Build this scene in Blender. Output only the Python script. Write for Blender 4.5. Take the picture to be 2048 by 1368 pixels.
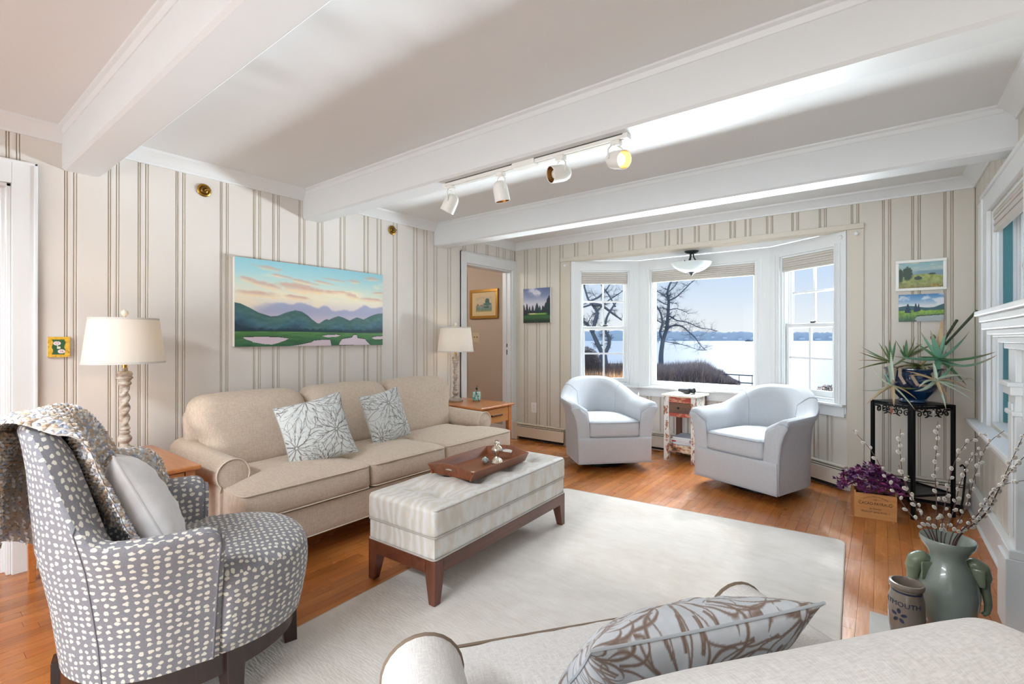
import bpy, math, random
import numpy as np
from mathutils import Vector, Matrix, Euler

for _o in list(bpy.data.objects):
    bpy.data.objects.remove(_o, do_unlink=True)
SC = bpy.context.scene
COL = SC.collection
rnd = random.Random(7)
PI = math.pi

# ------------------------------------------------------------------ camera
CA = math.radians(37.6)
FW = Vector((-math.sin(CA), math.cos(CA), 0)); RT = Vector((math.cos(CA), math.sin(CA), 0))
cd = bpy.data.cameras.new('camera'); cam = bpy.data.objects.new('camera', cd); COL.objects.link(cam)
cam.location = (0, 0, 1.2); cam.rotation_euler = (math.radians(90), 0, CA)
cd.sensor_width = 36; cd.lens = 959.6 / 2048 * 36; cd.shift_y = -8 / 2048; cd.clip_start = 0.02; cd.clip_end = 5000
SC.camera = cam

# ------------------------------------------------------------------ world, sun, large lights, exposure
SC.view_settings.view_transform = 'Standard'; SC.view_settings.look = 'None'
SC.view_settings.exposure = 0.82; SC.view_settings.gamma = 1.0; SC.view_settings.use_curve_mapping = False
SC.cycles.max_bounces = 8; SC.cycles.diffuse_bounces = 5; SC.cycles.glossy_bounces = 4
SC.cycles.transmission_bounces = 6; SC.cycles.transparent_max_bounces = 12
SC.cycles.caustics_reflective = False; SC.cycles.caustics_refractive = False
SC.cycles.sample_clamp_indirect = 6.0
SC.cycles.use_denoising = True

W = bpy.data.worlds.new('sky'); SC.world = W; W.use_nodes = True
nt = W.node_tree; nt.nodes.clear()
wo = nt.nodes.new('ShaderNodeOutputWorld'); bg = nt.nodes.new('ShaderNodeBackground')
tc = nt.nodes.new('ShaderNodeTexCoord'); sx = nt.nodes.new('ShaderNodeSeparateXYZ'); cr = nt.nodes.new('ShaderNodeValToRGB')
nt.links.new(tc.outputs['Generated'], sx.inputs[0]); nt.links.new(sx.outputs['Z'], cr.inputs[0])
e = cr.color_ramp.elements
e[0].position = 0.0; e[0].color = (0.96, 0.975, 1.0, 1)
e[1].position = 1.0; e[1].color = (0.22, 0.40, 0.80, 1)
for pos, c in ((0.03, (0.92, 0.95, 1.0)), (0.12, (0.66, 0.79, 1.0)), (0.35, (0.46, 0.64, 0.96))):
    k = e.new(pos); k.color = (*c, 1)
nt.links.new(cr.outputs[0], bg.inputs[0]); bg.inputs[1].default_value = 0.56
nt.links.new(bg.outputs[0], wo.inputs[0])

def light(kind, name, loc, energy, color=(1, 1, 1), **kw):
    d = bpy.data.lights.new(name, kind); d.energy = energy; d.color = color
    for k, v in kw.items(): setattr(d, k, v)
    o = bpy.data.objects.new(name, d); COL.objects.link(o); o.location = loc
    return o
def aim(o, to):
    o.rotation_euler = (Vector(to) - o.location).to_track_quat('-Z', 'Y').to_euler()
sun = light('SUN', 'sun', (3, 12, 9), 0.85, (1.0, 0.95, 0.88), angle=math.radians(2.5))
aim(sun, (3 + 0.18, 12 - 1, 9 - 0.62))
# unseen fill lights added behind the camera, one level and one aimed upward
a = light('AREA', 'rear_fill_light', (-1.5, -5.8, 1.30), 62, (0.86, 0.94, 1.0), shape='RECTANGLE', size=3.7, size_y=1.9)
aim(a, (-1.5, 2, 1.45))
a = light('AREA', 'rear_upward_fill', (-1.4, -3.0, 0.45), 52, (0.86, 0.94, 1.0), shape='RECTANGLE', size=3.2, size_y=1.2)
aim(a, (-1.4, 1.6, 2.3))
# overhead fill added behind the camera to brighten seats and rug
a = light('AREA', 'rear_overhead_fill', (-1.55, -1.15, 2.27), 46, (0.86, 0.93, 1.0), shape='RECTANGLE', size=1.8, size_y=0.25)
aim(a, (-1.6, 2.6, 0.3))
# area lights added outside the bay, out of view, imitating sky and lake glare
a = light('AREA', 'bay_downward_fill', (-1.45, 6.4, 3.0), 410, (0.90, 0.95, 1.0), shape='RECTANGLE', size=4.0, size_y=1.6)
aim(a, (-1.5, 3.0, 0.3))
a = light('AREA', 'bay_upward_fill', (-1.45, 9.4, -0.22), 2450, (0.86, 0.93, 1.0), shape='RECTANGLE', size=6.0, size_y=0.7)
aim(a, (-1.5, 3.0, 2.2))
light('POINT', 'hall_fill_light', (-4.5, 3.4, 2.1), 14, (1.0, 0.93, 0.85), shadow_soft_size=0.12)  # added fill that brightens the hall wall; no fixture there
light('POINT', 'den_fill_light', (-4.6, 0.0, 2.0), 9, (1.0, 0.85, 0.7), shadow_soft_size=0.12)  # added fill for the den, without a lamp of its own

# ------------------------------------------------------------------ helpers
def lin(c):
    return tuple((x / 255 / 12.92) if x <= 10 else (((x / 255) + 0.055) / 1.055) ** 2.4 for x in c[:3])

class MB:
    def __init__(s): s.v = []; s.f = []; s.uv = {}; s.col = {}; s.smooth = False
    def add(s, vs, fs, uvs=None, cols=None):
        b = len(s.v); s.v.extend([tuple(p) for p in vs]); s.f.extend([tuple(i + b for i in f) for f in fs])
        if uvs is not None:
            for i, u in enumerate(uvs): s.uv[b + i] = u
        if cols is not None:
            for i, u in enumerate(cols): s.col[b + i] = u
        return s
    def box(s, x0, x1, y0, y1, z0, z1, M=None, col=None):
        vs = [(x, y, z) for x in (x0, x1) for y in (y0, y1) for z in (z0, z1)]
        if M is not None: vs = [tuple(M @ Vector(p)) for p in vs]
        fs = [(0, 1, 3, 2), (4, 6, 7, 5), (0, 4, 5, 1), (2, 3, 7, 6), (0, 2, 6, 4), (1, 5, 7, 3)]
        return s.add(vs, fs, cols=[col] * 8 if col else None)
    def prism(s, poly, fn, a, b):
        """poly 2D extruded: fn(p, t) -> 3D"""
        n = len(poly); vs = [fn(p, a) for p in poly] + [fn(p, b) for p in poly]
        fs = [(i, (i + 1) % n, n + (i + 1) % n, n + i) for i in range(n)]
        fs += [tuple(range(n - 1, -1, -1)), tuple(range(n, 2 * n))]
        return s.add(vs, fs)
    def rings(s, R, cap0=True, cap1=True, closed=True, uvs=None):
        n = len(R[0]); vs = [p for r in R for p in r]; fs = []
        for j in range(len(R) - 1):
            for i in range(n if closed else n - 1):
                i2 = (i + 1) % n
                fs.append((j * n + i, j * n + i2, (j + 1) * n + i2, (j + 1) * n + i))
        if closed and cap0: fs.append(tuple(range(n - 1, -1, -1)))
        if closed and cap1: fs.append(tuple((len(R) - 1) * n + i for i in range(n)))
        return s.add(vs, fs, uvs=uvs)
    def tube(s, pts, r, n=8, caps=True, closed=False):
        pts = [Vector(p) for p in pts]; m = len(pts)
        rs = r if isinstance(r, (list, tuple)) else [r] * m
        R = []; up = None
        for i, p in enumerate(pts):
            if closed: t = pts[(i + 1) % m] - pts[i - 1]
            else: t = pts[min(i + 1, m - 1)] - pts[max(i - 1, 0)]
            if t.length < 1e-9: t = Vector((0, 0, 1))
            t.normalize()
            if up is None:
                up = Vector((0, 0, 1)) if abs(t.z) < 0.9 else Vector((1, 0, 0))
            a = t.cross(up)
            if a.length < 1e-6: a = t.orthogonal()
            a.normalize(); b = a.cross(t).normalized(); up = b
            R.append([tuple(p + (a * math.cos(q) + b * math.sin(q)) * rs[i]) for q in [2 * PI * k / n for k in range(n)]])
        if closed: R.append(R[0]); return s.rings(R, False, False)
        return s.rings(R, caps, caps)
    def lathe(s, prof, n=32, c=(0, 0, 0), M=None, cap0=True, cap1=True):
        R = [[(c[0] + r * math.cos(2 * PI * k / n), c[1] + r * math.sin(2 * PI * k / n), c[2] + z) for k in range(n)] for r, z in prof]
        if M is not None: R = [[tuple(M @ Vector(p)) for p in r] for r in R]
        return s.rings(R, cap0, cap1)
    def grid(s, nu, nv, fn, uv=None, col=None):
        vs = []; us = []; cs = []
        for j in range(nv + 1):
            for i in range(nu + 1):
                u = i / nu; v = j / nv; vs.append(tuple(fn(u, v)))
                if uv: us.append(uv(u, v))
                if col: cs.append(col(u, v))
        w = nu + 1
        fs = [(j * w + i, j * w + i + 1, (j + 1) * w + i + 1, (j + 1) * w + i) for j in range(nv) for i in range(nu)]
        return s.add(vs, fs, us if uv else None, cs if col else None)
    def xf(s, M):
        s.v = [tuple(M @ Vector(p)) for p in s.v]; return s
    def rbox(s, hx, hy, hz, r, n=8, deform=None, c=(0, 0, 0), uvs=True):
        """rounded box from six cube-face grids"""
        r = min(r, hx, hy, hz); base = len(s.v)
        faces = [((1, 0, 0), (0, 1, 0), (0, 0, 1)), ((-1, 0, 0), (0, 0, 1), (0, 1, 0)), ((0, 1, 0), (0, 0, 1), (1, 0, 0)),
                 ((0, -1, 0), (1, 0, 0), (0, 0, 1)), ((0, 0, 1), (1, 0, 0), (0, 1, 0)), ((0, 0, -1), (0, 1, 0), (1, 0, 0))]
        key = {}
        def sm(t):  # cluster samples near the edges
            return math.sin(t * PI / 2) * 0.55 + t * 0.45
        for N, A, B in faces:
            idx = []
            for j in range(n + 1):
                for i in range(n + 1):
                    a = sm(2 * i / n - 1); b = sm(2 * j / n - 1)
                    q = [N[k] + A[k] * a + B[k] * b for k in range(3)]
                    p = [q[0] * hx, q[1] * hy, q[2] * hz]
                    inn = [max(-(h - r), min(h - r, pk)) for h, pk in zip((hx, hy, hz), p)]
                    d = [pk - ik for pk, ik in zip(p, inn)]; L = math.sqrt(sum(x * x for x in d)) or 1
                    m = [ik + dk / L * r for ik, dk in zip(inn, d)]
                    kk = tuple(round(x, 5) for x in m)
                    if kk not in key:
                        pt = deform(*m) if deform else m
                        key[kk] = len(s.v); s.uv[len(s.v)] = (m[0] + m[2] * 0.5, m[1] + m[2])
                        s.v.append((pt[0] + c[0], pt[1] + c[1], pt[2] + c[2]))
                    idx.append(key[kk])
            w = n + 1
            for j in range(n):
                for i in range(n):
                    f = (idx[j * w + i], idx[j * w + i + 1], idx[(j + 1) * w + i + 1], idx[(j + 1) * w + i])
                    g = []
                    for k in f:
                        if k not in g: g.append(k)
                    if len(g) > 2: s.f.append(tuple(g))
        return s

def obj(name, mb, mat=None, parent=None, smooth=None, loc=None, rotz=None, bevel=0, seg=2, subsurf=0, top=None):
    me = bpy.data.meshes.new(name); me.from_pydata(mb.v, [], mb.f); me.update()
    if mb.uv:
        ul = me.uv_layers.new(name='UVMap'); li = np.zeros(len(me.loops), dtype=np.int32); me.loops.foreach_get('vertex_index', li)
        arr = np.zeros((len(mb.v), 2), dtype=np.float32)
        for k, u in mb.uv.items(): arr[k] = u
        ul.data.foreach_set('uv', arr[li].ravel())
    if mb.col:
        ca = me.color_attributes.new('Col', 'FLOAT_COLOR', 'POINT'); arr = np.ones((len(mb.v), 4), dtype=np.float32)
        ks = np.fromiter(mb.col.keys(), dtype=np.int64); vals = np.array([tuple(c)[:3] for c in mb.col.values()], dtype=np.float32)
        arr[ks, :3] = vals; ca.data.foreach_set('color', arr.ravel())
    if mat is not None:
        for m in (mat if isinstance(mat, (list, tuple)) else [mat]): me.materials.append(m)
    if smooth is not None:
        me.shade_smooth()
        if smooth < 180: me.set_sharp_from_angle(angle=math.radians(smooth))
    o = bpy.data.objects.new(name, me); COL.objects.link(o)
    if parent is not None: o.parent = parent
    if loc is not None: o.location = loc
    if rotz is not None: o.rotation_euler = (0, 0, rotz)
    if bevel:
        b = o.modifiers.new('bevel', 'BEVEL'); b.width = bevel; b.segments = seg; b.limit_method = 'ANGLE'; b.angle_limit = math.radians(40)
    if subsurf:
        b = o.modifiers.new('sub', 'SUBSURF'); b.levels = subsurf; b.render_levels = subsurf
    return o
def tag(o, label=None, cat=None, group=None, kind=None):
    if label: o['label'] = label
    if cat: o['category'] = cat
    if group: o['group'] = group
    if kind: o['kind'] = kind
    return o
def thing(name, label, cat, loc=(0, 0, 0), rotz=0, group=None):
    o = bpy.data.objects.new(name, None); COL.objects.link(o); o.location = loc; o.rotation_euler = (0, 0, rotz)
    o.empty_display_size = 0.1
    return tag(o, label, cat, group)
def struct(name, mb, mat, **kw):
    return tag(obj(name, mb, mat, **kw), kind='structure')

# ---- materials
def newmat(name):
    m = bpy.data.materials.new(name); m.use_nodes = True
    return m, m.node_tree, m.node_tree.nodes['Principled BSDF']
def mixrgb(nt, fac, a, b, mode='MIX'):
    x = nt.nodes.new('ShaderNodeMix'); x.data_type = 'RGBA'; x.blend_type = mode
    for s_, val in ((0, fac), (6, a), (7, b)):
        if isinstance(val, (int, float)): x.inputs[s_].default_value = val
        elif isinstance(val, tuple): x.inputs[s_].default_value = (*val[:3], 1)
        else: nt.links.new(val, x.inputs[s_])
    return x.outputs[2]
def noise(nt, scale, detail=3, vec=None, rough=0.5, dist=0.0):
    n = nt.nodes.new('ShaderNodeTexNoise'); n.inputs['Scale'].default_value = scale; n.inputs['Detail'].default_value = detail
    n.inputs['Roughness'].default_value = rough; n.inputs['Distortion'].default_value = dist
    if vec is not None: nt.links.new(vec, n.inputs['Vector'])
    return n.outputs['Fac']
def coord(nt, which='Object', scale=None, rot=None):
    t = nt.nodes.new('ShaderNodeTexCoord'); o = t.outputs[which]
    if scale or rot:
        mp = nt.nodes.new('ShaderNodeMapping'); nt.links.new(o, mp.inputs[0])
        if scale: mp.inputs['Scale'].default_value = scale
        if rot: mp.inputs['Rotation'].default_value = rot
        o = mp.outputs[0]
    return o
def ramp(nt, fac, stops):
    r = nt.nodes.new('ShaderNodeValToRGB'); nt.links.new(fac, r.inputs[0]); el = r.color_ramp.elements
    while len(el) < len(stops): el.new(0.5)
    for i, (p, c) in enumerate(stops):
        el[i].position = p; el[i].color = (*c[:3], 1) if isinstance(c, tuple) else (c, c, c, 1)
    return r.outputs[0]
def bump(nt, bsdf, h, strength=0.2, dist=0.01):
    b = nt.nodes.new('ShaderNodeBump'); b.inputs['Strength'].default_value = strength; b.inputs['Distance'].default_value = dist
    nt.links.new(h, b.inputs['Height']); nt.links.new(b.outputs[0], bsdf.inputs['Normal'])
def plain(name, c, rough=0.5, metal=0.0, var=0.0, vs=8, bmp=0.0, bs=60, coat=0.0, spec=None, em=None, sheen=0.0):
    """c in 0-255 sRGB"""
    m, nt, b = newmat(name); cl = lin(c)
    b.inputs['Roughness'].default_value = rough; b.inputs['Metallic'].default_value = metal
    b.inputs['Coat Weight'].default_value = coat; b.inputs['Sheen Weight'].default_value = sheen
    if spec is not None: b.inputs['Specular IOR Level'].default_value = spec
    co = coord(nt)
    nf = noise(nt, vs, 4, co)
    d = tuple(x * (1 - var) for x in cl); li = tuple(min(1, x * (1 + var * 0.6)) for x in cl)
    nt.links.new(mixrgb(nt, nf, d, li), b.inputs['Base Color'])
    if bmp: bump(nt, b, noise(nt, bs, 3, co), bmp, 0.005)
    if em: b.inputs['Emission Color'].default_value = (*lin(em[0]), 1); b.inputs['Emission Strength'].default_value = em[1]
    return m
def fabric(name, c1, c2, scale=(220, 220, 220), bmp=0.25, rough=0.9, mottled=0.5, sheen=0.15):
    m, nt, b = newmat(name); b.inputs['Roughness'].default_value = rough; b.inputs['Sheen Weight'].default_value = sheen
    b.inputs['Specular IOR Level'].default_value = 0.2
    v1 = coord(nt, 'Object', (scale[0], scale[1] * 0.12, scale[2] * 0.12)); v2 = coord(nt, 'Object', (scale[0] * 0.12, scale[1], scale[2]))
    n1 = noise(nt, 1.0, 2, v1); n2 = noise(nt, 1.0, 2, v2); big = noise(nt, 3.0, 3, coord(nt))
    mx = nt.nodes.new('ShaderNodeMath'); mx.operation = 'ADD'; nt.links.new(n1, mx.inputs[0]); nt.links.new(n2, mx.inputs[1])
    hf = nt.nodes.new('ShaderNodeMath'); hf.operation = 'MULTIPLY'; hf.inputs[1].default_value = 0.5; nt.links.new(mx.outputs[0], hf.inputs[0])
    r = ramp(nt, hf.outputs[0], [(0.38, lin(c2)), (0.62, lin(c1))])
    mid = tuple((x + y) / 2 for x, y in zip(lin(c1), lin(c2)))
    nt.links.new(mixrgb(nt, mottled, mid, r), b.inputs['Base Color'])
    bump(nt, b, hf.outputs[0], bmp, 0.002)
    return m
def wood(name, c1, c2, scale=1.0, axis=1, rough=0.35, coat=0.15, bmp=0.05, rings=0.0):
    m, nt, b = newmat(name); sc = [14 * scale] * 3; sc[axis] = 1.1 * scale
    v = coord(nt, 'Object', tuple(sc)); n1 = noise(nt, 2.2, 5, v, 0.6, 0.6)
    sc2 = [90 * scale] * 3; sc2[axis] = 3 * scale
    n2 = noise(nt, 1.5, 2, coord(nt, 'Object', tuple(sc2)))
    base = ramp(nt, n1, [(0.3, lin(c2)), (0.7, lin(c1))])
    nt.links.new(mixrgb(nt, 0.25, base, mixrgb(nt, n2, tuple(x * 0.6 for x in lin(c2)), lin(c1))), b.inputs['Base Color'])
    b.inputs['Roughness'].default_value = rough; b.inputs['Coat Weight'].default_value = coat; b.inputs['Coat Roughness'].default_value = 0.2
    if bmp: bump(nt, b, n2, bmp, 0.002)
    return m
def vcol(name, rough=0.6, sheen=0.0, bmp=0.0, bs=200, coat=0.0):
    m, nt, b = newmat(name); at = nt.nodes.new('ShaderNodeAttribute'); at.attribute_name = 'Col'
    nt.links.new(at.outputs['Color'], b.inputs['Base Color']); b.inputs['Roughness'].default_value = rough
    b.inputs['Sheen Weight'].default_value = sheen; b.inputs['Coat Weight'].default_value = coat
    if bmp: bump(nt, b, noise(nt, bs, 2, coord(nt)), bmp, 0.002)
    return m

WHITE = plain('white_trim_paint', (223, 225, 225), 0.38, var=0.015)
CEIL = plain('ceiling_paint', (221, 222, 221), 0.75, var=0.012, vs=2)
BEAMW = plain('beam_paint', (214, 216, 216), 0.42, var=0.02)
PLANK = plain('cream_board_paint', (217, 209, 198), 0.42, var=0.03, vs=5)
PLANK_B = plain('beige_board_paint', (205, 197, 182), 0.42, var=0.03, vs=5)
DARKGAP = plain('dark_joint', (90, 78, 62), 0.9)
BLACK = plain('black_iron', (22, 23, 26), 0.38, 0.6, var=0.1)
BRASS = plain('brass', (176, 136, 62), 0.28, 1.0, var=0.1)
GREYPIPE = plain('grey_metal', (120, 122, 124), 0.35, 0.9)
# ------------------------------------------------------------------ structure
CZ = 2.323; XL = -3.5; XR = 0.516; YB = 4.6; YN = -6.0; HD = 2.047
BAYP = [(-2.72, 4.6), (-2.12, 5.04), (-0.82, 5.04), (-0.215, 4.6)]

# -- floor: slab, then strip boards laid one by one
FLOORW, fnt, fb = newmat('oak_strip_floor')
fa = fnt.nodes.new('ShaderNodeAttribute'); fa.attribute_name = 'Col'
fv = coord(fnt, 'Object', (40, 2.2, 1)); fn1 = noise(fnt, 1.6, 5, fv, 0.6, 0.8)
fn2 = noise(fnt, 1.2, 2, coord(fnt, 'Object', (260, 7, 1)))
fc = mixrgb(fnt, 1.0, fa.outputs['Color'], ramp(fnt, fn1, [(0.25, (0.72, 0.66, 0.6)), (0.7, (1.12, 1.1, 1.06))]), 'MULTIPLY')
fc = mixrgb(fnt, 0.35, fc, mixrgb(fnt, fn2, (0.10, 0.035, 0.01), (0.62, 0.28, 0.10)))
fnt.links.new(fc, fb.inputs['Base Color'])
fr = ramp(fnt, noise(fnt, 3, 3, coord(fnt)), [(0.3, 0.2), (0.7, 0.34)]); fnt.links.new(fr, fb.inputs['Roughness'])
fb.inputs['Coat Weight'].default_value = 0.35; fb.inputs['Coat Roughness'].default_value = 0.16
bump(fnt, fb, noise(fnt, 9, 2, coord(fnt, 'Object', (6, 1, 1))), 0.06, 0.01)

def floor_ymax(x):
    if x <= -2.72 or x >= -0.215: return 4.6
    if x < -2.12: return 4.6 + (x + 2.72) / 0.6 * 0.44
    if x > -0.82: return 4.6 + (-0.215 - x) / 0.605 * 0.44
    return 5.04
floor = MB().box(-6.0, XR + 0.15, YN, 5.1, -0.12, -0.016)
floor = struct('floor', floor, plain('floor_slab', (60, 40, 26), 0.9))
boards = []
bw = 0.057; x = XL - 2.4
fr_ = random.Random(3)
while x < XR:
    y = YN - fr_.random() * 0.8
    x1 = min(x + bw, XR + 0.05)
    while y < 5.04:
        L = 0.45 + fr_.random() * 1.15; ye = min(y + L, floor_ymax((x + x1) / 2)); ys = max(y, YN)
        if ye - ys > 0.03:
            boards.append((x, x1, ys, ye))
        y += L
        if y >= floor_ymax((x + x1) / 2): break
    x += bw
def board_score(b):
    cx_, cy_ = (b[0] + b[1]) / 2, (b[2] + b[3]) / 2
    p = Vector((cx_, min(max(cy_, b[2]), b[3]), 0)); d = p.dot(FW); l = p.dot(RT)
    if d < 1.2 or abs(l / d) > 1.12: return 1e9
    if -1.95 < cx_ < -0.1 and 0.5 < cy_ < 3.35: return 500 + d      # under the rug
    if cx_ < -2.6 and 1.0 < cy_ < 3.1: return 400 + d                 # under the sofa
    if cx_ < -3.5: return 60 + d
    return d
boards.sort(key=board_score)
def board_box(mb, b):
    t = fr_.random(); k = 0.8 + 0.4 * fr_.random()
    c0 = lin((200, 116, 50)); c1 = lin((166, 88, 34)); c2 = lin((216, 140, 68))
    c = tuple((c1[i] * (1 - t) + c2[i] * t) * 0.6 + c0[i] * 0.4 for i in range(3)); c = tuple(q * k for q in c)
    g = 0.0005; dz = fr_.random() * 0.0004
    mb.box(b[0] + g, b[1] - g, b[2] + g, b[3] - g, -0.016, -0.0004 + dz, col=c)
for b in boards[:300]:
    mb = MB(); board_box(mb, b); obj('floor_board', mb, FLOORW, floor, bevel=0)
mb = MB()
for b in boards[300:]: board_box(mb, b)
rest = obj('floor_boards_beyond', mb, FLOORW, floor); rest['kind'] = 'stuff'

# -- ceiling, beams, crown
struct('ceiling', MB().box(XL - 2.5, XR + 0.12, YN, YB + 0.02, CZ, CZ + 0.1), CEIL)
def beam(y0, y1, label):
    w = y1 - y0; zb = 2.105
    poly = [(0, CZ), (0, zb + 0.012), (0.012, zb), (w - 0.022, zb), (w - 0.022, zb + 0.007), (w - 0.010, zb + 0.007), (w, zb + 0.018), (w, CZ)]
    m = MB().prism(poly, lambda p, t: (t, y0 + p[0], p[1]), XL, XR)
    o = tag(obj('ceiling_beam', m, BEAMW), label, 'beam', 'boxed white ceiling beams')
    for s_, yy in ((-1, y0), (1, y1)):
        cp = [(0, 0), (0.026, 0), (0.024, -0.008), (0.012, -0.016), (0.008, -0.028), (0.004, -0.036), (0, -0.038)]
        obj('crown_moulding', MB().prism(cp, lambda p, t: (t, yy + s_ * p[0], CZ + p[1]), XL + 0.05, XR - 0.05), BEAMW, o, smooth=30)
    return o
beam(0.569, 0.738, 'boxed white ceiling beam nearest the camera, upper left of the photo')
beam(1.929, 2.090, 'boxed white ceiling beam carrying the track lights')
beam(3.283, 3.460, 'boxed white ceiling beam nearest the bay window')
beam(-0.80, -0.64, 'boxed white ceiling beam behind the camera')
crown = [(0, 0), (0.075, 0), (0.07, -0.014), (0.045, -0.026), (0.028, -0.048), (0.012, -0.066), (0.01, -0.078), (0, -0.078)]
n_ = 0
for y0, y1 in ((-0.64, 0.569), (0.738, 1.929), (2.09, 3.283), (3.46, YB)):
    n_ += 1
    struct('trim_%d' % n_, MB().prism(crown, lambda p, t: (XL + p[0], t, CZ + p[1]), y0, y1), WHITE, smooth=30)
    n_ += 1
    struct('trim_%d' % n_, MB().prism(crown, lambda p, t: (XR - p[0], t, CZ + p[1]), y0, y1), WHITE, smooth=30)
struct('trim_20', MB().prism(crown, lambda p, t: (t, YB - p[0], CZ + p[1]), XL, XR), WHITE, smooth=30)

# -- board walls
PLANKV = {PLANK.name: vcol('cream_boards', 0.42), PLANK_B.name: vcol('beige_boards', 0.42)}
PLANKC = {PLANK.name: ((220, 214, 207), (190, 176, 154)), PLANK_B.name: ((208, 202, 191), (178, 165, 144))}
def plank_profile(a, b, strip=0.044):
    """(u, depth) across one tongue-and-groove board with its moulded strip at the far edge"""
    P = [(a + 0.0008, -0.012), (a + 0.0008, -0.002), (a + 0.004, 0)]
    s0 = b - strip
    if s0 > a + 0.03:
        P += [(s0 - 0.007, 0), (s0 - 0.005, -0.005), (s0 - 0.0025, -0.005), (s0 - 0.0005, -0.0005), (s0 + 0.003, -0.0005),
              (s0 + 0.0045, -0.0055), (s0 + 0.0068, -0.0055), (s0 + 0.009, -0.001), (s0 + 0.02, 0.001)]
        P += [(b - 0.014, -0.001), (b - 0.0122, -0.005), (b - 0.0098, -0.005), (b - 0.008, -0.0005)]
    P += [(b - 0.004, 0), (b - 0.0008, -0.002), (b - 0.0008, -0.012)]
    return P
def clip_profile(P, lo, hi):
    out = []
    for i in range(len(P) - 1):
        (u0, d0), (u1, d1) = P[i], P[i + 1]
        if u1 < lo or u0 > hi: continue
        def at(u): return d0 if u1 == u0 else d0 + (d1 - d0) * (u - u0) / (u1 - u0)
        p0 = (u0, d0) if u0 >= lo else (lo, at(lo)); p1 = (u1, d1) if u1 <= hi else (hi, at(hi))
        if not out or out[-1] != p0: out.append(p0)
        out.append(p1)
    return out
def plank_wall(parent, joints, zr, opens, fn, mat, name='board'):
    """joints: sorted u positions; opens: list of (u0,u1,z0,z1); fn(u, depth, z) -> world"""
    for a, b in zip(joints[:-1], joints[1:]):
        P = plank_profile(a, b, 0.044 if b != joints[-1] else 9); us = {a, b}
        for o in opens:
            for u in o[:2]:
                if a < u < b: us.add(u)
        us = sorted(us)
        mb = MB(); mb.dep = []
        for lo, hi in zip(us[:-1], us[1:]):
            if hi - lo < 0.002: continue
            Q = clip_profile(P, lo, hi); mid = (lo + hi) / 2
            Q = [(lo, -0.014)] + Q + [(hi, -0.014)]
            zs = [zr]
            for o in opens:
                if o[0] - 1e-6 <= mid <= o[1] + 1e-6:
                    nz = []
                    for z0, z1 in zs:
                        if o[2] > z0: nz.append((z0, min(z1, o[2])))
                        if o[3] < z1: nz.append((max(z0, o[3]), z1))
                    zs = nz
            for z0, z1 in zs:
                if z1 - z0 > 0.005:
                    mb.prism(Q, lambda p, t: fn(p[0], p[1], t), z0, z1); mb.dep += [q[1] for q in Q] * 2
        if mb.v:
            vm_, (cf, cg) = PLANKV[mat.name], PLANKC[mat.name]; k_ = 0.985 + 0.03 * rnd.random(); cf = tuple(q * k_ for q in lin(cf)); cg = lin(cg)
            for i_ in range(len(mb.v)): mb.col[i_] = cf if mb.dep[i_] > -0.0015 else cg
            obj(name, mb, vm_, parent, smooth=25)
def holed(mb, u0, u1, z0, z1, opens, fn):
    """backing slab with rectangular openings; fn(u, d, z)"""
    us = sorted({u0, u1, *[o[0] for o in opens], *[o[1] for o in opens]})
    us = [u for u in us if u0 <= u <= u1]
    for a, b in zip(us[:-1], us[1:]):
        zs = [(z0, z1)]; mid = (a + b) / 2
        for o in opens:
            if o[0] < mid < o[1]:
                nz = []
                for p, q in zs:
                    if o[2] > p: nz.append((p, min(q, o[2])))
                    if o[3] < q: nz.append((max(p, o[3]), q))
                zs = nz
        for p, q in zs:
            if q - p < 1e-4: continue
            vs = [fn(u, d, z) for u in (a, b) for d in (-0.10, -0.013) for z in (p, q)]
            mb.add(vs, [(0, 1, 3, 2), (4, 6, 7, 5), (0, 4, 5, 1), (2, 3, 7, 6), (0, 2, 6, 4), (1, 5, 7, 3)])
    return mb

# left wall (u = y)
LO = [(3.736, 4.53, 0, 2.0), (-0.45, 0.378, 0, 1.985)]
fl_ = lambda u, d, z: (XL + d, u, z)
wl = struct('wall_left', holed(MB(), YN, YB + 0.1, 0, CZ, LO, fl_), DARKGAP)
def yl(px):   # joint positions measured along the wall
    return px
LJ = [YN + 0.2 * i for i in range(18)] + [-2.35, -2.16, -1.93, -1.75, -1.5, -1.28, -1.1, -0.88, -0.7, -0.5, -0.28, -0.06, 0.17, 0.409, 0.628, 0.813, 0.952, 1.145, 1.399, 1.613, 1.747,
      1.945, 2.094, 2.292, 2.52, 2.655, 2.83, 3.068, 3.195, 3.326, 3.518, 3.74, 3.92, 4.11, 4.30, 4.42, 4.56, YB]
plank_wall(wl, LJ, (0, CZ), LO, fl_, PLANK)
# back wall (u = x), bay opening
BO = [(-2.72, -0.215, -0.1, HD)]
fbk = lambda u, d, z: (u, YB - d, z)
wb = struct('wall_back', holed(MB(), XL - 0.1, XR + 0.1, 0, CZ, BO, fbk), DARKGAP)
BJ = [XL, -3.31, -3.137, -2.99, -2.82, -2.63, -2.45, -2.22, -1.99, -1.81, -1.62, -1.50, -1.342, -1.205, -1.03, -0.905, -0.735, -0.545, -0.352, -0.140, 0.055, 0.225, 0.402, XR]
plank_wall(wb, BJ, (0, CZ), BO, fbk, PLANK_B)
# right wall (u = y)
RO = [(3.05, 3.985, 0.69, 1.95)]
frw = lambda u, d, z: (XR - d, u, z)
wr = struct('wall_right', holed(MB(), YN, YB + 0.1, 0, CZ, RO, frw), DARKGAP)
RJ = [YN + 0.19 * i for i in range(55)] + [4.42, YB]
plank_wall(wr, RJ, (0, CZ), RO, frw, PLANK_B)
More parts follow.
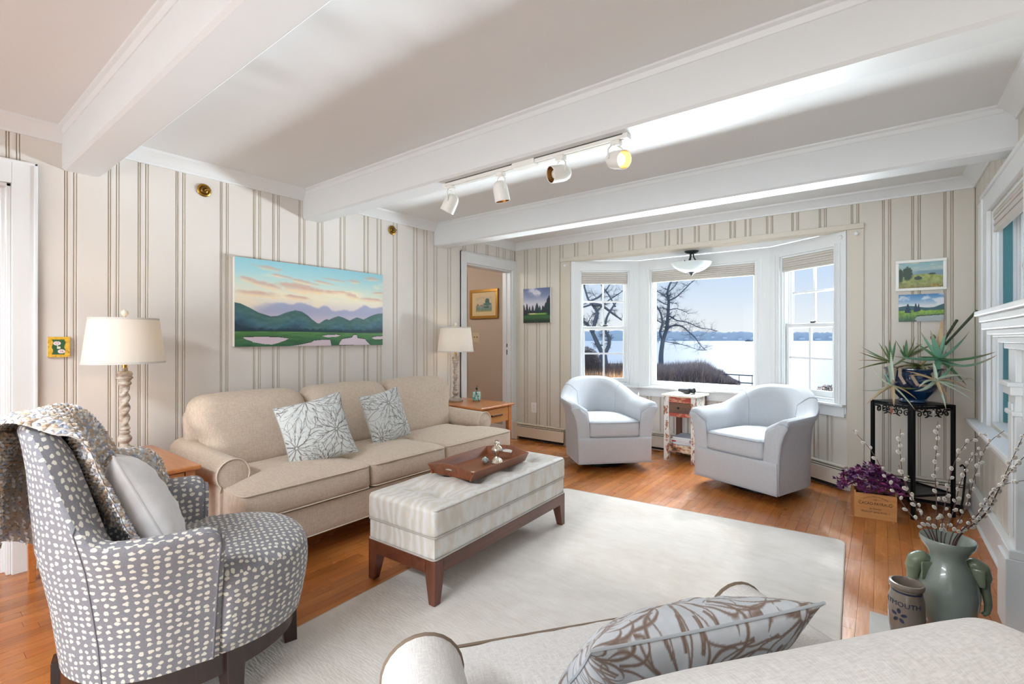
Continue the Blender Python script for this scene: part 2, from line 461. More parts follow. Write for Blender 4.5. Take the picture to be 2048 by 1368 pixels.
# unseen rear wall behind the photographer; opening added to let sky light in
REO = [(-3.1, 0.1, 0.55, 2.15)]
struct('wall_rear', holed(MB(), XL - 0.1, XR + 0.1, 0, CZ, REO, lambda u, d, z: (u, YN + 0.0 + d, z)), PLANK)
# bay walls
def bay(P, Q):
    P = Vector((*P, 0)); Q = Vector((*Q, 0)); D = (Q - P); L = D.length; D.normalize(); N = Vector((D.y, -D.x, 0))  # N to the room
    return (lambda u, d, z: tuple(P + D * u + N * d + Vector((0, 0, z)))), L
struct('ceiling_bay', MB().prism([(-2.70, 4.615), (-0.235, 4.615), (-0.82, 5.04), (-2.12, 5.04)], lambda p, t: (p[0], p[1], t), HD + 0.004, HD + 0.08), WHITE)
WZ0, WZ1 = 0.665, HD
bays = []
for i, (P, Q) in enumerate(zip(BAYP[:-1], BAYP[1:])):
    f, L = bay(P, Q); bays.append((f, L))
    op = (0.10, 0.64, 0.69, 1.94) if i != 1 else (0.13, 1.177, 0.69, 1.935)
    if i == 2: op = (L - 0.64, L - 0.10, 0.69, 1.94)
    w = struct('wall_bay_%d' % (i + 1), holed(MB(), 0, L, 0, HD, [op], f), DARKGAP)
    nj = 6 if i != 1 else 9
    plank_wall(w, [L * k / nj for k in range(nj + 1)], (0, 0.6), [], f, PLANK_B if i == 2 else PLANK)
    # flat casing boards, head, stool and apron
    c = MB()
    def cb(u0, u1, z0, z1, d0=-0.013, d1=0.012):
        c.add([f(u, d, z) for u in (u0, u1) for d in (d0, d1) for z in (z0, z1)],
              [(0, 1, 3, 2), (4, 6, 7, 5), (0, 4, 5, 1), (2, 3, 7, 6), (0, 2, 6, 4), (1, 5, 7, 3)])
    cb(0, op[0], 0.6, HD); cb(op[1], L, 0.6, HD); cb(op[0], op[1], op[3], HD); cb(op[0], op[1], 0.6, op[2])
    for u in (op[0], op[1]):
        s_ = -1 if u == op[0] else 1
        for k, dd in ((0.006, 0.017), (0.022, 0.015), (0.05, 0.016)):
            lo, hi = sorted((u + s_ * (k - 0.004), u + s_ * (k + 0.004))); cb(max(0, lo), min(L, hi), 0.67, op[3] + 0.02, 0.01, dd)
    obj('casing', c, WHITE, w)
    st = MB(); c = st; cb(0.0, L, 0.655, 0.675, 0.0, 0.05); obj('stool', st, WHITE, w, bevel=0.004)
    ap = MB(); c = ap; cb(0.01, L - 0.01, 0.57, 0.653, 0.0, 0.02); obj('apron', ap, WHITE, w, bevel=0.003)

GLASS, gnt, gb = newmat('window_glass')
gnt.nodes.remove(gb); gt = gnt.nodes.new('ShaderNodeBsdfTransparent'); gg = gnt.nodes.new('ShaderNodeBsdfGlossy'); gm = gnt.nodes.new('ShaderNodeMixShader')
gg.inputs['Roughness'].default_value = 0.02; gt.inputs[0].default_value = (0.96, 0.98, 0.98, 1); gm.inputs[0].default_value = 0.004
gnt.links.new(gt.outputs[0], gm.inputs[1]); gnt.links.new(gg.outputs[0], gm.inputs[2]); gnt.links.new(gm.outputs[0], gnt.nodes['Material Output'].inputs[0])

def window(no, f, u0, u1, z0, z1, double=True, meet=1.31, dsh=0.0):
    """f(u, d, z): d positive into the room"""
    def bx(mb, a, b, p, q, d0, d1):
        mb.add([f(u, d, z) for u in (a, b) for d in (d0, d1) for z in (p, q)],
               [(0, 1, 3, 2), (4, 6, 7, 5), (0, 4, 5, 1), (2, 3, 7, 6), (0, 2, 6, 4), (1, 5, 7, 3)])
    fr = MB(); t = 0.018
    for a, b, p, q in ((u0, u0 + t, z0, z1), (u1 - t, u1, z0, z1), (u0 + t, u1 - t, z1 - t, z1), (u0 + t, u1 - t, z0, z0 + t)):
        bx(fr, a, b, p, q, -0.13, -0.002)
    for a in ((u0 + t, u0 + t + 0.010), (u1 - t - 0.010, u1 - t)):      # parting stops
        bx(fr, a[0], a[1], z0 + t, z1 - t, -0.085 + dsh, -0.072 + dsh); bx(fr, a[0], a[1], z0 + t, z1 - t, -0.03, -0.018)
    root = struct('window_%d' % no, fr, WHITE, bevel=0.002)
    def sash(a, b, p, q, d, st, rail_b, rail_t, nx, nz):
        d += dsh
        s_ = MB(); bx(s_, a, a + st, p, q, d, d + 0.032); bx(s_, b - st, b, p, q, d, d + 0.032)
        bx(s_, a + st, b - st, p, p + rail_b, d, d + 0.032); bx(s_, a + st, b - st, q - rail_t, q, d, d + 0.032)
        so = obj('sash', s_, WHITE, root, bevel=0.003)
        m = MB(); w = 0.018
        for k in range(1, nx):
            c_ = a + st + (b - a - 2 * st) * k / nx; bx(m, c_ - w / 2, c_ + w / 2, p + rail_b, q - rail_t, d + 0.006, d + 0.026)
        for k in range(1, nz):
            c_ = p + rail_b + (q - rail_t - p - rail_b) * k / nz; bx(m, a + st, b - st, c_ - w / 2, c_ + w / 2, d + 0.007, d + 0.025)
        if m.v: obj('muntin', m, WHITE, so)
        for i_ in range(nx):
            for j_ in range(nz):
                ga = a + st + (b - a - 2 * st) * i_ / nx; gb_ = a + st + (b - a - 2 * st) * (i_ + 1) / nx
                za = p + rail_b + (q - rail_t - p - rail_b) * j_ / nz; zb_ = p + rail_b + (q - rail_t - p - rail_b) * (j_ + 1) / nz
                g = MB(); bx(g, ga, gb_, za, zb_, d + 0.014, d + 0.017); obj('pane', g, GLASS, so)
    if double:
        sash(u0 + t, u1 - t, meet - 0.02, z1 - t, -0.115, 0.026, 0.032, 0.03, 2, 2)     # upper, outer
        sash(u0 + t + 0.008, u1 - t - 0.008, z0 + t, meet + 0.018, -0.068, 0.030, 0.05, 0.034, 2, 2)
        lk = MB(); um = (u0 + u1) / 2; bx(lk, um - 0.03, um + 0.03, meet + 0.018, meet + 0.024, -0.066, -0.045); bx(lk, um - 0.006, um + 0.045, meet + 0.024, meet + 0.036, -0.062, -0.05)
        obj('sash_lock', lk, plain('sash_lock_metal', (80, 84, 86), 0.4, 0.8), root, bevel=0.003)
    else:
        sash(u0 + t, u1 - t, z0 + t, z1 - t, -0.09, 0.022, 0.026, 0.02, 1, 1)
    return root
SHADE = fabric('woven_shade_cloth', (206, 200, 192), (188, 182, 174), (60, 60, 400), 0.2)
def shade(f, u0, u1, z0, z1, label):
    o = thing('window_shade', label, 'window shade', f((u0 + u1) / 2, -0.01, z1)); inv = Matrix.Translation(-o.location)
    m = MB(); nf = 5
    for k in range(nf):
        za = z0 + (z1 - 0.02 - z0) * k / nf; zb_ = z0 + (z1 - 0.02 - z0) * (k + 1) / nf; d = 0.0 if k % 2 else 0.004
        m.add([f(u, dd, z) for u in (u0, u1) for dd in (-0.035, -0.008 + d) for z in (za, zb_ - 0.001)],
              [(0, 1, 3, 2), (4, 6, 7, 5), (0, 4, 5, 1), (2, 3, 7, 6), (0, 2, 6, 4), (1, 5, 7, 3)])
    obj('shade_cloth', m.xf(inv), SHADE, o, bevel=0.003)
    h = MB(); h.add([f(u, dd, z) for u in (u0 - 0.003, u1 + 0.003) for dd in (-0.036, -0.003) for z in (z1 - 0.02, z1 - 0.001)],
                    [(0, 1, 3, 2), (4, 6, 7, 5), (0, 4, 5, 1), (2, 3, 7, 6), (0, 2, 6, 4), (1, 5, 7, 3)])
    obj('head_rail', h.xf(inv), plain('shade_rail', (196, 190, 180), 0.5), o, bevel=0.002)
f0, L0 = bays[0]; f1, L1 = bays[1]; f2, L2 = bays[2]
window(1, f0, 0.10, 0.64, 0.69, 1.94); shade(f0, 0.121, 0.619, 1.795, 1.92, 'folded beige shade at the top of the left bay window')
window(2, f1, 0.13, 1.177, 0.69, 1.935, double=False); shade(f1, 0.151, 1.156, 1.80, 1.915, 'wide folded beige shade over the central picture window')
window(3, f2, L2 - 0.64, L2 - 0.10, 0.69, 1.94); shade(f2, L2 - 0.619, L2 - 0.121, 1.80, 1.92, 'folded beige shade at the top of the right bay window')
w4 = window(4, frw, 3.05, 3.985, 0.69, 1.95, dsh=-0.03); shade(frw, 3.08, 3.955, 1.82, 1.93, 'beige shade of the side window above the mantel')
obj('jamb_liner', MB().box(XR + 0.046, XR + 0.084, 3.953, 3.968, 0.71, 1.93), plain('teal_liner_paint', (64, 122, 128), 0.5, var=0.15), w4, bevel=0.002)['label'] = 'teal painted window jamb liner'

# opening trim of the bay: header board, pilaster boards
m = MB().box(-2.845, -0.105, YB - 0.025, YB, HD, HD + 0.042); m.box(-2.72, -0.215, YB - 0.018, YB + 0.10, HD - 0.004, HD + 0.003)
struct('trim_21', m, PLANK_B, bevel=0.004)
struct('trim_22', MB().box(-2.842, -2.72, YB - 0.014, YB + 0.02, 0.19, HD), PLANK_B, bevel=0.002)
struct('trim_23', MB().box(-0.215, -0.108, YB - 0.014, YB + 0.02, 0.19, HD), PLANK_B, bevel=0.002)
# side-window casing
m = MB()
m.box(XR - 0.022, XR, 3.985, 4.12, 0.66, 1.955); m.box(XR - 0.03, XR, 4.11, 4.13, 0.66, 2.07); m.box(XR - 0.022, XR, 2.94, 3.05, 0.66, 1.955)
m.box(XR - 0.022, XR, 2.94, 4.12, 1.955, 2.06); m.box(XR - 0.034, XR, 2.92, 4.135, 2.055, 2.075)
m.box(XR - 0.028, XR, 4.128, 4.245, 0.62, 2.05)
struct('trim_24', m, WHITE, bevel=0.003)
struct('trim_25', MB().box(XR - 0.085, XR, 2.93, 4.30, 0.655, 0.68), WHITE, bevel=0.006)
struct('trim_26', MB().box(XR - 0.02, XR, 2.98, 4.22, 0.56, 0.655), WHITE, bevel=0.003)
# door casings on the left wall
def casing(no, y0, y1, ztop, w=0.095, xo=0.02):
    m = MB()
    m.box(XL, XL + xo, y1, y1 + w, 0, ztop + 0.11); m.box(XL, XL + xo, y0 - w, y0, 0, ztop + 0.11); m.box(XL, XL + xo, y0, y1, ztop, ztop + 0.11)
    m.box(XL, XL + xo + 0.008, y1 + w - 0.014, y1 + w, 0, ztop + 0.118); m.box(XL, XL + xo + 0.008, y0 - w, y0 - w + 0.014, 0, ztop + 0.118)
    m.box(XL, XL + xo + 0.008, y0 - w, y1 + w, ztop + 0.104, ztop + 0.118)
    m.box(XL - 0.12, XL, y1 - 0.018, y1, 0, ztop); m.box(XL - 0.12, XL, y0, y0 + 0.018, 0, ztop); m.box(XL - 0.12, XL, y0, y1, ztop - 0.018, ztop)
    m.box(XL - 0.07, XL - 0.055, y1 - 0.032, y1, 0, ztop - 0.014)
    return struct('door_%d' % no, m, WHITE, bevel=0.003)
casing(1, -0.45, 0.378, 1.985); d2 = casing(2, 3.736, 4.53, 2.0, 0.085)
m = MB().box(XL - 0.075, XL - 0.045, 4.508, 4.513, 1.0, 1.06); m.box(XL - 0.075, XL - 0.045, 4.508, 4.513, 1.09, 1.13)
obj('strike_plate', m, BLACK, d2)
# hall and den beyond the doors
HALLW = plain('taupe_hall_paint', (196, 178, 160), 0.7, var=0.01)
m = MB(); m.box(-5.9, XL - 0.10, 4.62, 4.7, 0, CZ)
hw = struct('wall_hall', m, HALLW)
struct('baseboard_hall', MB().box(-5.9, XL - 0.1, 4.60, 4.62, 0.0, 0.13), WHITE, bevel=0.003)
struct('wall_hall_end', MB().box(-5.95, -5.85, 1.2, 4.7, 0, CZ), HALLW)
struct('wall_hall_partition', MB().box(-5.9, XL - 0.1, 1.4, 1.5, 0, CZ), HALLW)
struct('trim_27', MB().box(-4.42, -4.3, 4.585, 4.622, 0, 2.05), WHITE, bevel=0.003)
DENW = wood('den_panelling', (150, 108, 74), (112, 76, 50), 0.6, 2, 0.5)
struct('wall_den', MB().box(-5.4, -5.3, YN, 1.4, 0, CZ), DENW); struct('wall_den_side', MB().box(-5.4, XL - 0.1, 1.30, 1.4, 0, CZ), DENW)
struct('wall_den_rear', MB().box(-5.4, XL - 0.1, YN, YN + 0.05, 0, CZ), DENW)
# baseboards
struct('baseboard_left', MB().box(XL, XL + 0.018, 0.475, 3.65, 0, 0.14), WHITE, bevel=0.003)
m = MB().box(XR - 0.026, XR, 2.98, YB, 0, 0.185); m.box(XR - 0.034, XR, 2.98, YB, 0.17, 0.19); m.box(XR - 0.040, XR, 2.98, YB, 0.0, 0.012)
struct('baseboard_right', m, WHITE, bevel=0.003)
struct('baseboard_right_rear', MB().box(XR - 0.026, XR, YN, 0.95, 0, 0.185), WHITE, bevel=0.003)

# baseboard heaters
HEAT = plain('heater_enamel', (206, 200, 188), 0.4, var=0.02)
HEATG = plain('heater_shadow_gap', (24, 24, 26), 0.8)
def heater(f, u0, u1, label, mat=HEAT):
    o = thing('baseboard_heater', label, 'heater', f((u0 + u1) / 2, 0, 0), 0, 'baseboard heaters along the window wall'); inv = Matrix.Translation(-o.location)
    def bx(mb, a, b, d0, d1, p, q):
        mb.add([f(u, d, z) for u in (a, b) for d in (d0, d1) for z in (p, q)], [(0, 1, 3, 2), (4, 6, 7, 5), (0, 4, 5, 1), (2, 3, 7, 6), (0, 2, 6, 4), (1, 5, 7, 3)])
        return mb
    obj('front_panel', bx(MB(), u0, u1, 0.052, 0.062, 0.04, 0.158).xf(inv), mat, o, bevel=0.003)
    m = bx(MB(), u0, u1, 0.004, 0.050, 0.181, 0.194); bx(m, u0, u1, 0.004, 0.010, 0.02, 0.181); obj('top_cover', m.xf(inv), mat, o, bevel=0.003)
    obj('damper', bx(MB(), u0 + 0.01, u1 - 0.01, 0.040, 0.056, 0.164, 0.172).xf(inv), mat, o, bevel=0.001)
    obj('fin_core', bx(MB(), u0 + 0.015, u1 - 0.025, 0.012, 0.044, 0.012, 0.158).xf(inv), HEATG, o)
heater(fbk, -3.42, -2.78, 'cream baseboard heater left of the bay, beside the hall door', plain('heater_cream', (214, 204, 186), 0.4))
m = MB().box(XL, -3.42, YB - 0.062, YB - 0.004, 0, 0.20); struct('trim_28', m, plain('heater_end_cap', (214, 204, 186), 0.4), bevel=0.003)
heater(f0, 0.03, L0 - 0.04, 'baseboard heater under the left bay window'); heater(f1, 0.03, L1 - 0.03, 'baseboard heater under the central picture window')
heater(f2, 0.04, L2 + 0.01, 'baseboard heater under the right bay window'); heater(fbk, -0.205, XR - 0.04, 'white baseboard heater behind the plant stand')

# small fixings
def rosette(f, u, z, d=0.0, label='', r=0.016):
    o = tag(obj('curtain_rosette', MB().lathe([(r * 0.6, 0), (r, 0.006), (r, 0.012), (r * 0.55, 0.02), (0.001, 0.022)], 16,
            M=Matrix.Translation(f(u, d, z)) @ (Vector(f(u, d + 1, z)) - Vector(f(u, d, z))).to_track_quat('Z', 'Y').to_matrix().to_4x4()), WHITE, smooth=40), label, 'rosette')
rosette(fbk, -2.785, 2.005, 0.014, 'white rosette on the trim board left of the bay')
rosette(fbk, -0.155, 2.01, 0.014, 'white rosette on the trim board right of the bay')
rosette(f2, L2 - 0.04, 2.0, 0.012, 'white rosette on the right bay casing corner')
rosette(frw, 4.33, 2.055, 0.0, 'white peg knob left of the side window head', 0.018)
OUT = plain('outlet_plastic', (236, 234, 228), 0.4)
def outlet(f, u, z, label, sw=False, mat=OUT):
    o = thing('light_switch' if sw else 'wall_outlet', label, 'switch' if sw else 'outlet', f(u, 0.002, z)); inv = Matrix.Translation(-o.location)
    def bx(mb, a, b, d0, d1, p, q):
        mb.add([f(x_, d, z_) for x_ in (a, b) for d in (d0, d1) for z_ in (p, q)], [(0, 1, 3, 2), (4, 6, 7, 5), (0, 4, 5, 1), (2, 3, 7, 6), (0, 2, 6, 4), (1, 5, 7, 3)])
        return mb
    wv = 0.058 if sw else 0.036
    obj('cover_plate', bx(MB(), u - wv, u + wv, 0.0, 0.006, z - 0.058, z + 0.058).xf(inv), mat, o, bevel=0.002)
    if sw:
        for k in (-0.024, 0.024): obj('toggle', bx(MB(), u + k - 0.004, u + k + 0.004, 0.004, 0.018, z - 0.004, z + 0.012).xf(inv), plain('toggle', (120, 104, 84), 0.4), o)
    else:
        for k in (-0.022, 0.022): obj('socket', bx(MB(), u - 0.014, u + 0.014, 0.004, 0.009, z + k - 0.014, z + k + 0.014).xf(inv), WHITE, o, bevel=0.004)
outlet(fbk, -3.218, 0.388, 'white wall outlet below the small forest painting')
outlet(frw, 4.42, 0.34, 'white wall outlet on the right wall below the side window')
outlet(lambda u, d, z: (u, 4.62 - d, z), -4.14, 1.207, 'ivory double light switch on the hall wall', True, plain('ivory_plate', (214, 200, 168), 0.4))

# fireplace surround against the right wall
mt = thing('fireplace_mantel', 'white painted fireplace mantel with stepped shelf at the right edge', 'mantel', (XR, 2.0, 0))
inv = Matrix.Translation(-mt.location)
m = MB()
for x0, ya, z0, z1 in ((0.330, 2.985, 1.295, 1.318), (0.345, 2.975, 1.268, 1.295), (0.352, 2.965, 1.235, 1.268)):
    m.box(x0, XR - 0.001, 0.9, ya, z0, z1)
obj('shelf', m.xf(inv), WHITE, mt, bevel=0.005)
m = MB(); m.box(0.385, XR - 0.001, 1.0, 2.955, 1.205, 1.235); m.box(0.40, XR - 0.001, 1.02, 2.945, 1.180, 1.205); m.box(0.418, XR - 0.001, 1.04, 2.935, 1.155, 1.18)
m.box(0.368, 0.385, 1.0, 2.960, 1.214, 1.235)
obj('bed_moulding', m.xf(inv), WHITE, mt, bevel=0.003)
for ya in (2.93, 1.20):
    m = MB().box(0.432, XR - 0.001, ya - 0.13, ya, 0.33, 1.155); m.box(0.425, 0.432, ya - 0.10, ya - 0.03, 0.38, 0.93)
    obj('pilaster', m.xf(inv), WHITE, mt, bevel=0.003)
    m = MB().box(0.415, XR - 0.001, ya - 0.145, ya + 0.015, 0.965, 1.01); m.box(0.405, XR - 0.001, ya - 0.15, ya + 0.02, 1.0, 1.02); m.box(0.42, XR - 0.001, ya - 0.14, ya + 0.01, 0.88, 0.90)
    obj('capital', m.xf(inv), WHITE, mt, bevel=0.004)
    m = MB().box(0.40, XR - 0.001, ya - 0.15, ya + 0.02, 0, 0.30); m.box(0.41, XR - 0.001, ya - 0.145, ya + 0.015, 0.30, 0.335)
    obj('plinth', m.xf(inv), WHITE, mt, bevel=0.004)
obj('frieze', MB().box(0.45, XR - 0.001, 1.2, 2.8, 0.86, 1.155).xf(inv), WHITE, mt)
m = MB().box(0.48, XR - 0.001, 1.2, 2.8, 0.70, 0.86); m.box(0.48, XR - 0.001, 2.55, 2.8, 0, 0.7); m.box(0.48, XR - 0.001, 1.2, 1.45, 0, 0.7)
obj('slate_surround', m.xf(inv), plain('slate', (88, 92, 94), 0.5, var=0.2), mt)
obj('firebox', MB().box(0.505, XR - 0.001, 1.45, 2.55, 0, 0.7).xf(inv), plain('soot', (18, 17, 16), 0.9), mt)
he = tag(obj('hearth', MB().box(-0.04, 0.475, 1.05, 2.62, 0.0, 0.006), plain('hearth_slate', (150, 148, 146), 0.5, var=0.18, vs=14), bevel=0.002), 'flat grey slate hearth in front of the fireplace', 'hearth')
he['kind'] = 'structure'
# ------------------------------------------------------------------ value noise for printed / painted surfaces
_ng = np.random.RandomState(5)
_LAT = _ng.rand(256, 256)
def vnoise(x, y):
    x = np.asarray(x, float); y = np.asarray(y, float)
    xi = np.floor(x).astype(int); yi = np.floor(y).astype(int); fx = x - xi; fy = y - yi
    fx = fx * fx * (3 - 2 * fx); fy = fy * fy * (3 - 2 * fy)
    a = _LAT[xi % 256, yi % 256]; b = _LAT[(xi + 1) % 256, yi % 256]; c = _LAT[xi % 256, (yi + 1) % 256]; d = _LAT[(xi + 1) % 256, (yi + 1) % 256]
    return (a * (1 - fx) + b * fx) * (1 - fy) + (c * (1 - fx) + d * fx) * fy
def fbm(x, y, o=4):
    s = 0; a = 0.5; t = 0
    for k in range(o):
        s = s + a * vnoise(np.asarray(x) * 2 ** k + 17 * k, np.asarray(y) * 2 ** k + 31 * k); t += a; a *= 0.5
    return s / t
def sstep(a, b, x):
    t = np.clip((np.asarray(x, float) - a) / (b - a), 0, 1); return t * t * (3 - 2 * t)
def mixc(A, B, t):
    t = np.asarray(t)[..., None]; return A * (1 - t) + np.asarray(B, float) * t
def lin_arr(C):
    C = np.clip(C, 0, 255) / 255; return np.where(C <= 0.04045, C / 12.92, ((C + 0.055) / 1.055) ** 2.4)
def grad(v, stops):
    out = np.zeros(v.shape + (3,))
    ps = [s[0] for s in stops]
    for k in range(3): out[..., k] = np.interp(v, ps, [s[1][k] for s in stops])
    return out

def flower_lines(U, V, centers, lw):
    """outline drawing of many-petalled blooms; U, V in metres; returns line mask 0..1"""
    mask = np.zeros(U.shape)
    for cx_, cy_, R, rot in centers:
        x = U - cx_; y = V - cy_; r = np.hypot(x, y); th = np.arctan2(y, x) + rot
        for k, (rr, N) in enumerate(((1.0, 15), (0.72, 13), (0.45, 11))):
            ang = (th + k * 0.23 + 0.12 * np.sin(3 * th + cx_ * 40)) * N / (2 * PI); a = np.abs((ang - np.floor(ang)) - 0.5) * 2
            wob = 1 + 0.12 * np.sin(np.floor(ang) * 2.4 + k); s_ = r / (R * rr * wob)
            shape = np.where((s_ > 0.02) & (s_ < 1), (np.clip(4 * s_ * (1 - s_), 0, 1)) ** 0.55 * 0.92, 0)
            dist = np.abs(a - shape) * r * PI / N
            lim = 0.30 if k < 2 else 0.06
            m = (dist < lw) & (s_ > lim) & (s_ < 1.0) & ((rr == 1.0) | (r > R * 0.04))
            if k == 0: m &= (r > R * 0.55)
            elif k == 1: m &= (r > R * 0.30) & (r < R * 0.72 * 1.05)
            mask = np.maximum(mask, m.astype(float) * np.clip(1.3 - dist / lw, 0, 1))
    return mask

PILM = vcol('printed_cotton', 0.85, 0.2, 0.15, 500)
def pillow(name, label, group, size, thick, base, line, seed, M, lw=0.0016, centers=None, white=False, nn=150, sag=0.0):
    """square cushion; M places it (local x,y in its plane, z through it)"""
    rs = random.Random(seed); S = size / 2
    o = thing(name, label, 'pillow', (0, 0, 0), 0, group)
    o.matrix_world = M
    if centers is None:
        centers = [(rs.uniform(-S, S), rs.uniform(-S, S), rs.uniform(0.12, 0.17) * size / 0.42, rs.random() * 6) for _ in range(5)]
    n = nn; u = np.linspace(-1, 1, n + 1); Ug, Vg = np.meshgrid(u, u)
    pin = 0.07
    X = S * Ug * (1 - pin * (1 - Vg ** 2) * np.abs(Ug) ** 2); Y = S * Vg * (1 - pin * (1 - Ug ** 2) * np.abs(Vg) ** 2)
    prof = (np.clip(1 - np.abs(Ug) ** 2.4, 0, 1) * np.clip(1 - np.abs(Vg) ** 2.4, 0, 1)) ** 0.55
    ang = np.arctan2(Vg, Ug); rad = np.hypot(Ug, Vg)
    for side in (1, -1):
        wr_ = (fbm(Ug * 3.5 + seed, Vg * 3.5 + side * 9, 4) - 0.5) * 0.12 + 0.05 * np.sin(ang * 17 + 6 * fbm(Ug * 2 + seed, Vg * 2, 2)) * sstep(0.65, 1.1, rad)
        Z = side * thick / 2 * prof * (1 + wr_) + (fbm(Ug * 6 + seed * 3, Vg * 6 + side, 3) - 0.5) * 0.010 * prof
        Yy = Y - sag * (1 - Vg) * 0.5 * np.abs(Z) * 0
        L = flower_lines(X * 1.0, Yy, [(c[0] + (0.03 if side < 0 else 0), c[1], c[2], c[3]) for c in centers], lw) if not white else np.zeros(X.shape)
        bc = np.ones(X.shape + (3,)) * np.array(base, float); bc += ((fbm(Ug * 20, Vg * 20, 2) - 0.5) * 8)[..., None]
        C = lin_arr(mixc(bc, line, np.clip(L, 0, 1)))
        mb = MB(); P = np.stack([X, Yy, Z], -1).reshape(-1, 3); mb.v = [tuple(p) for p in P.tolist()]
        w = n + 1; I = (np.arange(n)[:, None] * w + np.arange(n)[None, :]).ravel()
        q = np.stack([I, I + 1, I + w + 1, I + w], 1)
        if side < 0: q = q[:, ::-1]
        mb.f = [tuple(x) for x in q.tolist()]; Cf = C.reshape(-1, 3).tolist(); mb.col = dict(enumerate(map(tuple, Cf)))
        obj('front_panel' if side > 0 else 'back_panel', mb, PILM, o, smooth=180)
    per = []
    for k in range(4):
        for t in np.linspace(-1, 1, 24)[:-1]:
            a, b = [(t, -1), (1, t), (-t, 1), (-1, -t)][k]
            per.append((S * a * (1 - pin * (1 - b * b) * abs(a) ** 2), S * b * (1 - pin * (1 - a * a) * abs(b) ** 2), 0))
    tb = MB().tube(per, 0.0028, 6, closed=True)
    obj('piping', tb, plain(name + '_piping', tuple(int(c * 0.9) for c in base), 0.85), o, smooth=60)
    return o

# ------------------------------------------------------------------ upholstery helpers
def outline_slab(mb, out2d, z0, z1, r, crown=0.0, nring=8, uvs=True, ztop=None, bot=True):
    """soft slab from a closed outline; crown bulges the top"""
    P = [Vector((*p, 0)) for p in out2d]; n = len(P); c = sum(P, Vector()) / n
    def inset(d):
        Q = []
        for i in range(n):
            t1 = (P[i] - P[i - 1]).normalized(); t2 = (P[(i + 1) % n] - P[i]).normalized(); t = t1 + t2
            t = t.normalized() if t.length > 1e-6 else t2
            Q.append(P[i] + Vector((-t.y, t.x, 0)) * d)
        return Q
    R = []
    if bot:
        R.append([tuple(q * 0.5 + c * 0.5 + Vector((0, 0, z0))) for q in inset(r)])
    for k in range(5):
        a = PI / 2 * k / 4; R.append([(q.x, q.y, z0 + r - r * math.cos(a)) for q in inset(r - r * math.sin(a))])
    for k in range(1, 5):
        a = PI / 2 * k / 4; R.append([(q.x, q.y, z1 - r + r * math.sin(a)) for q in inset(r - r * math.cos(a))])
    top = inset(r)
    for k in range(1, nring + 1):
        s_ = 1 - k / nring; s_ = max(s_, 0.0)
        R.append([(c.x + (q.x - c.x) * s_, c.y + (q.y - c.y) * s_, z1 + crown * (1 - s_ ** 2.2)) for q in top])
    if R[-1][0] == R[-1][1]: pass
    base = len(mb.v); mb.rings(R, True, True)
    for i in range(base, len(mb.v)): mb.uv[i] = (mb.v[i][0], mb.v[i][1] + mb.v[i][2])
    return mb
def rrect(x0, x1, y0, y1, r, n=6, bulge=0.0, ns=8):
    pts = []
    for cx_, cy_, a0 in ((x1 - r, y0 + r, -PI / 2), (x1 - r, y1 - r, 0), (x0 + r, y1 - r, PI / 2), (x0 + r, y0 + r, PI)):
        for k in range(n + 1):
            a = a0 + PI / 2 * k / n; pts.append((cx_ + r * math.cos(a), cy_ + r * math.sin(a)))
    # resample straight runs
    out = []
    for i, p in enumerate(pts):
        q = pts[(i + 1) % len(pts)]; L = math.dist(p, q); m = max(1, int(L / 0.05))
        for k in range(m): out.append((p[0] + (q[0] - p[0]) * k / m, p[1] + (q[1] - p[1]) * k / m))
    return out
def polyround(pts, r, n=4, step=0.04):
    """round the corners of a CCW polygon and resample"""
    m = len(pts); out = []
    for i in range(m):
        a = Vector((*pts[i - 1], 0)); b = Vector((*pts[i], 0)); c = Vector((*pts[(i + 1) % m], 0))
        d1 = (a - b); d2 = (c - b); rr = min(r, d1.length * 0.45, d2.length * 0.45); p1 = b + d1.normalized() * rr; p2 = b + d2.normalized() * rr
        for k in range(n + 1):
            t = k / n; out.append(p1 * (1 - t) ** 2 + b * 2 * t * (1 - t) + p2 * t * t)
    res = []
    for i, p in enumerate(out):
        q = out[(i + 1) % len(out)]; L = (q - p).length; k_ = max(1, int(L / step))
        for k in range(k_): res.append(tuple((p + (q - p) * k / k_))[:2])
    return res

CREAM = fabric('cream_linen', (214, 198, 180), (178, 158, 140), (300, 300, 300), 0.3, mottled=0.55)
CREAM2 = fabric('oatmeal_weave', (226, 224, 222), (196, 193, 190), (700, 260, 700), 0.4, mottled=0.7)
PIPE_B = plain('brown_piping', (124, 108, 92), 0.9)
PIPE_C = plain('cream_piping', (206, 192, 176), 0.9)

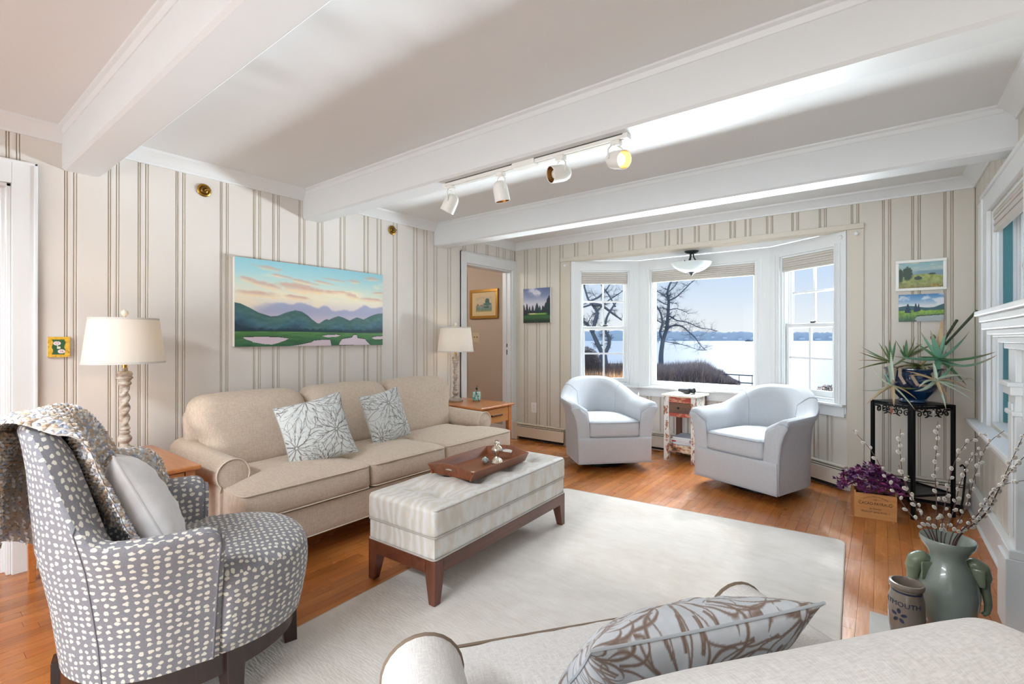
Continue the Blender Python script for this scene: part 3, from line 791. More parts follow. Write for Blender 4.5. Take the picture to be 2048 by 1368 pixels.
def rolled_seat(name, label, cat, W, D, ncush, loc, rz, fab, pipe, seat_z=0.44, back_z=0.86, arm_z=0.57, inset=0.24, zb=0.12, tc=True, roll=0.085, back_t=0.24, armrise=0.04, back_roll=0.07, lean=0.22, cush_h=0.155, bext=0.0):
    o = thing(name, label, cat, loc, rz)
    x0, x1 = -W / 2, W / 2; yf, yb = -D / 2, D / 2
    aw = 0.13                       # arm panel width
    # base
    b = MB(); b.rbox((x1 - x0) / 2 - 0.035, (yb - yf) / 2 - 0.012, (seat_z - cush_h - zb) / 2, 0.02, 6, c=(0, 0.0, (seat_z - cush_h + zb) / 2)); obj('base', b, fab, o, smooth=60)
    pb = MB().tube([(p[0], p[1], zb + 0.006) for p in rrect(x0 + 0.036, x1 - 0.036, yf + 0.012, yb - 0.012, 0.02)], 0.004, 6, closed=True); obj('welt', pb, pipe, o, smooth=60)
    for sx_ in (x0 + 0.09, x1 - 0.09):
        for sy_ in (yf + 0.14, yb - 0.10):
            obj('leg', MB().rings([[(sx_ + a_ * q, sy_ + b_ * q, z) for a_, b_ in ((-1, -1), (1, -1), (1, 1), (-1, 1))] for z, q in ((0.0, 0.018), (zb + 0.01, 0.028))]), WALN, o, bevel=0.002)
    # arms
    for s_ in (-1, 1):
        xi = (x1 - aw - 0.035) * s_        # inner face
        fx = lambda q: xi + s_ * q
        cz = arm_z - roll; co = 0.055
        prof = [(0.0, zb + 0.01), (0.0, cz - 0.05)]
        for k in range(19):
            a = PI * 1.12 - (PI * 1.12 + 0.75) * k / 18
            prof.append((co + roll * math.cos(a), cz + roll * math.sin(a)))
        prof += [(aw - 0.01, cz - roll * 0.98), (aw - 0.005, zb + 0.01)]
        R = []; ys = [yf + inset - 0.004, yf + inset, yf + inset + 0.02, yf + inset + 0.2, yf + inset + 0.4, yb - 0.1, yb - 0.02]
        for i, y in enumerate(ys):
            k = max(0, (y - (yf + inset)) / (yb - yf - inset)); sc = 0.95 if i == 0 else 1
            cxm = aw / 2
            R.append([(fx(cxm + (p[0] - cxm) * sc), y, zb + 0.01 + (p[1] - zb - 0.01) * sc * (1 + armrise / arm_z * k * k)) for p in prof])
        if s_ < 0: R = [r[::-1] for r in R]
        obj('arm', MB().rings(R), fab, o, smooth=50)
        wl_ = [(fx(p[0]), yf + inset - 0.004, p[1]) for p in prof[1:-1]]
        obj('arm_piping', MB().tube(wl_, 0.0045, 6), pipe, o, smooth=60)
    # back frame
    bx0, bx1 = x0 + 0.05 - bext, x1 - 0.05 + bext
    fr = MB(); fr.rbox((bx1 - bx0) / 2 - 0.045, 0.06, (back_z - 0.08 - zb) / 2, 0.055, 8, deform=lambda x, y, z: (x, y + z * 0.10, z), c=(0, yb - 0.085, (back_z - 0.08 + zb) / 2)); obj('back_frame', fr, fab, o, smooth=60)
    # back cushions
    ix0, ix1 = (x0 + aw + 0.035), (x1 - aw - 0.035); cw = (ix1 - ix0) / ncush
    bw0, bw1 = bx0 + 0.03, bx1 - 0.03; bcw = (bw1 - bw0) / ncush
    for k in range(ncush):
        cx_ = bw0 + bcw * (k + 0.5); hh = (back_z - seat_z + 0.05) / 2
        def df(x, y, z, k=k, hh=hh):
            t = (z + hh) / (2 * hh); fat = 1 + 0.12 * math.sin(t * PI); pin = 1.0
            if z < 0.07 and (k == 0 or k == ncush - 1):     # notch round the arm
                lim = (1 - 0.13 * sstep(0.10, -0.06, z)); s2 = -1 if k == 0 else 1
                if x * s2 > 0: x = x * float(lim if False else 1 - (0.16 if ncush > 1 else 0.13) * float(sstep(0.09, -0.03, z)))
                if ncush == 1 and x * s2 <= 0: x = x * (1 - 0.13 * float(sstep(0.09, -0.03, z)))
            y2 = y * fat + lean * (t - 0.2) * 0.55
            wr = (float(vnoise(x * 9 + k * 3, z * 14)) - 0.5) * 0.010
            return (x, y2 + wr, z + 0.012 * math.cos(x / (bcw / 2) * PI / 2) * t)
        c_ = MB().rbox(bcw / 2 - 0.002, back_t / 2, hh, min(0.095, back_t / 2), 16, deform=df, c=(cx_, yb - 0.10 - back_t / 2 - 0.03, seat_z - 0.05 + hh))
        obj('back_cushion', c_, fab, o, smooth=180)
    # seat cushions
    ytk = yb - 0.10 - back_t + 0.04
    for k in range(ncush):
        a = ix0 + cw * k + 0.003; b_ = ix0 + cw * (k + 1) - 0.003
        pts = [(a, yf), (b_, yf), (b_, ytk), (a, ytk)]
        ear = aw * 0.80 + 0.02; ye = yf + inset - 0.012
        if tc:
            if k == 0 and k == ncush - 1: pts = [(a - ear, yf), (b_ + ear, yf), (b_ + ear, ye), (b_, ye), (b_, ytk), (a, ytk), (a, ye), (a - ear, ye)]
            elif k == 0: pts = [(a - ear, yf), (b_, yf), (b_, ytk), (a, ytk), (a, ye), (a - ear, ye)]
            elif k == ncush - 1: pts = [(a, yf), (b_ + ear, yf), (b_ + ear, ye), (b_, ye), (b_, ytk), (a, ytk)]
        out = polyround(pts, 0.045)
        m = MB(); outline_slab(m, out, seat_z - cush_h, seat_z - 0.005, 0.03, 0.035, 10)
        nv = []
        for x, y, z in m.v:
            fr_y = sstep(yf + 0.10, yf, y); bulg = float(fr_y) * 0.012 * math.sin(min(1, max(0, (z - seat_z + cush_h) / cush_h)) * PI)
            nv.append((x, y - bulg + (float(vnoise(x * 40, z * 18)) - 0.5) * 0.008 * float(fr_y), z + (float(vnoise(x * 7 + k, y * 9)) - 0.5) * 0.008))
        m.v = nv
        co_ = obj('seat_cushion', m, fab, o, smooth=180)
        for zz in (seat_z - 0.018, seat_z - cush_h + 0.012):
            cxp = sum(p[0] for p in out) / len(out); cyp = sum(p[1] for p in out) / len(out)
            obj('cushion_piping', MB().tube([(cxp + (p[0] - cxp) * 0.985, p[1] - (0.006 if p[1] < yf + 0.05 else -0.0), zz) for p in out], 0.004, 6, closed=True), pipe, co_, smooth=60)
    return o

WALN = wood('walnut_stain', (112, 62, 42), (70, 36, 26), 1.0, 2, 0.35, 0.3)
WALNH = wood('walnut_stain_rail', (112, 62, 42), (70, 36, 26), 1.0, 1, 0.35, 0.3)
CHERRY = wood('cherry_wood', (206, 136, 78), (176, 104, 54), 1.0, 0, 0.3, 0.35)

sofa = rolled_seat('sofa', 'cream three-seat sofa with rolled arms against the left wall', 'sofa', 2.20, 0.94, 3, (-2.885, 2.075, 0), math.radians(90), CREAM, PIPE_C,
                   seat_z=0.455, back_z=0.855, arm_z=0.575, inset=0.24, zb=0.13, roll=0.08)
near = rolled_seat('armchair', 'pale oatmeal armchair with brown piping, seen from behind in the right foreground', 'armchair', 0.97, 0.92, 1,
                   (-0.30, 0.80, 0), math.radians(233.13), CREAM2, PIPE_B, seat_z=0.45, back_z=0.785, arm_z=0.605, inset=0.21, zb=0.10, tc=True, roll=0.08, back_t=0.18, lean=0.02, bext=0.08)

def orient(x, y, z, rz, tilt, roll=0.0):
    return Matrix.Translation((x, y, z)) @ Matrix.Rotation(rz, 4, 'Z') @ Matrix.Rotation(tilt, 4, 'X') @ Matrix.Rotation(roll, 4, 'Z')
LG = (206, 210, 208); DL = (104, 92, 88)
# pillow: local z faces forward; tilt 90deg stands it up; rz=90deg faces +X
pillow('throw_pillow', 'light grey pillow with brown dahlia outlines, left one on the cream sofa', 'dahlia print pillows', 0.395, 0.13, LG, DL, 3,
       orient(-2.72, 1.585, 0.637, math.radians(70), math.radians(72), math.radians(12)), lw=0.0015,
       centers=[(-0.14, -0.07, 0.16, 0.3), (0.10, -0.03, 0.15, 1.0), (0.0, -0.20, 0.12, 2.0), (-0.02, 0.19, 0.2, 0.5), (0.2, 0.2, 0.15, 0.1), (-0.23, 0.2, 0.1, 0.7), (0.22, -0.2, 0.1, 0.7)])
pillow('throw_pillow', 'light grey pillow with brown dahlia outlines, right one on the cream sofa', 'dahlia print pillows', 0.37, 0.13, LG, DL, 8,
       orient(-2.80, 2.165, 0.640, math.radians(96), math.radians(74), math.radians(7)), lw=0.0015,
       centers=[(0.0, 0.09, 0.17, 0.1), (0.10, -0.09, 0.16, 1.3), (-0.13, -0.13, 0.12, 2.0), (0.19, 0.2, 0.14, 0.5), (-0.2, 0.16, 0.12, 1.1)])
pillow('throw_pillow', 'grey pillow with bold brown petal lines on the foreground oatmeal armchair', None, 0.42, 0.15, (182, 187, 192), (112, 92, 80), 11,
       orient(-0.318, 0.90, 0.592, math.radians(233.13), math.radians(46), math.radians(-4)), lw=0.0024, nn=220,
       centers=[(0.02, 0.12, 0.22, 0.1), (0.2, -0.12, 0.2, 1.3), (-0.17, -0.1, 0.2, 2.0), (-0.2, 0.2, 0.18, 0.5), (0.22, 0.2, 0.16, 0.9)])

# ------------------------------------------------------------------ barrel swivel chairs
def shell_plan(a, yf, b, n):
    """stations from left front round the back to right front: (x, y, nx, ny, backness)"""
    out = []; straight = 12; arc = n
    for k in range(straight): out.append((-a, yf + (0 - yf) * (k / straight) ** 1.7, -1, 0, 0))
    for k in range(arc + 1):
        t = PI - PI * k / arc; x, y = a * math.cos(t), b * math.sin(t); nx, ny = b * math.cos(t), a * math.sin(t); L = math.hypot(nx, ny)
        out.append((x, y, nx / L, ny / L, math.sin(t)))
    for k in range(straight - 1, -1, -1): out.append((a, yf + (0 - yf) * (k / straight) ** 1.7, 1, 0, 0))
    return out
def barrel(name, label, loc, rz, a, yf, b, fab, pipe, arm_h, back_h, zb, flare, thick, taper=1.0, lean=0.0, group=None, exp=2.0, arms_dip=0.0, shoulder=(0.25, 0.85)):
    o = thing(name, label, 'armchair', loc, rz, group)
    S = shell_plan(a, yf, b, 30); R = []; uvr = []; s_acc = 0
    for i, (x, y, nx, ny, bk) in enumerate(S):
        if i: s_acc += math.hypot(x - S[i - 1][0], y - S[i - 1][1])
        sh = float(sstep(shoulder[0], shoulder[1], bk)); H = arm_h + (back_h - arm_h) * sh - arms_dip * float(sstep(0, 0.5, y - yf)) * (1 - sh)
        q_ = 1 - min(1, max(0, (y - yf)) / 0.045); H -= 0.032 * (1 - math.sqrt(max(0, 1 - q_ * q_)))
        fl = flare * (1 - 0.55 * sh)
        prof = [(0, zb), (0, zb + (H - zb) * 0.25), (0.004, zb + (H - zb) * 0.5), (0.25 * fl, H - 0.14), (0.6 * fl, H - 0.07), (fl, H - 0.022), (fl - 0.008, H - 0.005), (fl - 0.028, H + 0.003),
                (fl - thick * 0.55, H), (fl - thick * 0.82, H - 0.018), (-thick * 0.9, H - 0.06), (-thick, H - 0.14), (-thick - 0.01, zb + (H - zb) * 0.55), (-thick - 0.012, zb + 0.16), (-thick * 0.6, zb + 0.10), (-thick * 0.5, zb)]
        r = []; uu = []; pl = 0; prev = None
        for d, z in prof:
            k = taper + (1 - taper) * min(1, max(0, (z - zb) / (arm_h - zb))) if taper != 1 else 1
            px = (x + nx * d) * k; py = (y + ny * d) * k + lean * max(0, z - arm_h * 0.55) * bk
            r.append((px, py, z)); pl += math.dist((d, z), prev) if prev else 0; prev = (d, z); uu.append((s_acc, pl))
        R.append(r); uvr += uu
    nn_ = len(R[0]); mb = MB(); us_ = [u_[0] for u_ in uvr[::nn_]]
    def part(lo, hi, vf):
        rr = [r[lo:hi + 1] for r in R]; uv_ = [(us_[i], vf(r, k)) for i, r in enumerate(R) for k in range(lo, hi + 1)]
        mb.rings(rr, False, False, closed=False, uvs=uv_)
    def v_in(r, k):
        return r[k][2] + 0.31 if k >= 9 else r[9][2] + 0.31 + sum(math.dist(r[j], r[j + 1]) for j in range(k, 9))
    part(0, 6, lambda r, k: r[k][2]); part(9, 15, lambda r, k: r[k][2] + 0.31)
    cr_l = [0.0]
    for i in range(1, len(R)): cr_l.append(cr_l[-1] + math.dist(R[i][8], R[i - 1][8]))
    mb.rings([r[6:10] for r in R], False, False, closed=False, uvs=[(cr_l[i] + 4, sum(math.dist(r[j], r[j + 1]) for j in range(6, k)) + 2) for i, r in enumerate(R) for k in range(6, 10)])
    shell = obj('shell', mb, fab, o, smooth=180)
    # rolled front faces of the arms
    for idx, sgn in ((0, -1), (-1, 1)):
        r = R[idx]; cxm = sum(p[0] for p in r) / nn_; R2 = []
        for q, dy in ((1.0, 0.0), (0.94, -0.008), (0.78, -0.014), (0.3, -0.016)):
            R2.append([(cxm + (p[0] - cxm) * q, p[1] + dy * (1), p[2] if q > 0.95 else zb + (p[2] - zb) * (0.985 if q > 0.5 else 0.96) + 0.004) for p in r])
        if sgn > 0: R2 = [x_[::-1] for x_ in R2]
        m2 = MB(); m2.rings(R2, False, True)
        for i_, p_ in enumerate(m2.v): m2.uv[i_] = (p_[0] - 5 * sgn, p_[2])
        obj('arm_front', m2, fab, o, smooth=180)
        obj('piping', MB().tube([p for p in r[0:13]], 0.0035, 6), pipe, o, smooth=60)
    for bkx in (-0.80, 0.80):   # seams of the back
        best = min(S, key=lambda s_: abs(s_[0] - bkx * a) + (0 if s_[1] > 0.02 else 9)); i = S.index(best)
        pts = [R[i][k] for k in (range(3, 14) if taper == 1.0 else range(0, 7))]
        obj('back_seam', MB().tube([(p[0] * 1.001, p[1] * 1.001, p[2] + 0.001) for p in pts], 0.0022, 5), pipe, o)
    return o, R

GREYF = fabric('pale_blue_grey_twill', (196, 199, 203), (176, 179, 185), (420, 420, 420), 0.15, mottled=0.4)
GPIPE = plain('grey_piping', (158, 162, 170), 0.85)
def swivel(label, loc, rz):
    o, R = barrel('swivel_armchair', label, loc, rz, 0.345, -0.36, 0.34, GREYF, GPIPE, 0.615, 0.80, 0.075, 0.062, 0.105, 1.0, 0.10, 'pale grey swivel armchairs by the bay window', arms_dip=-0.01, shoulder=(0.05, 1.0))
    m = MB(); m.rbox(0.342, 0.020, 0.118, 0.012, 6, c=(0, -0.366, 0.190)); obj('front_rail', m, GREYF, o, smooth=60)
    m = MB().tube([(-0.345, -0.384, 0.078), (0.345, -0.384, 0.078)], 0.004, 6); obj('welt', m, GPIPE, o)
    m = MB().box(-0.33, 0.33, -0.35, 0.05, 0.10, 0.27); m.lathe([(0.3, 0.10), (0.3, 0.27)], 32, c=(0, 0.02, 0)); obj('seat_deck', m, GREYF, o)
    out = polyround([(-0.238, -0.385), (0.238, -0.385), (0.238, 0.12), (0.12, 0.24), (-0.12, 0.24), (-0.238, 0.12)], 0.05)
    m = MB(); outline_slab(m, out, 0.30, 0.455, 0.035, 0.02, 10); c = obj('seat_cushion', m, GREYF, o, smooth=180)
    for z in (0.437, 0.315): obj('cushion_piping', MB().tube([(p[0] * 0.99, p[1], z) for p in out], 0.0035, 6, closed=True), GPIPE, c, smooth=60)
    m = MB().lathe([(0.22, 0.0), (0.235, 0.008), (0.235, 0.02), (0.2, 0.03), (0.06, 0.032), (0.06, 0.08)], 40); obj('swivel_base', m, BLACK, o, smooth=40)
    return o
swivel('pale grey swivel armchair left of the distressed side table', (-2.165, 4.245, 0), math.radians(46))
swivel('pale grey swivel armchair right of the distressed side table', (-0.775, 4.31, 0), math.radians(-20.3))

# dotted swivel chair in the left foreground
DOT, dnt, db = newmat('grey_fabric_with_cream_dots')
uvn = dnt.nodes.new('ShaderNodeUVMap'); mp = dnt.nodes.new('ShaderNodeMapping'); dnt.links.new(uvn.outputs[0], mp.inputs[0]); mp.inputs['Scale'].default_value = (38, 50, 1)
nz = dnt.nodes.new('ShaderNodeTexNoise'); nz.inputs['Scale'].default_value = 90; nz.inputs['Detail'].default_value = 1; dnt.links.new(uvn.outputs[0], nz.inputs['Vector'])
vm = dnt.nodes.new('ShaderNodeVectorMath'); vm.operation = 'MULTIPLY_ADD'; vm.inputs[1].default_value = (0.45, 0.45, 0); dnt.links.new(nz.outputs['Color'], vm.inputs[0]); dnt.links.new(mp.outputs[0], vm.inputs[2])
vo = dnt.nodes.new('ShaderNodeTexVoronoi'); vo.voronoi_dimensions = '2D'; vo.inputs['Randomness'].default_value = 0.38; vo.inputs['Scale'].default_value = 1; dnt.links.new(vm.outputs[0], vo.inputs['Vector'])
dm = ramp(dnt, vo.outputs['Distance'], [(0.25, 1.0), (0.31, 0.0)])
gcol = mixrgb(dnt, noise(dnt, 300, 2, coord(dnt)), lin((106, 106, 112)), lin((142, 141, 147)))
dnt.links.new(mixrgb(dnt, dm, gcol, lin((214, 210, 198))), db.inputs['Base Color']); db.inputs['Roughness'].default_value = 0.9; db.inputs['Sheen Weight'].default_value = 0.15
bump(dnt, db, dm, 0.25, 0.002)
DPIPE = plain('grey_seam', (112, 112, 118), 0.9)
dloc = (-1.965, 0.60, 0); drz = math.radians(164)
dch, DR = barrel('dotted_swivel_chair', 'grey swivel chair with cream dots and dark wood base, left foreground', dloc, drz, 0.335, -0.12, 0.33, DOT, DPIPE, 0.625, 0.95, 0.195, 0.035, 0.085, 0.86, 0.05, exp=2, shoulder=(0.45, 0.95))
out = []
for k in range(72):
    t = 2 * PI * k / 72; c_, s_ = math.cos(t), math.sin(t)
    if s_ < -0.001: out.append((0.333 * math.copysign(abs(c_) ** 0.86, c_), -0.10 - 0.345 * abs(s_) ** 0.94))
    else: out.append((0.268 * c_, -0.10 + 0.34 * s_))
m = MB(); R_ = []
for z, q in ((0.197, 0.60), (0.197, 0.985), (0.24, 1.0), (0.29, 1.012), (0.34, 1.018), (0.39, 1.01), (0.42, 0.995), (0.445, 0.965), (0.462, 0.91), (0.474, 0.80), (0.482, 0.6), (0.486, 0.4), (0.488, 0.15)):
    kz = 0.86 + 0.14 * (min(z, 0.47) - 0.195) / 0.43
    R_.append([(p[0] * q * kz, (p[1] + 0.05) * q * (kz if p[1] > -0.1 else 0.93 + 0.07 * (z - 0.195) / 0.28) - 0.05, z) for p in out])
m.rings(R_[:8], True, False)
for i_, p_ in enumerate(m.v):
    an = (math.atan2(p_[1], p_[0]) + PI / 2) % (2 * PI); m.uv[i_] = (an * 0.37 + 9 if an < PI else (an - 2 * PI) * 0.37 + 9, p_[2])
n0_ = len(m.v); m.rings(R_[7:], False, True)
for i_ in range(n0_, len(m.v)): m.uv[i_] = (m.v[i_][0] + 3, m.v[i_][1])
obj('seat', m, DOT, dch, smooth=180)
DW = wood('espresso_wood', (58, 34, 28), (30, 18, 16), 1, 2, 0.3, 0.4)
out2 = [(0.325 * math.cos(2 * PI * k / 72), (0.32 if k < 36 else 0.44) * math.sin(2 * PI * k / 72)) for k in range(72)]
R_ = []
for z, q in ((0.20, 0.78), (0.20, 0.89), (0.115, 0.89), (0.115, 0.78)):
    R_.append([(p[0] * q * 0.93, p[1] * q, z) for p in out2])
R_.append(R_[0]); m = MB().rings(R_, False, False); obj('base_ring', m, DW, dch, smooth=30)
for t in (-PI / 2, -PI + 0.45, -0.45, PI / 2):
    i = int(((t % (2 * PI)) / (2 * PI)) * 72) % 72; x, y = out2[i][0] * 0.79, out2[i][1] * 0.85
    Mx = Matrix.Translation((x, y, 0)) @ Matrix.Rotation(t, 4, 'Z')
    m = MB().rings([[tuple(Mx @ Vector((a_ * q + off, b_ * q, z))) for a_, b_ in ((-1, -1), (1, -1), (1, 1), (-1, 1))] for z, q, off in ((0, 0.022, 0.012), (0.13, 0.03, 0.0), (0.2, 0.03, 0))])
    obj('leg', m, DW, dch, bevel=0.003)
obj('swivel_plate', MB().lathe([(0.2, 0.19), (0.2, 0.205)], 32), BLACK, dch)

# white pillow standing in the dotted chair
DM = Matrix.Translation(dloc) @ Matrix.Rotation(drz, 4, 'Z')
pillow('throw_pillow', 'plain white pillow leaning in the dotted swivel chair', None, 0.40, 0.15, (228, 228, 230), (228, 228, 230), 21,
       DM @ orient(-0.02, 0.07, 0.635, 0.12, math.radians(66), math.radians(-10)), white=True, nn=60)

# knitted throw over the back of the dotted chair
bl = thing('knitted_throw', 'chunky knitted throw in white, tan and blue grey over the dotted chair back', 'blanket', dloc, drz)
def back_top(lx):
    bk = math.sqrt(max(0.0, 1 - (lx / 0.335) ** 2)); sh = float(sstep(0.45, 0.95, bk))
    H = 0.625 + 0.325 * sh; y = 0.33 * bk + 0.05 * max(0, H - 0.344) * bk
    return H, y, sh
NU, NV = 120, 210
def throw_pt(u, v):
    lx = -0.235 + 0.60 * u + 0.15 * float(sstep(0.44, 0.6, v))
    w = 0.045 * math.sin(u * 17) * (abs(v - 0.45) ** 1.2)
    lx += 0.05 * math.sin(v * 5) * (1 - u) * float(sstep(0.2, 0.5, v)) - 0.02 * float(sstep(0.5, 0.0, v)) * (1 - u)
    l2 = max(-0.31, min(0.31, lx)); H, yb_, sh = back_top(l2); H = max(H, 0.74)
    over = 0.030 + 0.012 * math.sin(u * 9 + 1)
    ct = 0.44   # v of the crest
    if v < ct:          # front: hangs down the inside
        d = (ct - v) / ct * 0.40; yy = yb_ - 0.075; z = H + over - d
        y = yy - 0.03 - 0.10 * (1 - math.exp(-d * 5)) * 0.6
        if d < 0.09: t = d / 0.09 * PI / 2; y = yb_ - 0.03 - 0.06 * math.sin(t); z = H + over - 0.06 * (1 - math.cos(t))
        else: z = H + over - 0.06 - (d - 0.09); y = yb_ - 0.09 - (d - 0.09) * 0.34
        y -= max(0, w)
    else:
        d = (v - ct) / (1 - ct) * 0.46
        if d < 0.12: t = d / 0.12 * PI / 2; y = yb_ - 0.03 + 0.105 * math.sin(t); z = H + over - 0.07 * (1 - math.cos(t))
        else:
            z = H + over - 0.07 - (d - 0.12); y = yb_ + 0.085 - (d - 0.12) * 0.02 + 0.03 * math.sin(u * 14 + d * 6) + abs(w) * 0.6
    if lx > 0.31: z -= (lx - 0.31) * 0.5; y -= (lx - 0.31) * 0.4
    return Vector((lx, y, z))
pal = np.array([(240, 236, 230), (228, 218, 204), (206, 178, 150), (168, 178, 198), (246, 246, 248), (190, 174, 156), (218, 220, 226), (236, 228, 214)], float)
uu_, vv_ = np.meshgrid(np.linspace(0, 1, NU * 3 + 1), np.linspace(0, 1, NV * 2 + 1))
rows = np.zeros_like(uu_)
class _G: pass
# base cloth
mb = MB(); mb.grid(60, 90, throw_pt); 
cl_ = obj('cloth', mb, plain('throw_ground', (206, 200, 192), 0.95, var=0.25, vs=60), bl, smooth=180)
# stitches: short fat yarn loops laid in rows, too many to count
st = MB(); rs = random.Random(4); NS, MS = 56, 78
for j in range(MS):
    for i in range(NS):
        u = (i + 0.5 + rs.uniform(-0.2, 0.2)) / NS; v = (j + 0.5 + rs.uniform(-0.2, 0.2)) / MS
        p = throw_pt(u, v); pu = throw_pt(min(1, u + 0.01), v) - p; pv = throw_pt(u, min(1, v + 0.01)) - p
        if pu.length < 1e-6 or pv.length < 1e-6: continue
        a_ = pu.normalized(); b_ = pv.normalized(); n_v = a_.cross(b_)
        if n_v.length < 1e-3: continue
        n_v.normalize(); sg = 1 if (i + j) % 2 else -1
        dr = (b_ * 0.8 + a_ * 0.6 * sg).normalized(); sd = dr.cross(n_v).normalized()
        L = 0.0098 * rs.uniform(0.8, 1.25); wd = 0.0052 * rs.uniform(0.8, 1.2); hgt = 0.0055 * rs.uniform(0.7, 1.4)
        for side in (1, -1):
            c0 = p + n_v * 0.001 * side; q = [c0 - dr * L, c0 + sd * wd, c0 + dr * L, c0 - sd * wd, c0 + n_v * hgt * side]
            band = fbm(np.array([u * 3 + 2]), np.array([j * 0.55]), 2)[0]
            k = int(min(7, max(0, (rs.random() * 0.7 + band * 0.3) * 8))); c = lin(pal[k])
            st.add(q, [(0, 1, 4), (1, 2, 4), (2, 3, 4), (3, 0, 4)], cols=[c] * 5)
        if rs.random() < 0.5:   # loose fluff
            f0_ = p + n_v * 0.004; f1_ = f0_ + (n_v + Vector((rs.uniform(-1, 1), rs.uniform(-1, 1), rs.uniform(-1, 1))) * 0.9).normalized() * rs.uniform(0.008, 0.022)
            st.add([f0_, f0_ + sd * 0.0009, f1_], [(0, 1, 2)], cols=[lin((236, 228, 216))] * 3)
s_o = obj('stitches', st, vcol('yarn', 0.9, 0.4), bl); s_o['kind'] = 'stuff'

# ------------------------------------------------------------------ ottoman
OTF, ont, ob_ = newmat('pale_silk_with_leaf_veins')
wv = ont.nodes.new('ShaderNodeTexWave'); wv.inputs['Scale'].default_value = 3.0; wv.inputs['Distortion'].default_value = 9; wv.inputs['Detail'].default_value = 3; wv.inputs['Detail Scale'].default_value = 1.6
ont.links.new(coord(ont, 'Object', (2.2, 2.2, 1.0)), wv.inputs['Vector'])
vein = ramp(ont, wv.outputs['Fac'], [(0.0, (0.56, 0.52, 0.45)), (0.42, (0.60, 0.575, 0.54)), (0.5, (0.68, 0.57, 0.42)), (0.58, (0.60, 0.58, 0.55)), (1.0, (0.66, 0.65, 0.63))])
ont.links.new(vein, ob_.inputs['Base Color']); ob_.inputs['Roughness'].default_value = 0.5; ob_.inputs['Sheen Weight'].default_value = 0.3
bump(ont, ob_, noise(ont, 1.5, 3, coord(ont, 'Object', (90, 90, 8))), 0.25, 0.004)
ot = thing('ottoman', 'long cream tufted ottoman bench on dark wood legs in front of the sofa', 'ottoman', (-1.815, 2.05, 0.008), math.radians(2.2))
hx, hy = 0.228, 0.588
tuft = [(x, y) for y in (-0.40, -0.135, 0.135, 0.40) for x in (-0.085, 0.085)]
def otop(x, y, z):
    dz = 0
    if z > 0:
        d = min(math.hypot(x - tx, y - ty) for tx, ty in tuft)
        dz = 0.024 * (1 - (x / hx) ** 2) * (1 - (y / hy) ** 4) - 0.032 * math.exp(-(d / 0.022) ** 2) - 0.030 * math.exp(-(d / 0.075) ** 2) - sum(0.006 * math.exp(-((y - ty_) / 0.011) ** 2) * (1 - (x / hx) ** 2) for ty_ in (-0.40, -0.135, 0.135, 0.40))
    k = 1 + 0.01 * math.cos(z / 0.1 * PI / 2)
    return (x * k + (float(vnoise(y * 60, z * 20)) - 0.5) * 0.003, y * k, z + dz)
m = MB().rbox(hx, hy, 0.066, 0.022, 44, deform=otop, c=(0, 0, 0.362)); obj('tufted_cushion', m, OTF, ot, smooth=180)
m = MB().rbox(hx - 0.003, hy - 0.003, 0.052, 0.012, 8, c=(0, 0, 0.250)); obj('upholstered_box', m, OTF, ot, smooth=60)
OP = plain('ottoman_piping', (176, 168, 160), 0.7)
for z, sc in ((0.418, 0.992), (0.302, 1.003), (0.203, 1.0)):
    obj('piping', MB().tube([(p[0] * sc, p[1] * sc, z) for p in rrect(-hx, hx, -hy, hy, 0.02)], 0.0038, 6, closed=True), OP, ot, smooth=60)
for i, (x, y) in enumerate(tuft): obj('tuft_button', MB().lathe([(0.011, 0), (0.011, 0.003), (0.006, 0.006), (0.001, 0.007)], 12, c=(x, y, 0.392)), OTF, ot, smooth=60)
m = MB()
for sx_ in (-1, 1): m.box(sx_ * (hx - 0.012) - 0.012, sx_ * (hx - 0.012) + 0.012, -hy + 0.05, hy - 0.05, 0.135, 0.198)
for sy_ in (-1, 1): m.box(-hx + 0.05, hx - 0.05, sy_ * (hy - 0.012) - 0.012, sy_ * (hy - 0.012) + 0.012, 0.135, 0.198)
obj('rail', m, WALNH, ot, bevel=0.003)
for sx_ in (-1, 1):
    for sy_ in (-1, 1):
        X = sx_ * hx; Y = sy_ * hy
        R_ = [[(X - sx_ * a_, Y - sy_ * b_, z) for a_, b_ in ((0, 0), (w, 0), (w, w), (0, w))] for z, w in ((0.0, 0.038), (0.135, 0.062), (0.198, 0.062))]
        if sx_ * sy_ < 0: R_ = [r[::-1] for r in R_]
        obj('leg', MB().rings(R_), WALN, ot, bevel=0.003)

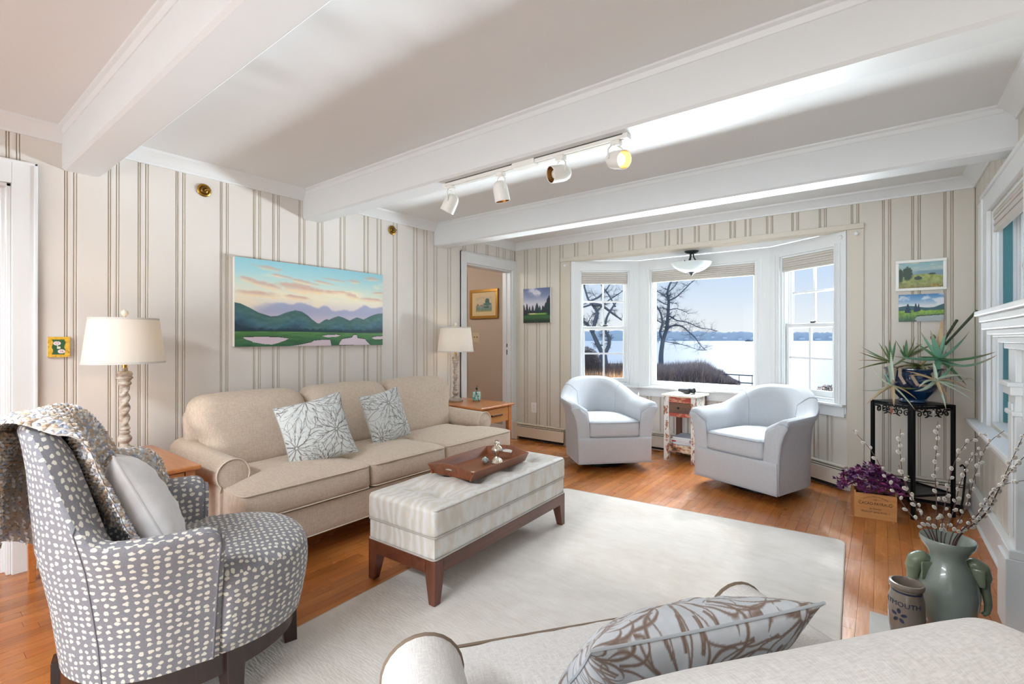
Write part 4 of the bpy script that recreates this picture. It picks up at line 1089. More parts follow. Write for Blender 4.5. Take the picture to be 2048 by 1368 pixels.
# tray with handles, on the ottoman
TRW = wood('acacia_tray', (150, 88, 52), (104, 56, 34), 1.0, 1, 0.4, 0.2)
tr = thing('serving_tray', 'brown wooden serving tray with cut-out handles on the ottoman', 'tray', (-1.835, 2.085, 0.4550), math.radians(3))
tw, tl = 0.135, 0.24
obj('tray_bottom', MB().box(-tw, tw, -tl, tl, 0.0, 0.009), TRW, tr, bevel=0.002)
for s_ in (-1, 1):
    m = MB(); m.prism([(0, 0), (0.009, 0), (0.036, 0.052), (0.027, 0.052)], lambda p, t: (s_ * (tw - 0.006 + p[0]), t, p[1] + 0.001), -tl - 0.02, tl + 0.02); obj('side_panel', m, TRW, tr, bevel=0.0015)
for s_ in (-1, 1):       # ends with the handle slot: profile ring bridged round the hole
    N = 20; outer = []; inner = []
    for k in range(N + 1):
        x = -tw - 0.022 + (2 * tw + 0.044) * k / N; outer.append((x, 0.052 + 0.022 * math.cos(x / (tw + 0.022) * PI / 2) ** 1.2))
    loop_o = [(-tw + 0.0, 0.0), (tw - 0.0, 0.0)] + outer[::-1]
    no_ = len(loop_o); cx_, cz_ = 0, 0.043
    def at_angle(a, hx_, hz_, r_):
        # stadium slot point by angle
        c_, s2 = math.cos(a), math.sin(a); t_ = min(hx_ / max(1e-6, abs(c_)), hz_ / max(1e-6, abs(s2))); return (cx_ + c_ * t_, cz_ + s2 * t_)
    loop_i = []
    for p in loop_o:
        a = math.atan2((p[1] - cz_) * 3.0, p[0] - cx_); loop_i.append((cx_ + 0.045 * math.copysign(abs(math.cos(a)) ** 0.5, math.cos(a)), cz_ + 0.010 * math.copysign(abs(math.sin(a)) ** 0.5, math.sin(a))))
    f3 = lambda p, t: (p[0], s_ * (tl - 0.004 + p[1] * 0.48 + t), p[1] + 0.001)
    m = MB(); vs = [f3(p, 0) for p in loop_o] + [f3(p, 0.009) for p in loop_o] + [f3(p, 0) for p in loop_i] + [f3(p, 0.009) for p in loop_i]
    fs = []
    for i in range(no_):
        j = (i + 1) % no_
        fs += [(i, j, 2 * no_ + j, 2 * no_ + i), (no_ + i, 3 * no_ + i, 3 * no_ + j, no_ + j), (i, no_ + i, no_ + j, j), (2 * no_ + i, 2 * no_ + j, 3 * no_ + j, 3 * no_ + i)]
    m.add(vs, fs); obj('handle_end', m, TRW, tr)
TM = Matrix.Translation(tr.location) @ Matrix.Rotation(math.radians(3), 4, 'Z')
MERC, mnt, mb_ = newmat('mercury_glass'); mb_.inputs['Metallic'].default_value = 0.9; mb_.inputs['Roughness'].default_value = 0.12
mnt.links.new(ramp(mnt, noise(mnt, 60, 4, coord(mnt)), [(0.35, lin((236, 232, 226))), (0.65, lin((196, 178, 150)))]), mb_.inputs['Base Color'])
p_ = TM @ Vector((0.045, 0.10, 0.0095))
prof = [(0.034, 0), (0.036, 0.004), (0.030, 0.014), (0.018, 0.028), (0.011, 0.042), (0.014, 0.050), (0.026, 0.058), (0.033, 0.070), (0.034, 0.080), (0.026, 0.094), (0.014, 0.103), (0.010, 0.108), (0.018, 0.116), (0.011, 0.122), (0.009, 0.128), (0.012, 0.132), (0.009, 0.132)]
m = MB(); R_ = []
for r, z in prof:
    R_.append([(r * (1 + (0.05 if z < 0.045 else 0) * math.cos(k * PI)) * math.cos(2 * PI * k / 36), r * (1 + (0.05 if z < 0.045 else 0) * math.cos(k * PI)) * math.sin(2 * PI * k / 36), z) for k in range(36)])
tag(obj('bud_vase', m.rings(R_), MERC, smooth=50, loc=p_), 'small fluted silver glass bud vase on the wooden tray', 'vase')
CRY = plain('cut_crystal', (190, 204, 210), 0.05, 0.7)
for (x, y, r, lb, mt_) in ((0.0, 0.045, 0.021, 'faceted crystal stone in the middle of the tray', CRY), (-0.025, 0.075, 0.017, 'dark mineral stone behind the crystal on the tray', plain('dark_mineral', (74, 66, 64), 0.25, 0.3, var=0.5, vs=90))):
    q = MB().rbox(r, r * 0.9, r * 0.85, r * 0.9, 4, deform=lambda a, b, c: (a * (1 + 0.25 * math.sin(b * 200 + c * 170)), b * (1 + 0.2 * math.sin(a * 210)), c * (1 + 0.2 * math.cos(a * 190 + b * 150))), c=(0, 0, r * 1.0))
    tag(obj('mineral_stone', q, mt_, loc=TM @ Vector((x, y, 0.0095))), lb, 'stone')
for (x, y, r, lb) in ((0.075, -0.165, 0.033, 'large white sand dollar in the near corner of the tray'), (0.0, -0.17, 0.02, 'small pale shell inside the tray by the near handle'), (-0.075, -0.20, 0.024, 'white shell seen through the near tray handle')):
    tag(obj('sea_shell', MB().lathe([(r, 0.0), (r * 0.98, 0.004), (r * 0.6, 0.009), (r * 0.1, 0.011)], 20), plain('shell_white', (226, 216, 204), 0.6, var=0.08, vs=60), smooth=60, loc=TM @ Vector((x, y, 0.0095))), lb, 'shell', 'white shells on the tray')

# ------------------------------------------------------------------ rug
RUG, rnt, rb = newmat('ivory_shorn_rug'); rb.inputs['Roughness'].default_value = 0.95; rb.inputs['Sheen Weight'].default_value = 0.3
rn = noise(rnt, 2.2, 5, coord(rnt), 0.62, 0.5); rn2 = noise(rnt, 9, 3, coord(rnt, 'Object', (1, 3, 1)))
rc_ = ramp(rnt, rn, [(0.25, lin((190, 179, 168))), (0.5, lin((206, 199, 191))), (0.75, lin((216, 211, 205)))])
rnt.links.new(mixrgb(rnt, 0.2, rc_, ramp(rnt, rn2, [(0.3, lin((180, 172, 164))), (0.7, lin((220, 215, 209)))])), rb.inputs['Base Color'])
bump(rnt, rb, noise(rnt, 14, 4, coord(rnt, 'Object', (2, 9, 1))), 0.25, 0.01)
A_, B_, C_, D_ = (-2.0, 3.28), (-0.17, 3.435), (-0.05, 0.0), (-1.86, -0.1)
m = MB(); q = polyround([D_, C_, B_, A_], 0.06)
outline_slab(m, q, 0.0006, 0.0085, 0.003, 0.0, 3); rg = thing('area_rug', 'large ivory area rug on the wooden floor under the ottoman', 'rug'); obj('pile', m, RUG, rg, smooth=50)
obj('edge_binding', MB().tube([(p[0], p[1], 0.005) for p in q], 0.0045, 6, closed=True), plain('rug_binding', (176, 166, 154), 0.9), rg, smooth=60)
# ------------------------------------------------------------------ end tables and lamps
def end_table(label, x0, x1, y0, y1, zt, drawer=True):
    o = thing('end_table', label, 'end table', ((x0 + x1) / 2, (y0 + y1) / 2, 0), 0, None)
    hx, hy = (x1 - x0) / 2, (y1 - y0) / 2
    m = MB().box(-hx, hx, -hy, hy, zt - 0.022, zt); obj('tabletop', m, CHERRY, o, bevel=0.006)
    for sx_ in (-1, 1):
        for sy_ in (-1, 1):
            X, Y = sx_ * (hx - 0.04), sy_ * (hy - 0.04)
            m = MB().rings([[(X + a * w, Y + b * w, z) for a, b in ((-1, -1), (1, -1), (1, 1), (-1, 1))] for z, w in ((0, 0.013), (zt - 0.17, 0.02), (zt - 0.022, 0.02))])
            obj('leg', m, CHERRY, o, bevel=0.002)
    h0, h1 = zt - 0.165, zt - 0.024
    m = MB(); m.box(-hx + 0.06, hx - 0.06, -hy + 0.028, -hy + 0.045, h0, h1); m.box(-hx + 0.06, hx - 0.06, hy - 0.045, hy - 0.028, h0, h1); m.box(-hx + 0.028, -hx + 0.045, -hy + 0.06, hy - 0.06, h0, h1)
    m.box(hx - 0.05, hx - 0.04, -hy + 0.06, hy - 0.06, h0, h1)
    obj('apron', m, CHERRY, o, bevel=0.0015)
    d = obj('drawer', MB().box(hx - 0.042, hx - 0.024, -hy + 0.064, hy - 0.064, h0 + 0.004, h1 - 0.006), wood('cherry_front', (206, 146, 88), (182, 116, 64), 1.0, 1, 0.3, 0.3), o, bevel=0.002)
    hl = MB().box(hx - 0.024, hx - 0.008, -0.075, 0.075, zt - 0.098, zt - 0.086); hl.box(hx - 0.024, hx - 0.010, -0.075, -0.067, zt - 0.102, zt - 0.084); hl.box(hx - 0.024, hx - 0.010, 0.067, 0.075, zt - 0.102, zt - 0.084)
    obj('handle', hl, WALNH, d, bevel=0.002)
    return o
end_table('cherry wood end table with drawer at the hall-door end of the sofa', -3.46, -2.79, 3.18, 3.66, 0.58)
end_table('cherry wood end table between the dotted chair and the sofa', -3.36, -2.64, 0.39, 0.935, 0.58)
LAMPW, lnt, lb = newmat('washed_turned_wood')
lnt.links.new(ramp(lnt, noise(lnt, 26, 5, coord(lnt, 'Object', (1, 1, 2.4)), 0.6), [(0.3, lin((146, 128, 112))), (0.5, lin((184, 172, 158))), (0.7, lin((208, 200, 186)))]), lb.inputs['Base Color']); lb.inputs['Roughness'].default_value = 0.7
SHADEM, snt, sb_ = newmat('linen_lamp_shade'); snt.nodes.remove(sb_)
df_ = snt.nodes.new('ShaderNodeBsdfDiffuse'); tl_ = snt.nodes.new('ShaderNodeBsdfTranslucent'); ms_ = snt.nodes.new('ShaderNodeMixShader'); ms_.inputs[0].default_value = 0.38
df_.inputs[0].default_value = (0.86, 0.84, 0.80, 1); tl_.inputs[0].default_value = (0.9, 0.84, 0.74, 1)
snt.links.new(df_.outputs[0], ms_.inputs[1]); snt.links.new(tl_.outputs[0], ms_.inputs[2]); snt.links.new(ms_.outputs[0], snt.nodes['Material Output'].inputs[0])
BULB = plain('bulb_glow', (255, 236, 200), 0.4, em=((255, 226, 180), 6))
def table_lamp(label, x, y, z):
    o = thing('table_lamp', label, 'lamp', (x, y, z), 0, None)
    obj('lamp_base', MB().lathe([(0.074, 0), (0.076, 0.004), (0.074, 0.018), (0.062, 0.022), (0.05, 0.03), (0.026, 0.044), (0.018, 0.054), (0.018, 0.06)], 36), LAMPW, o, smooth=40)
    R_ = []; n = 28   # turned and twisted column
    for k in range(0, 111):
        t = k / 110; z_ = 0.06 + 0.40 * t
        if t < 0.12: r = 0.018 + 0.014 * math.sin(t / 0.12 * PI); tw_ = 0
        elif t < 0.22: r = 0.017 + 0.008 * abs(math.sin((t - 0.12) / 0.10 * PI * 2)); tw_ = 0
        elif t < 0.76: r = 0.0175 + 0.002 * math.sin((t - 0.22) / 0.54 * PI); tw_ = 1
        elif t < 0.96:
            s_ = (t - 0.76) / 0.20; r = 0.020 + 0.009 * abs(math.sin(s_ * PI * 3)) + 0.006 * s_; tw_ = 0
            if 0.5 < s_ < 0.75: r += 0.006
        else: r = 0.014; tw_ = 0
        R_.append([(r * (1 + tw_ * 0.28 * math.cos(2 * (2 * PI * j / n) - t * 46)) * math.cos(2 * PI * j / n), r * (1 + tw_ * 0.28 * math.cos(2 * (2 * PI * j / n) - t * 46)) * math.sin(2 * PI * j / n), z_) for j in range(n)])
    obj('twisted_column', MB().rings(R_), LAMPW, o, smooth=50)
    obj('socket', MB().lathe([(0.011, 0.455), (0.011, 0.51), (0.016, 0.515), (0.016, 0.55)], 16), BRASS, o, smooth=40)
    obj('bulb', MB().lathe([(0.012, 0.55), (0.03, 0.60), (0.03, 0.63), (0.015, 0.655), (0.002, 0.66)], 16), BULB, o, smooth=60)
    m = MB(); n = 56; rb_, rt_ = 0.178, 0.150
    P = [(rb_, 0.487), (rb_ - 0.001, 0.492), (rt_, 0.722), (rt_ - 0.003, 0.722), (rb_ - 0.004, 0.49), (rb_ - 0.003, 0.487)]
    R_ = [[(r * math.cos(2 * PI * k / n), r * math.sin(2 * PI * k / n), z_) for k in range(n)] for r, z_ in P + P[:1]]
    sh = obj('lamp_shade', m.rings(R_, False, False), SHADEM, o, smooth=40)
    for r, z_ in ((rb_, 0.489), (rt_, 0.719)):
        q = MB().rings([[(rr * math.cos(2 * PI * k / n), rr * math.sin(2 * PI * k / n), zz) for k in range(n)] for rr, zz in ((r + 0.001, z_ - 0.004), (r + 0.0015, z_ - 0.004), (r + 0.0005, z_ + 0.006), (r - 0.0005, z_ + 0.006), (r + 0.001, z_ - 0.004))], False, False)
        obj('shade_trim', q, plain('shade_trim_cloth', (206, 200, 192), 0.8), sh)
    m = MB().tube([(0, 0, 0.55), (0, 0, 0.724)], 0.0025, 6)
    for a in range(3): m.tube([(0, 0, 0.715), (rt_ * math.cos(a * 2.094), rt_ * math.sin(a * 2.094), 0.715)], 0.002, 5)
    obj('harp', m, BRASS, o)
    obj('finial', MB().lathe([(0.006, 0.722), (0.008, 0.728), (0.005, 0.733), (0.014, 0.742), (0.017, 0.752), (0.013, 0.764), (0.003, 0.770)], 18), plain('finial_wood', (226, 218, 204), 0.5), o, smooth=60)
    light('POINT', 'table_lamp_light', (x, y, z + 0.60), 13, (1.0, 0.82, 0.58), shadow_soft_size=0.03)
    return o
table_lamp('twisted-column table lamp on the end table by the hall door', -3.31, 3.39, 0.5805)
table_lamp('twisted-column table lamp on the end table behind the dotted chair', -3.19, 0.765, 0.5805)
# lamp cord
tag(obj('lamp_cord', MB().tube([(-3.36, 3.40, 0.585), (-3.40, 3.36, 0.585), (-3.445, 3.33, 0.586), (-3.47, 3.31, 0.57), (-3.475, 3.30, 0.4)], 0.003, 6), BLACK), 'dark lamp cord running off the back of the far end table', 'cord')
# bird candle holder
bh = thing('tealight_holder', 'turquoise glass tealight cube in a wire stand with a bronze bird', 'candle holder', (-3.14, 3.51, 0.5805), math.radians(35))
TURQ, tnt, tb_ = newmat('turquoise_mosaic'); vo2 = tnt.nodes.new('ShaderNodeTexVoronoi'); vo2.inputs['Scale'].default_value = 60; tnt.links.new(coord(tnt), vo2.inputs['Vector'])
tnt.links.new(ramp(tnt, vo2.outputs['Color'], [(0.2, lin((92, 178, 186))), (0.6, lin((166, 214, 210))), (0.9, lin((206, 226, 214)))]), tb_.inputs['Base Color']); tb_.inputs['Roughness'].default_value = 0.2
m = MB().box(-0.036, 0.036, -0.036, 0.036, 0.012, 0.095); obj('glass_cube', m, TURQ, bh, bevel=0.006)
BRZ = plain('dark_bronze', (74, 62, 44), 0.35, 0.8, var=0.2, vs=60)
m = MB()
for s_ in (-1, 1):
    m.tube([(0.02 * s_ * 1.5, -0.045, 0), (0.0, -0.045, 0.10)], 0.002, 6); m.tube([(0.02 * s_ * 1.5, 0.045, 0), (0.0, 0.045, 0.10)], 0.002, 6)
    m.tube([(s_ * 0.03, -0.045, 0.008), (s_ * 0.03, 0.045, 0.008)], 0.002, 6)
m.tube([(0, -0.045, 0.10), (0, 0.045, 0.10)], 0.002, 6)
obj('wire_stand', m, BRZ, bh)
m = MB().tube([(0.0, -0.034, 0.126), (0, -0.026, 0.129), (0, -0.016, 0.130), (0, 0.0, 0.122), (0, 0.016, 0.122), (0, 0.026, 0.128), (0, 0.044, 0.150)], [0.001, 0.008, 0.009, 0.013, 0.010, 0.004, 0.003], 12)
m.tube([(0, 0.0, 0.112), (0, 0, 0.10)], 0.002, 6); obj('bird', m, BRZ, bh, smooth=80)

# ------------------------------------------------------------------ distressed side table
CHIP, cnt, cb_ = newmat('chipped_white_paint')
cm = ramp(cnt, noise(cnt, 17, 6, coord(cnt, 'Object', (1.6, 1.6, 0.8)), 0.75), [(0.44, 0.0), (0.475, 1.0)])
cnt.links.new(mixrgb(cnt, cm, lin((150, 92, 62)), lin((224, 220, 212))), cb_.inputs['Base Color']); cb_.inputs['Roughness'].default_value = 0.8; bump(cnt, cb_, cm, 0.4, 0.003)
REDP, rnt2, rb2 = newmat('chipped_red_paint')
cm = ramp(rnt2, noise(rnt2, 20, 6, coord(rnt2, 'Object', (0.6, 1, 1.6)), 0.7), [(0.40, 0.0), (0.5, 1.0)])
rnt2.links.new(mixrgb(rnt2, cm, lin((196, 150, 120)), lin((164, 72, 58))), rb2.inputs['Base Color']); rb2.inputs['Roughness'].default_value = 0.8
OLDW = wood('old_brown_wood', (126, 92, 72), (86, 60, 48), 1.4, 0, 0.7, 0); OLDWZ = wood('old_brown_post', (116, 74, 56), (84, 52, 42), 1.4, 2, 0.7, 0)
st_ = thing('side_table', 'narrow distressed side table with chipped white legs between the grey chairs', 'side table', (-1.535, 4.80, 0), math.radians(-4))
sw_, sd_ = 0.150, 0.165
obj('tabletop', MB().box(-sw_ - 0.018, sw_ + 0.018, -sd_ - 0.02, sd_ + 0.015, 0.632, 0.65), plain('cream_enamel', (232, 228, 210), 0.35, var=0.05, vs=14), st_, bevel=0.003)
for sx_ in (-1, 1):
    for sy_ in (-1, 1):
        obj('leg', MB().box(sx_ * sw_ - (0.026 if sx_ < 0 else 0.032) + 0.026 * (sx_ < 0) - 0.0, sx_ * sw_ + (0.052 if sx_ < 0 else 0.0), sy_ * sd_ - (0.0 if sy_ < 0 else 0.035), sy_ * sd_ + (0.035 if sy_ < 0 else 0.0), 0, 0.632), CHIP if sy_ < 0 else OLDWZ, st_, bevel=0.002)
lx0, lx1 = -sw_ + 0.052, sw_ - 0.032
obj('upper_rail', MB().box(lx0, lx1, -sd_ + 0.004, -sd_ + 0.022, 0.575, 0.632), REDP, st_, bevel=0.001)
dr = obj('drawer', MB().box(lx0 + 0.002, lx1 - 0.002, -sd_ + 0.002, -sd_ + 0.02, 0.477, 0.572), OLDW, st_, bevel=0.002)
obj('knob', MB().lathe([(0.005, 0), (0.005, 0.008), (0.011, 0.012), (0.011, 0.016), (0.002, 0.019)], 14, M=Matrix.Translation((0, -sd_ + 0.003, 0.525)) @ Matrix.Rotation(PI / 2, 4, 'X')), BLACK, dr, smooth=50)
obj('lower_rail', MB().box(lx0, lx1, -sd_ + 0.004, -sd_ + 0.022, 0.438, 0.474), REDP, st_, bevel=0.001)
m = MB(); m.box(-sw_ + 0.01, -sw_ + 0.025, -sd_ + 0.035, sd_ - 0.035, 0.438, 0.632); m.box(sw_ - 0.02, sw_ - 0.006, -sd_ + 0.035, sd_ - 0.035, 0.438, 0.632); m.box(-sw_ + 0.05, sw_ - 0.03, sd_ - 0.02, sd_ - 0.004, 0.438, 0.632)
obj('side_rail', m, CHIP, st_, bevel=0.001)
obj('shelf', MB().box(-sw_ + 0.01, sw_ - 0.005, -sd_ + 0.03, sd_ - 0.01, 0.118, 0.13), OLDW, st_)
MOT, mnt2, mb2 = newmat('mottled_board'); mnt2.links.new(ramp(mnt2, noise(mnt2, 15, 5, coord(mnt2, 'Object', (0.8, 1, 1.2)), 0.7), [(0.4, lin((60, 50, 44))), (0.47, lin((176, 120, 80))), (0.56, lin((206, 196, 176)))]), mb2.inputs['Base Color']); mb2.inputs['Roughness'].default_value = 0.8
obj('shelf_front', MB().box(lx0, lx1, -sd_ + 0.004, -sd_ + 0.022, 0.10, 0.165), MOT, st_, bevel=0.002)
SM = Matrix.Translation(st_.location) @ Matrix.Rotation(math.radians(-4), 4, 'Z')
mg = [((206, 212, 218), 0.012, 'white and red spined magazine at the bottom of the side table stack'), ((186, 40, 52), 0.010, 'red spined magazine low in the side table stack'), ((214, 220, 226), 0.014, 'pale blue magazine in the middle of the side table stack'),
      ((180, 44, 56), 0.009, 'upper red spined magazine in the side table stack'), ((226, 226, 224), 0.011, 'plain white magazine near the top of the side table stack'), ((152, 160, 172), 0.013, 'grey covered magazine on top of the side table stack')]
z_ = 0.1305
for i, (c, h, lb_) in enumerate(mg):
    h *= 1.45
    g = thing('magazine', lb_, 'magazine', SM @ Vector((rnd.uniform(-0.006, 0.006), 0.01, z_)), math.radians(-4 + rnd.uniform(-5, 5)), 'magazines on the side table shelf')
    obj('pages', MB().box(-0.088, 0.088, -0.115, 0.115, 0.001, h - 0.001), plain('pages', (228, 230, 232), 0.7, var=0.1, vs=200), g)
    m = MB().box(-0.09, 0.09, -0.117, 0.117, h - 0.001, h); m.box(-0.09, 0.09, -0.117, 0.117, 0, 0.001); m.box(-0.09, -0.05 if i in (1, 3) else -0.088, -0.1175, -0.115, 0, h); obj('cover', m, plain('cover_%d' % i, c, 0.4, var=0.2, vs=20), g)
    z_ += h + 0.0006
# binoculars with strap on the table
bn = thing('binoculars', 'black binoculars lying on the distressed side table', 'binoculars', SM @ Vector((-0.005, 0.03, 0.651)), math.radians(-25))
RUB = plain('black_rubber', (34, 35, 38), 0.45, var=0.2, vs=80)
for s_ in (-1, 1):
    m = MB().lathe([(0.017, -0.055), (0.019, -0.05), (0.016, -0.03), (0.021, -0.02), (0.022, 0.015), (0.026, 0.05), (0.027, 0.068), (0.022, 0.068), (0.021, 0.06)], 20, M=Matrix.Translation((0, s_ * 0.034, 0.028)) @ Matrix.Rotation(PI / 2, 4, 'Y'))
    obj('barrel', m, RUB, bn, smooth=40)
m = MB().box(-0.03, 0.03, -0.03, 0.03, 0.02, 0.038); m.lathe([(0.009, -0.02), (0.009, 0.02)], 14, M=Matrix.Translation((-0.01, 0, 0.042)) @ Matrix.Rotation(PI / 2, 4, 'Y')); obj('hinge', m, RUB, bn, bevel=0.002)
obj('strap', MB().tube([(-0.05, 0.03, 0.03), (-0.06, 0.07, 0.012), (0.0, 0.085, 0.006), (0.09, 0.03, 0.004), (0.12, -0.02, 0.004), (0.115, -0.06, 0.006)], 0.0035, 6), BLACK, bn, smooth=60)

# ------------------------------------------------------------------ paintings
PAINT = vcol('oil_paint', 0.45, 0, 0.15, 260)
EDGE = plain('canvas_edge', (232, 228, 220), 0.7)
def canvas(label, w, h, nx, ny, fn, M, t=0.035, name='painting', frame=None, gap=0.004):
    """local x right, local y up, local z out of the wall"""
    o = thing(name, label, 'painting'); o.matrix_world = M
    u, v = np.meshgrid(np.linspace(0, 1, nx + 1), np.linspace(0, 1, ny + 1)); C = lin_arr(fn(u, v)).reshape(-1, 3).tolist()
    mb = MB(); P = np.stack([(u - 0.5) * w, (0.5 - v) * h, np.full_like(u, t + 0.0006)], -1).reshape(-1, 3); mb.v = [tuple(p) for p in P.tolist()]
    wd = nx + 1; I = (np.arange(ny)[:, None] * wd + np.arange(nx)[None, :]).ravel(); mb.f = [tuple(q) for q in np.stack([I, I + wd, I + wd + 1, I + 1], 1).tolist()]
    mb.col = dict(enumerate(map(tuple, C)))
    obj('picture', mb, PAINT, o)
    obj('stretcher', MB().box(-w / 2, w / 2, -h / 2, h / 2, gap, t), EDGE, o, bevel=0.002)
    if frame:
        fw, fd, fm = frame; m = MB()
        for a, b, c, d in ((-w / 2 - fw, w / 2 + fw, h / 2, h / 2 + fw), (-w / 2 - fw, w / 2 + fw, -h / 2 - fw, -h / 2), (-w / 2 - fw, -w / 2, -h / 2, h / 2), (w / 2, w / 2 + fw, -h / 2, h / 2)):
            m.box(a, b, c, d, gap, fd)
        obj('frame', m, fm, o, bevel=0.003)
    return o
def wallM(x, y, z, face):   # face: 'x+' (left wall), 'y-' (back walls)
    if face == 'x+': return Matrix(((0, 0, 1, x), (1, 0, 0, y), (0, 1, 0, z), (0, 0, 0, 1)))
    return Matrix(((1, 0, 0, x), (0, 0, -1, y), (0, 1, 0, z), (0, 0, 0, 1)))
def cover(img, col, m): return mixc(img, col, np.clip(m, 0, 1))
def big_painting(u, v):
    img = grad(v, [(0, (140, 192, 204)), (0.14, (160, 202, 206)), (0.3, (208, 216, 200)), (0.42, (232, 222, 198)), (0.55, (214, 202, 204)), (0.75, (222, 200, 196))])
    img = cover(img, (240, 224, 190), sstep(0.52, 0.72, fbm(u * 4 + 3, v * 6, 4)) * sstep(0.05, 0.25, v) * 0.7)
    cl = fbm(u * 5 + v * 3.2 + 1.7, v * 13 - u * 6.0, 4); band = sstep(0.06, 0.16, v) * sstep(0.47, 0.36, v)
    for cx_, cy_, rx, ry, sl in ((0.19, 0.09, 0.09, 0.03, 0.35), (0.27, 0.17, 0.07, 0.02, 0.35), (0.08, 0.25, 0.06, 0.035, 0.8), (0.17, 0.29, 0.09, 0.035, 0.5), (0.14, 0.40, 0.12, 0.04, 0.15), (0.38, 0.30, 0.14, 0.06, 0.25),
                                 (0.50, 0.31, 0.14, 0.035, 0.2), (0.40, 0.21, 0.09, 0.025, 0.4), (0.55, 0.20, 0.08, 0.02, 0.35), (0.65, 0.30, 0.06, 0.025, 0.1), (0.62, 0.15, 0.08, 0.02, 0.2), (0.76, 0.14, 0.06, 0.03, 0.05), (0.90, 0.08, 0.07, 0.03, -0.15), (0.36, 0.41, 0.09, 0.03, 0.25), (0.74, 0.34, 0.05, 0.04, 0.5), (0.90, 0.37, 0.1, 0.03, 0.1), (0.96, 0.27, 0.06, 0.02, -0.2)):
        dx = u - cx_; dy = (v - cy_) - sl * dx * 0.6; d = (dx / rx) ** 2 + (dy / ry) ** 2
        m = sstep(1.5, 0.1, d + (fbm(u * 22, v * 22 + cx_ * 9, 3) - 0.5) * 1.8)
        img = cover(img, (242, 206, 158), m * 0.85 * sstep(-0.2, 0.9, dy / ry)); img = cover(img, (206, 160, 142), m * 0.75 * sstep(0.7, -0.5, dy / ry))
    edge = 0.545 + 0.05 * np.sin(u * 9 + 2) - 0.05 * np.exp(-((u - 0.85) / 0.05) ** 2) - 0.05 * np.exp(-((u - 0.56) / 0.04) ** 2) - 0.03 * np.exp(-((u - 0.68) / 0.05) ** 2) + (fbm(u * 18, v * 4, 3) - 0.5) * 0.07
    edge = edge - 0.03
    m = sstep(-0.012, 0.02, v - edge) * sstep(0.06, 0.22, u + (v - 0.55)); img = cover(img, (160, 164, 192), m * 0.95)
    img = cover(img, (200, 188, 202), m * sstep(0.56, 0.70, v)); img = cover(img, (226, 198, 194), sstep(0.66, 0.78, v) * 0.6)
    pts = [(0, .507), (.03, .515), (.08, .558), (.13, .61), (.2, .648), (.24, .64), (.3, .59), (.35, .563), (.39, .575), (.43, .62), (.46, .67), (.495, .715), (.51, .715), (.54, .675), (.56, .658), (.575, .668), (.61, .635), (.645, .614), (.68, .63), (.73, .668), (.76, .64), (.785, .622), (.81, .632), (.84, .646), (.88, .61), (.92, .578), (.96, .557), (1, .55)]
    hl = np.interp(u, [p[0] for p in pts], [p[1] for p in pts]); m = sstep(-0.003, 0.004, v - hl); dep = np.clip((v - hl) / 0.25, 0, 1)
    hc = grad(dep, [(0, (66, 100, 98)), (0.25, (72, 112, 108)), (0.6, (66, 106, 122)), (1.0, (40, 66, 84))]) + ((fbm(u * 30, v * 40, 4) - 0.5) * 34)[..., None]
    img = img * (1 - m[..., None]) + hc * m[..., None]
    m = sstep(0.775, 0.805, v + (fbm(u * 60, v * 20, 3) - 0.5) * 0.04); img = cover(img, (32, 58, 66), m * 0.8)
    m = sstep(0.826, 0.832, v + 0.004 * np.sin(u * 6)); gc = grad(v, [(0.82, (92, 142, 78)), (0.9, (70, 120, 74)), (1.0, (48, 100, 70))]) + ((fbm(u * 14, v * 60, 3) - 0.5) * 40)[..., None]
    img = img * (1 - m[..., None]) + gc * m[..., None]
    def pool(poly):
        ins = np.zeros(u.shape, bool); n = len(poly)
        for i in range(n):
            (x1, y1), (x2, y2) = poly[i], poly[(i + 1) % n]
            c = ((y1 > v) != (y2 > v)) & (u < (x2 - x1) * (v - y1) / (y2 - y1 + 1e-12) + x1); ins ^= c
        return ins
    un = lambda X, Y: ((X - 140) / 1740, (Y - (140 + 210 * (X - 140) / 1740)) / ((1195 - 30 * (X - 140) / 1740) - (140 + 210 * (X - 140) / 1740)))
    for P in ([(215, 1085), (350, 1078), (560, 1080), (680, 1095), (640, 1118), (560, 1150), (500, 1168), (420, 1162), (310, 1140), (300, 1128), (250, 1110)], [(1055, 1065), (1120, 1052), (1240, 1048), (1290, 1058), (1230, 1074), (1120, 1080)],
              [(700, 1186), (820, 1165), (930, 1140), (960, 1120), (1080, 1108), (1155, 1108), (1165, 1140), (1170, 1178)], [(1270, 1168), (1280, 1140), (1310, 1100), (1440, 1082), (1465, 1050), (1505, 1050), (1515, 1088), (1620, 1100), (1650, 1130), (1700, 1168)], [(1715, 1085), (1760, 1070), (1885, 1064), (1885, 1098), (1760, 1100)]):
        Q = [un(*p) for p in P]; ins = pool(Q); Q2 = [(a, b - 0.012) for a, b in Q]; img = cover(img, (52, 74, 62), (pool(Q2) & ~ins).astype(float) * 0.8)
        img = cover(img, (218, 202, 212), ins.astype(float))
    return img
canvas('large unframed painting of pink clouds over hills and marsh pools above the sofa', 1.215, 0.612, 420, 220, big_painting, wallM(XL, 2.032, 1.446, 'x+'), 0.036)
def pine(img, u, v, cx_, base, top, w, col, seed=0):
    t = np.clip((v - top) / (base - top), 0, 1); hw = w * (t ** 0.7) * (0.75 + 0.5 * fbm(u * 40 + seed, v * 26, 3)); return cover(img, col, ((np.abs(u - cx_) < hw) & (v > top) & (v < base)).astype(float))
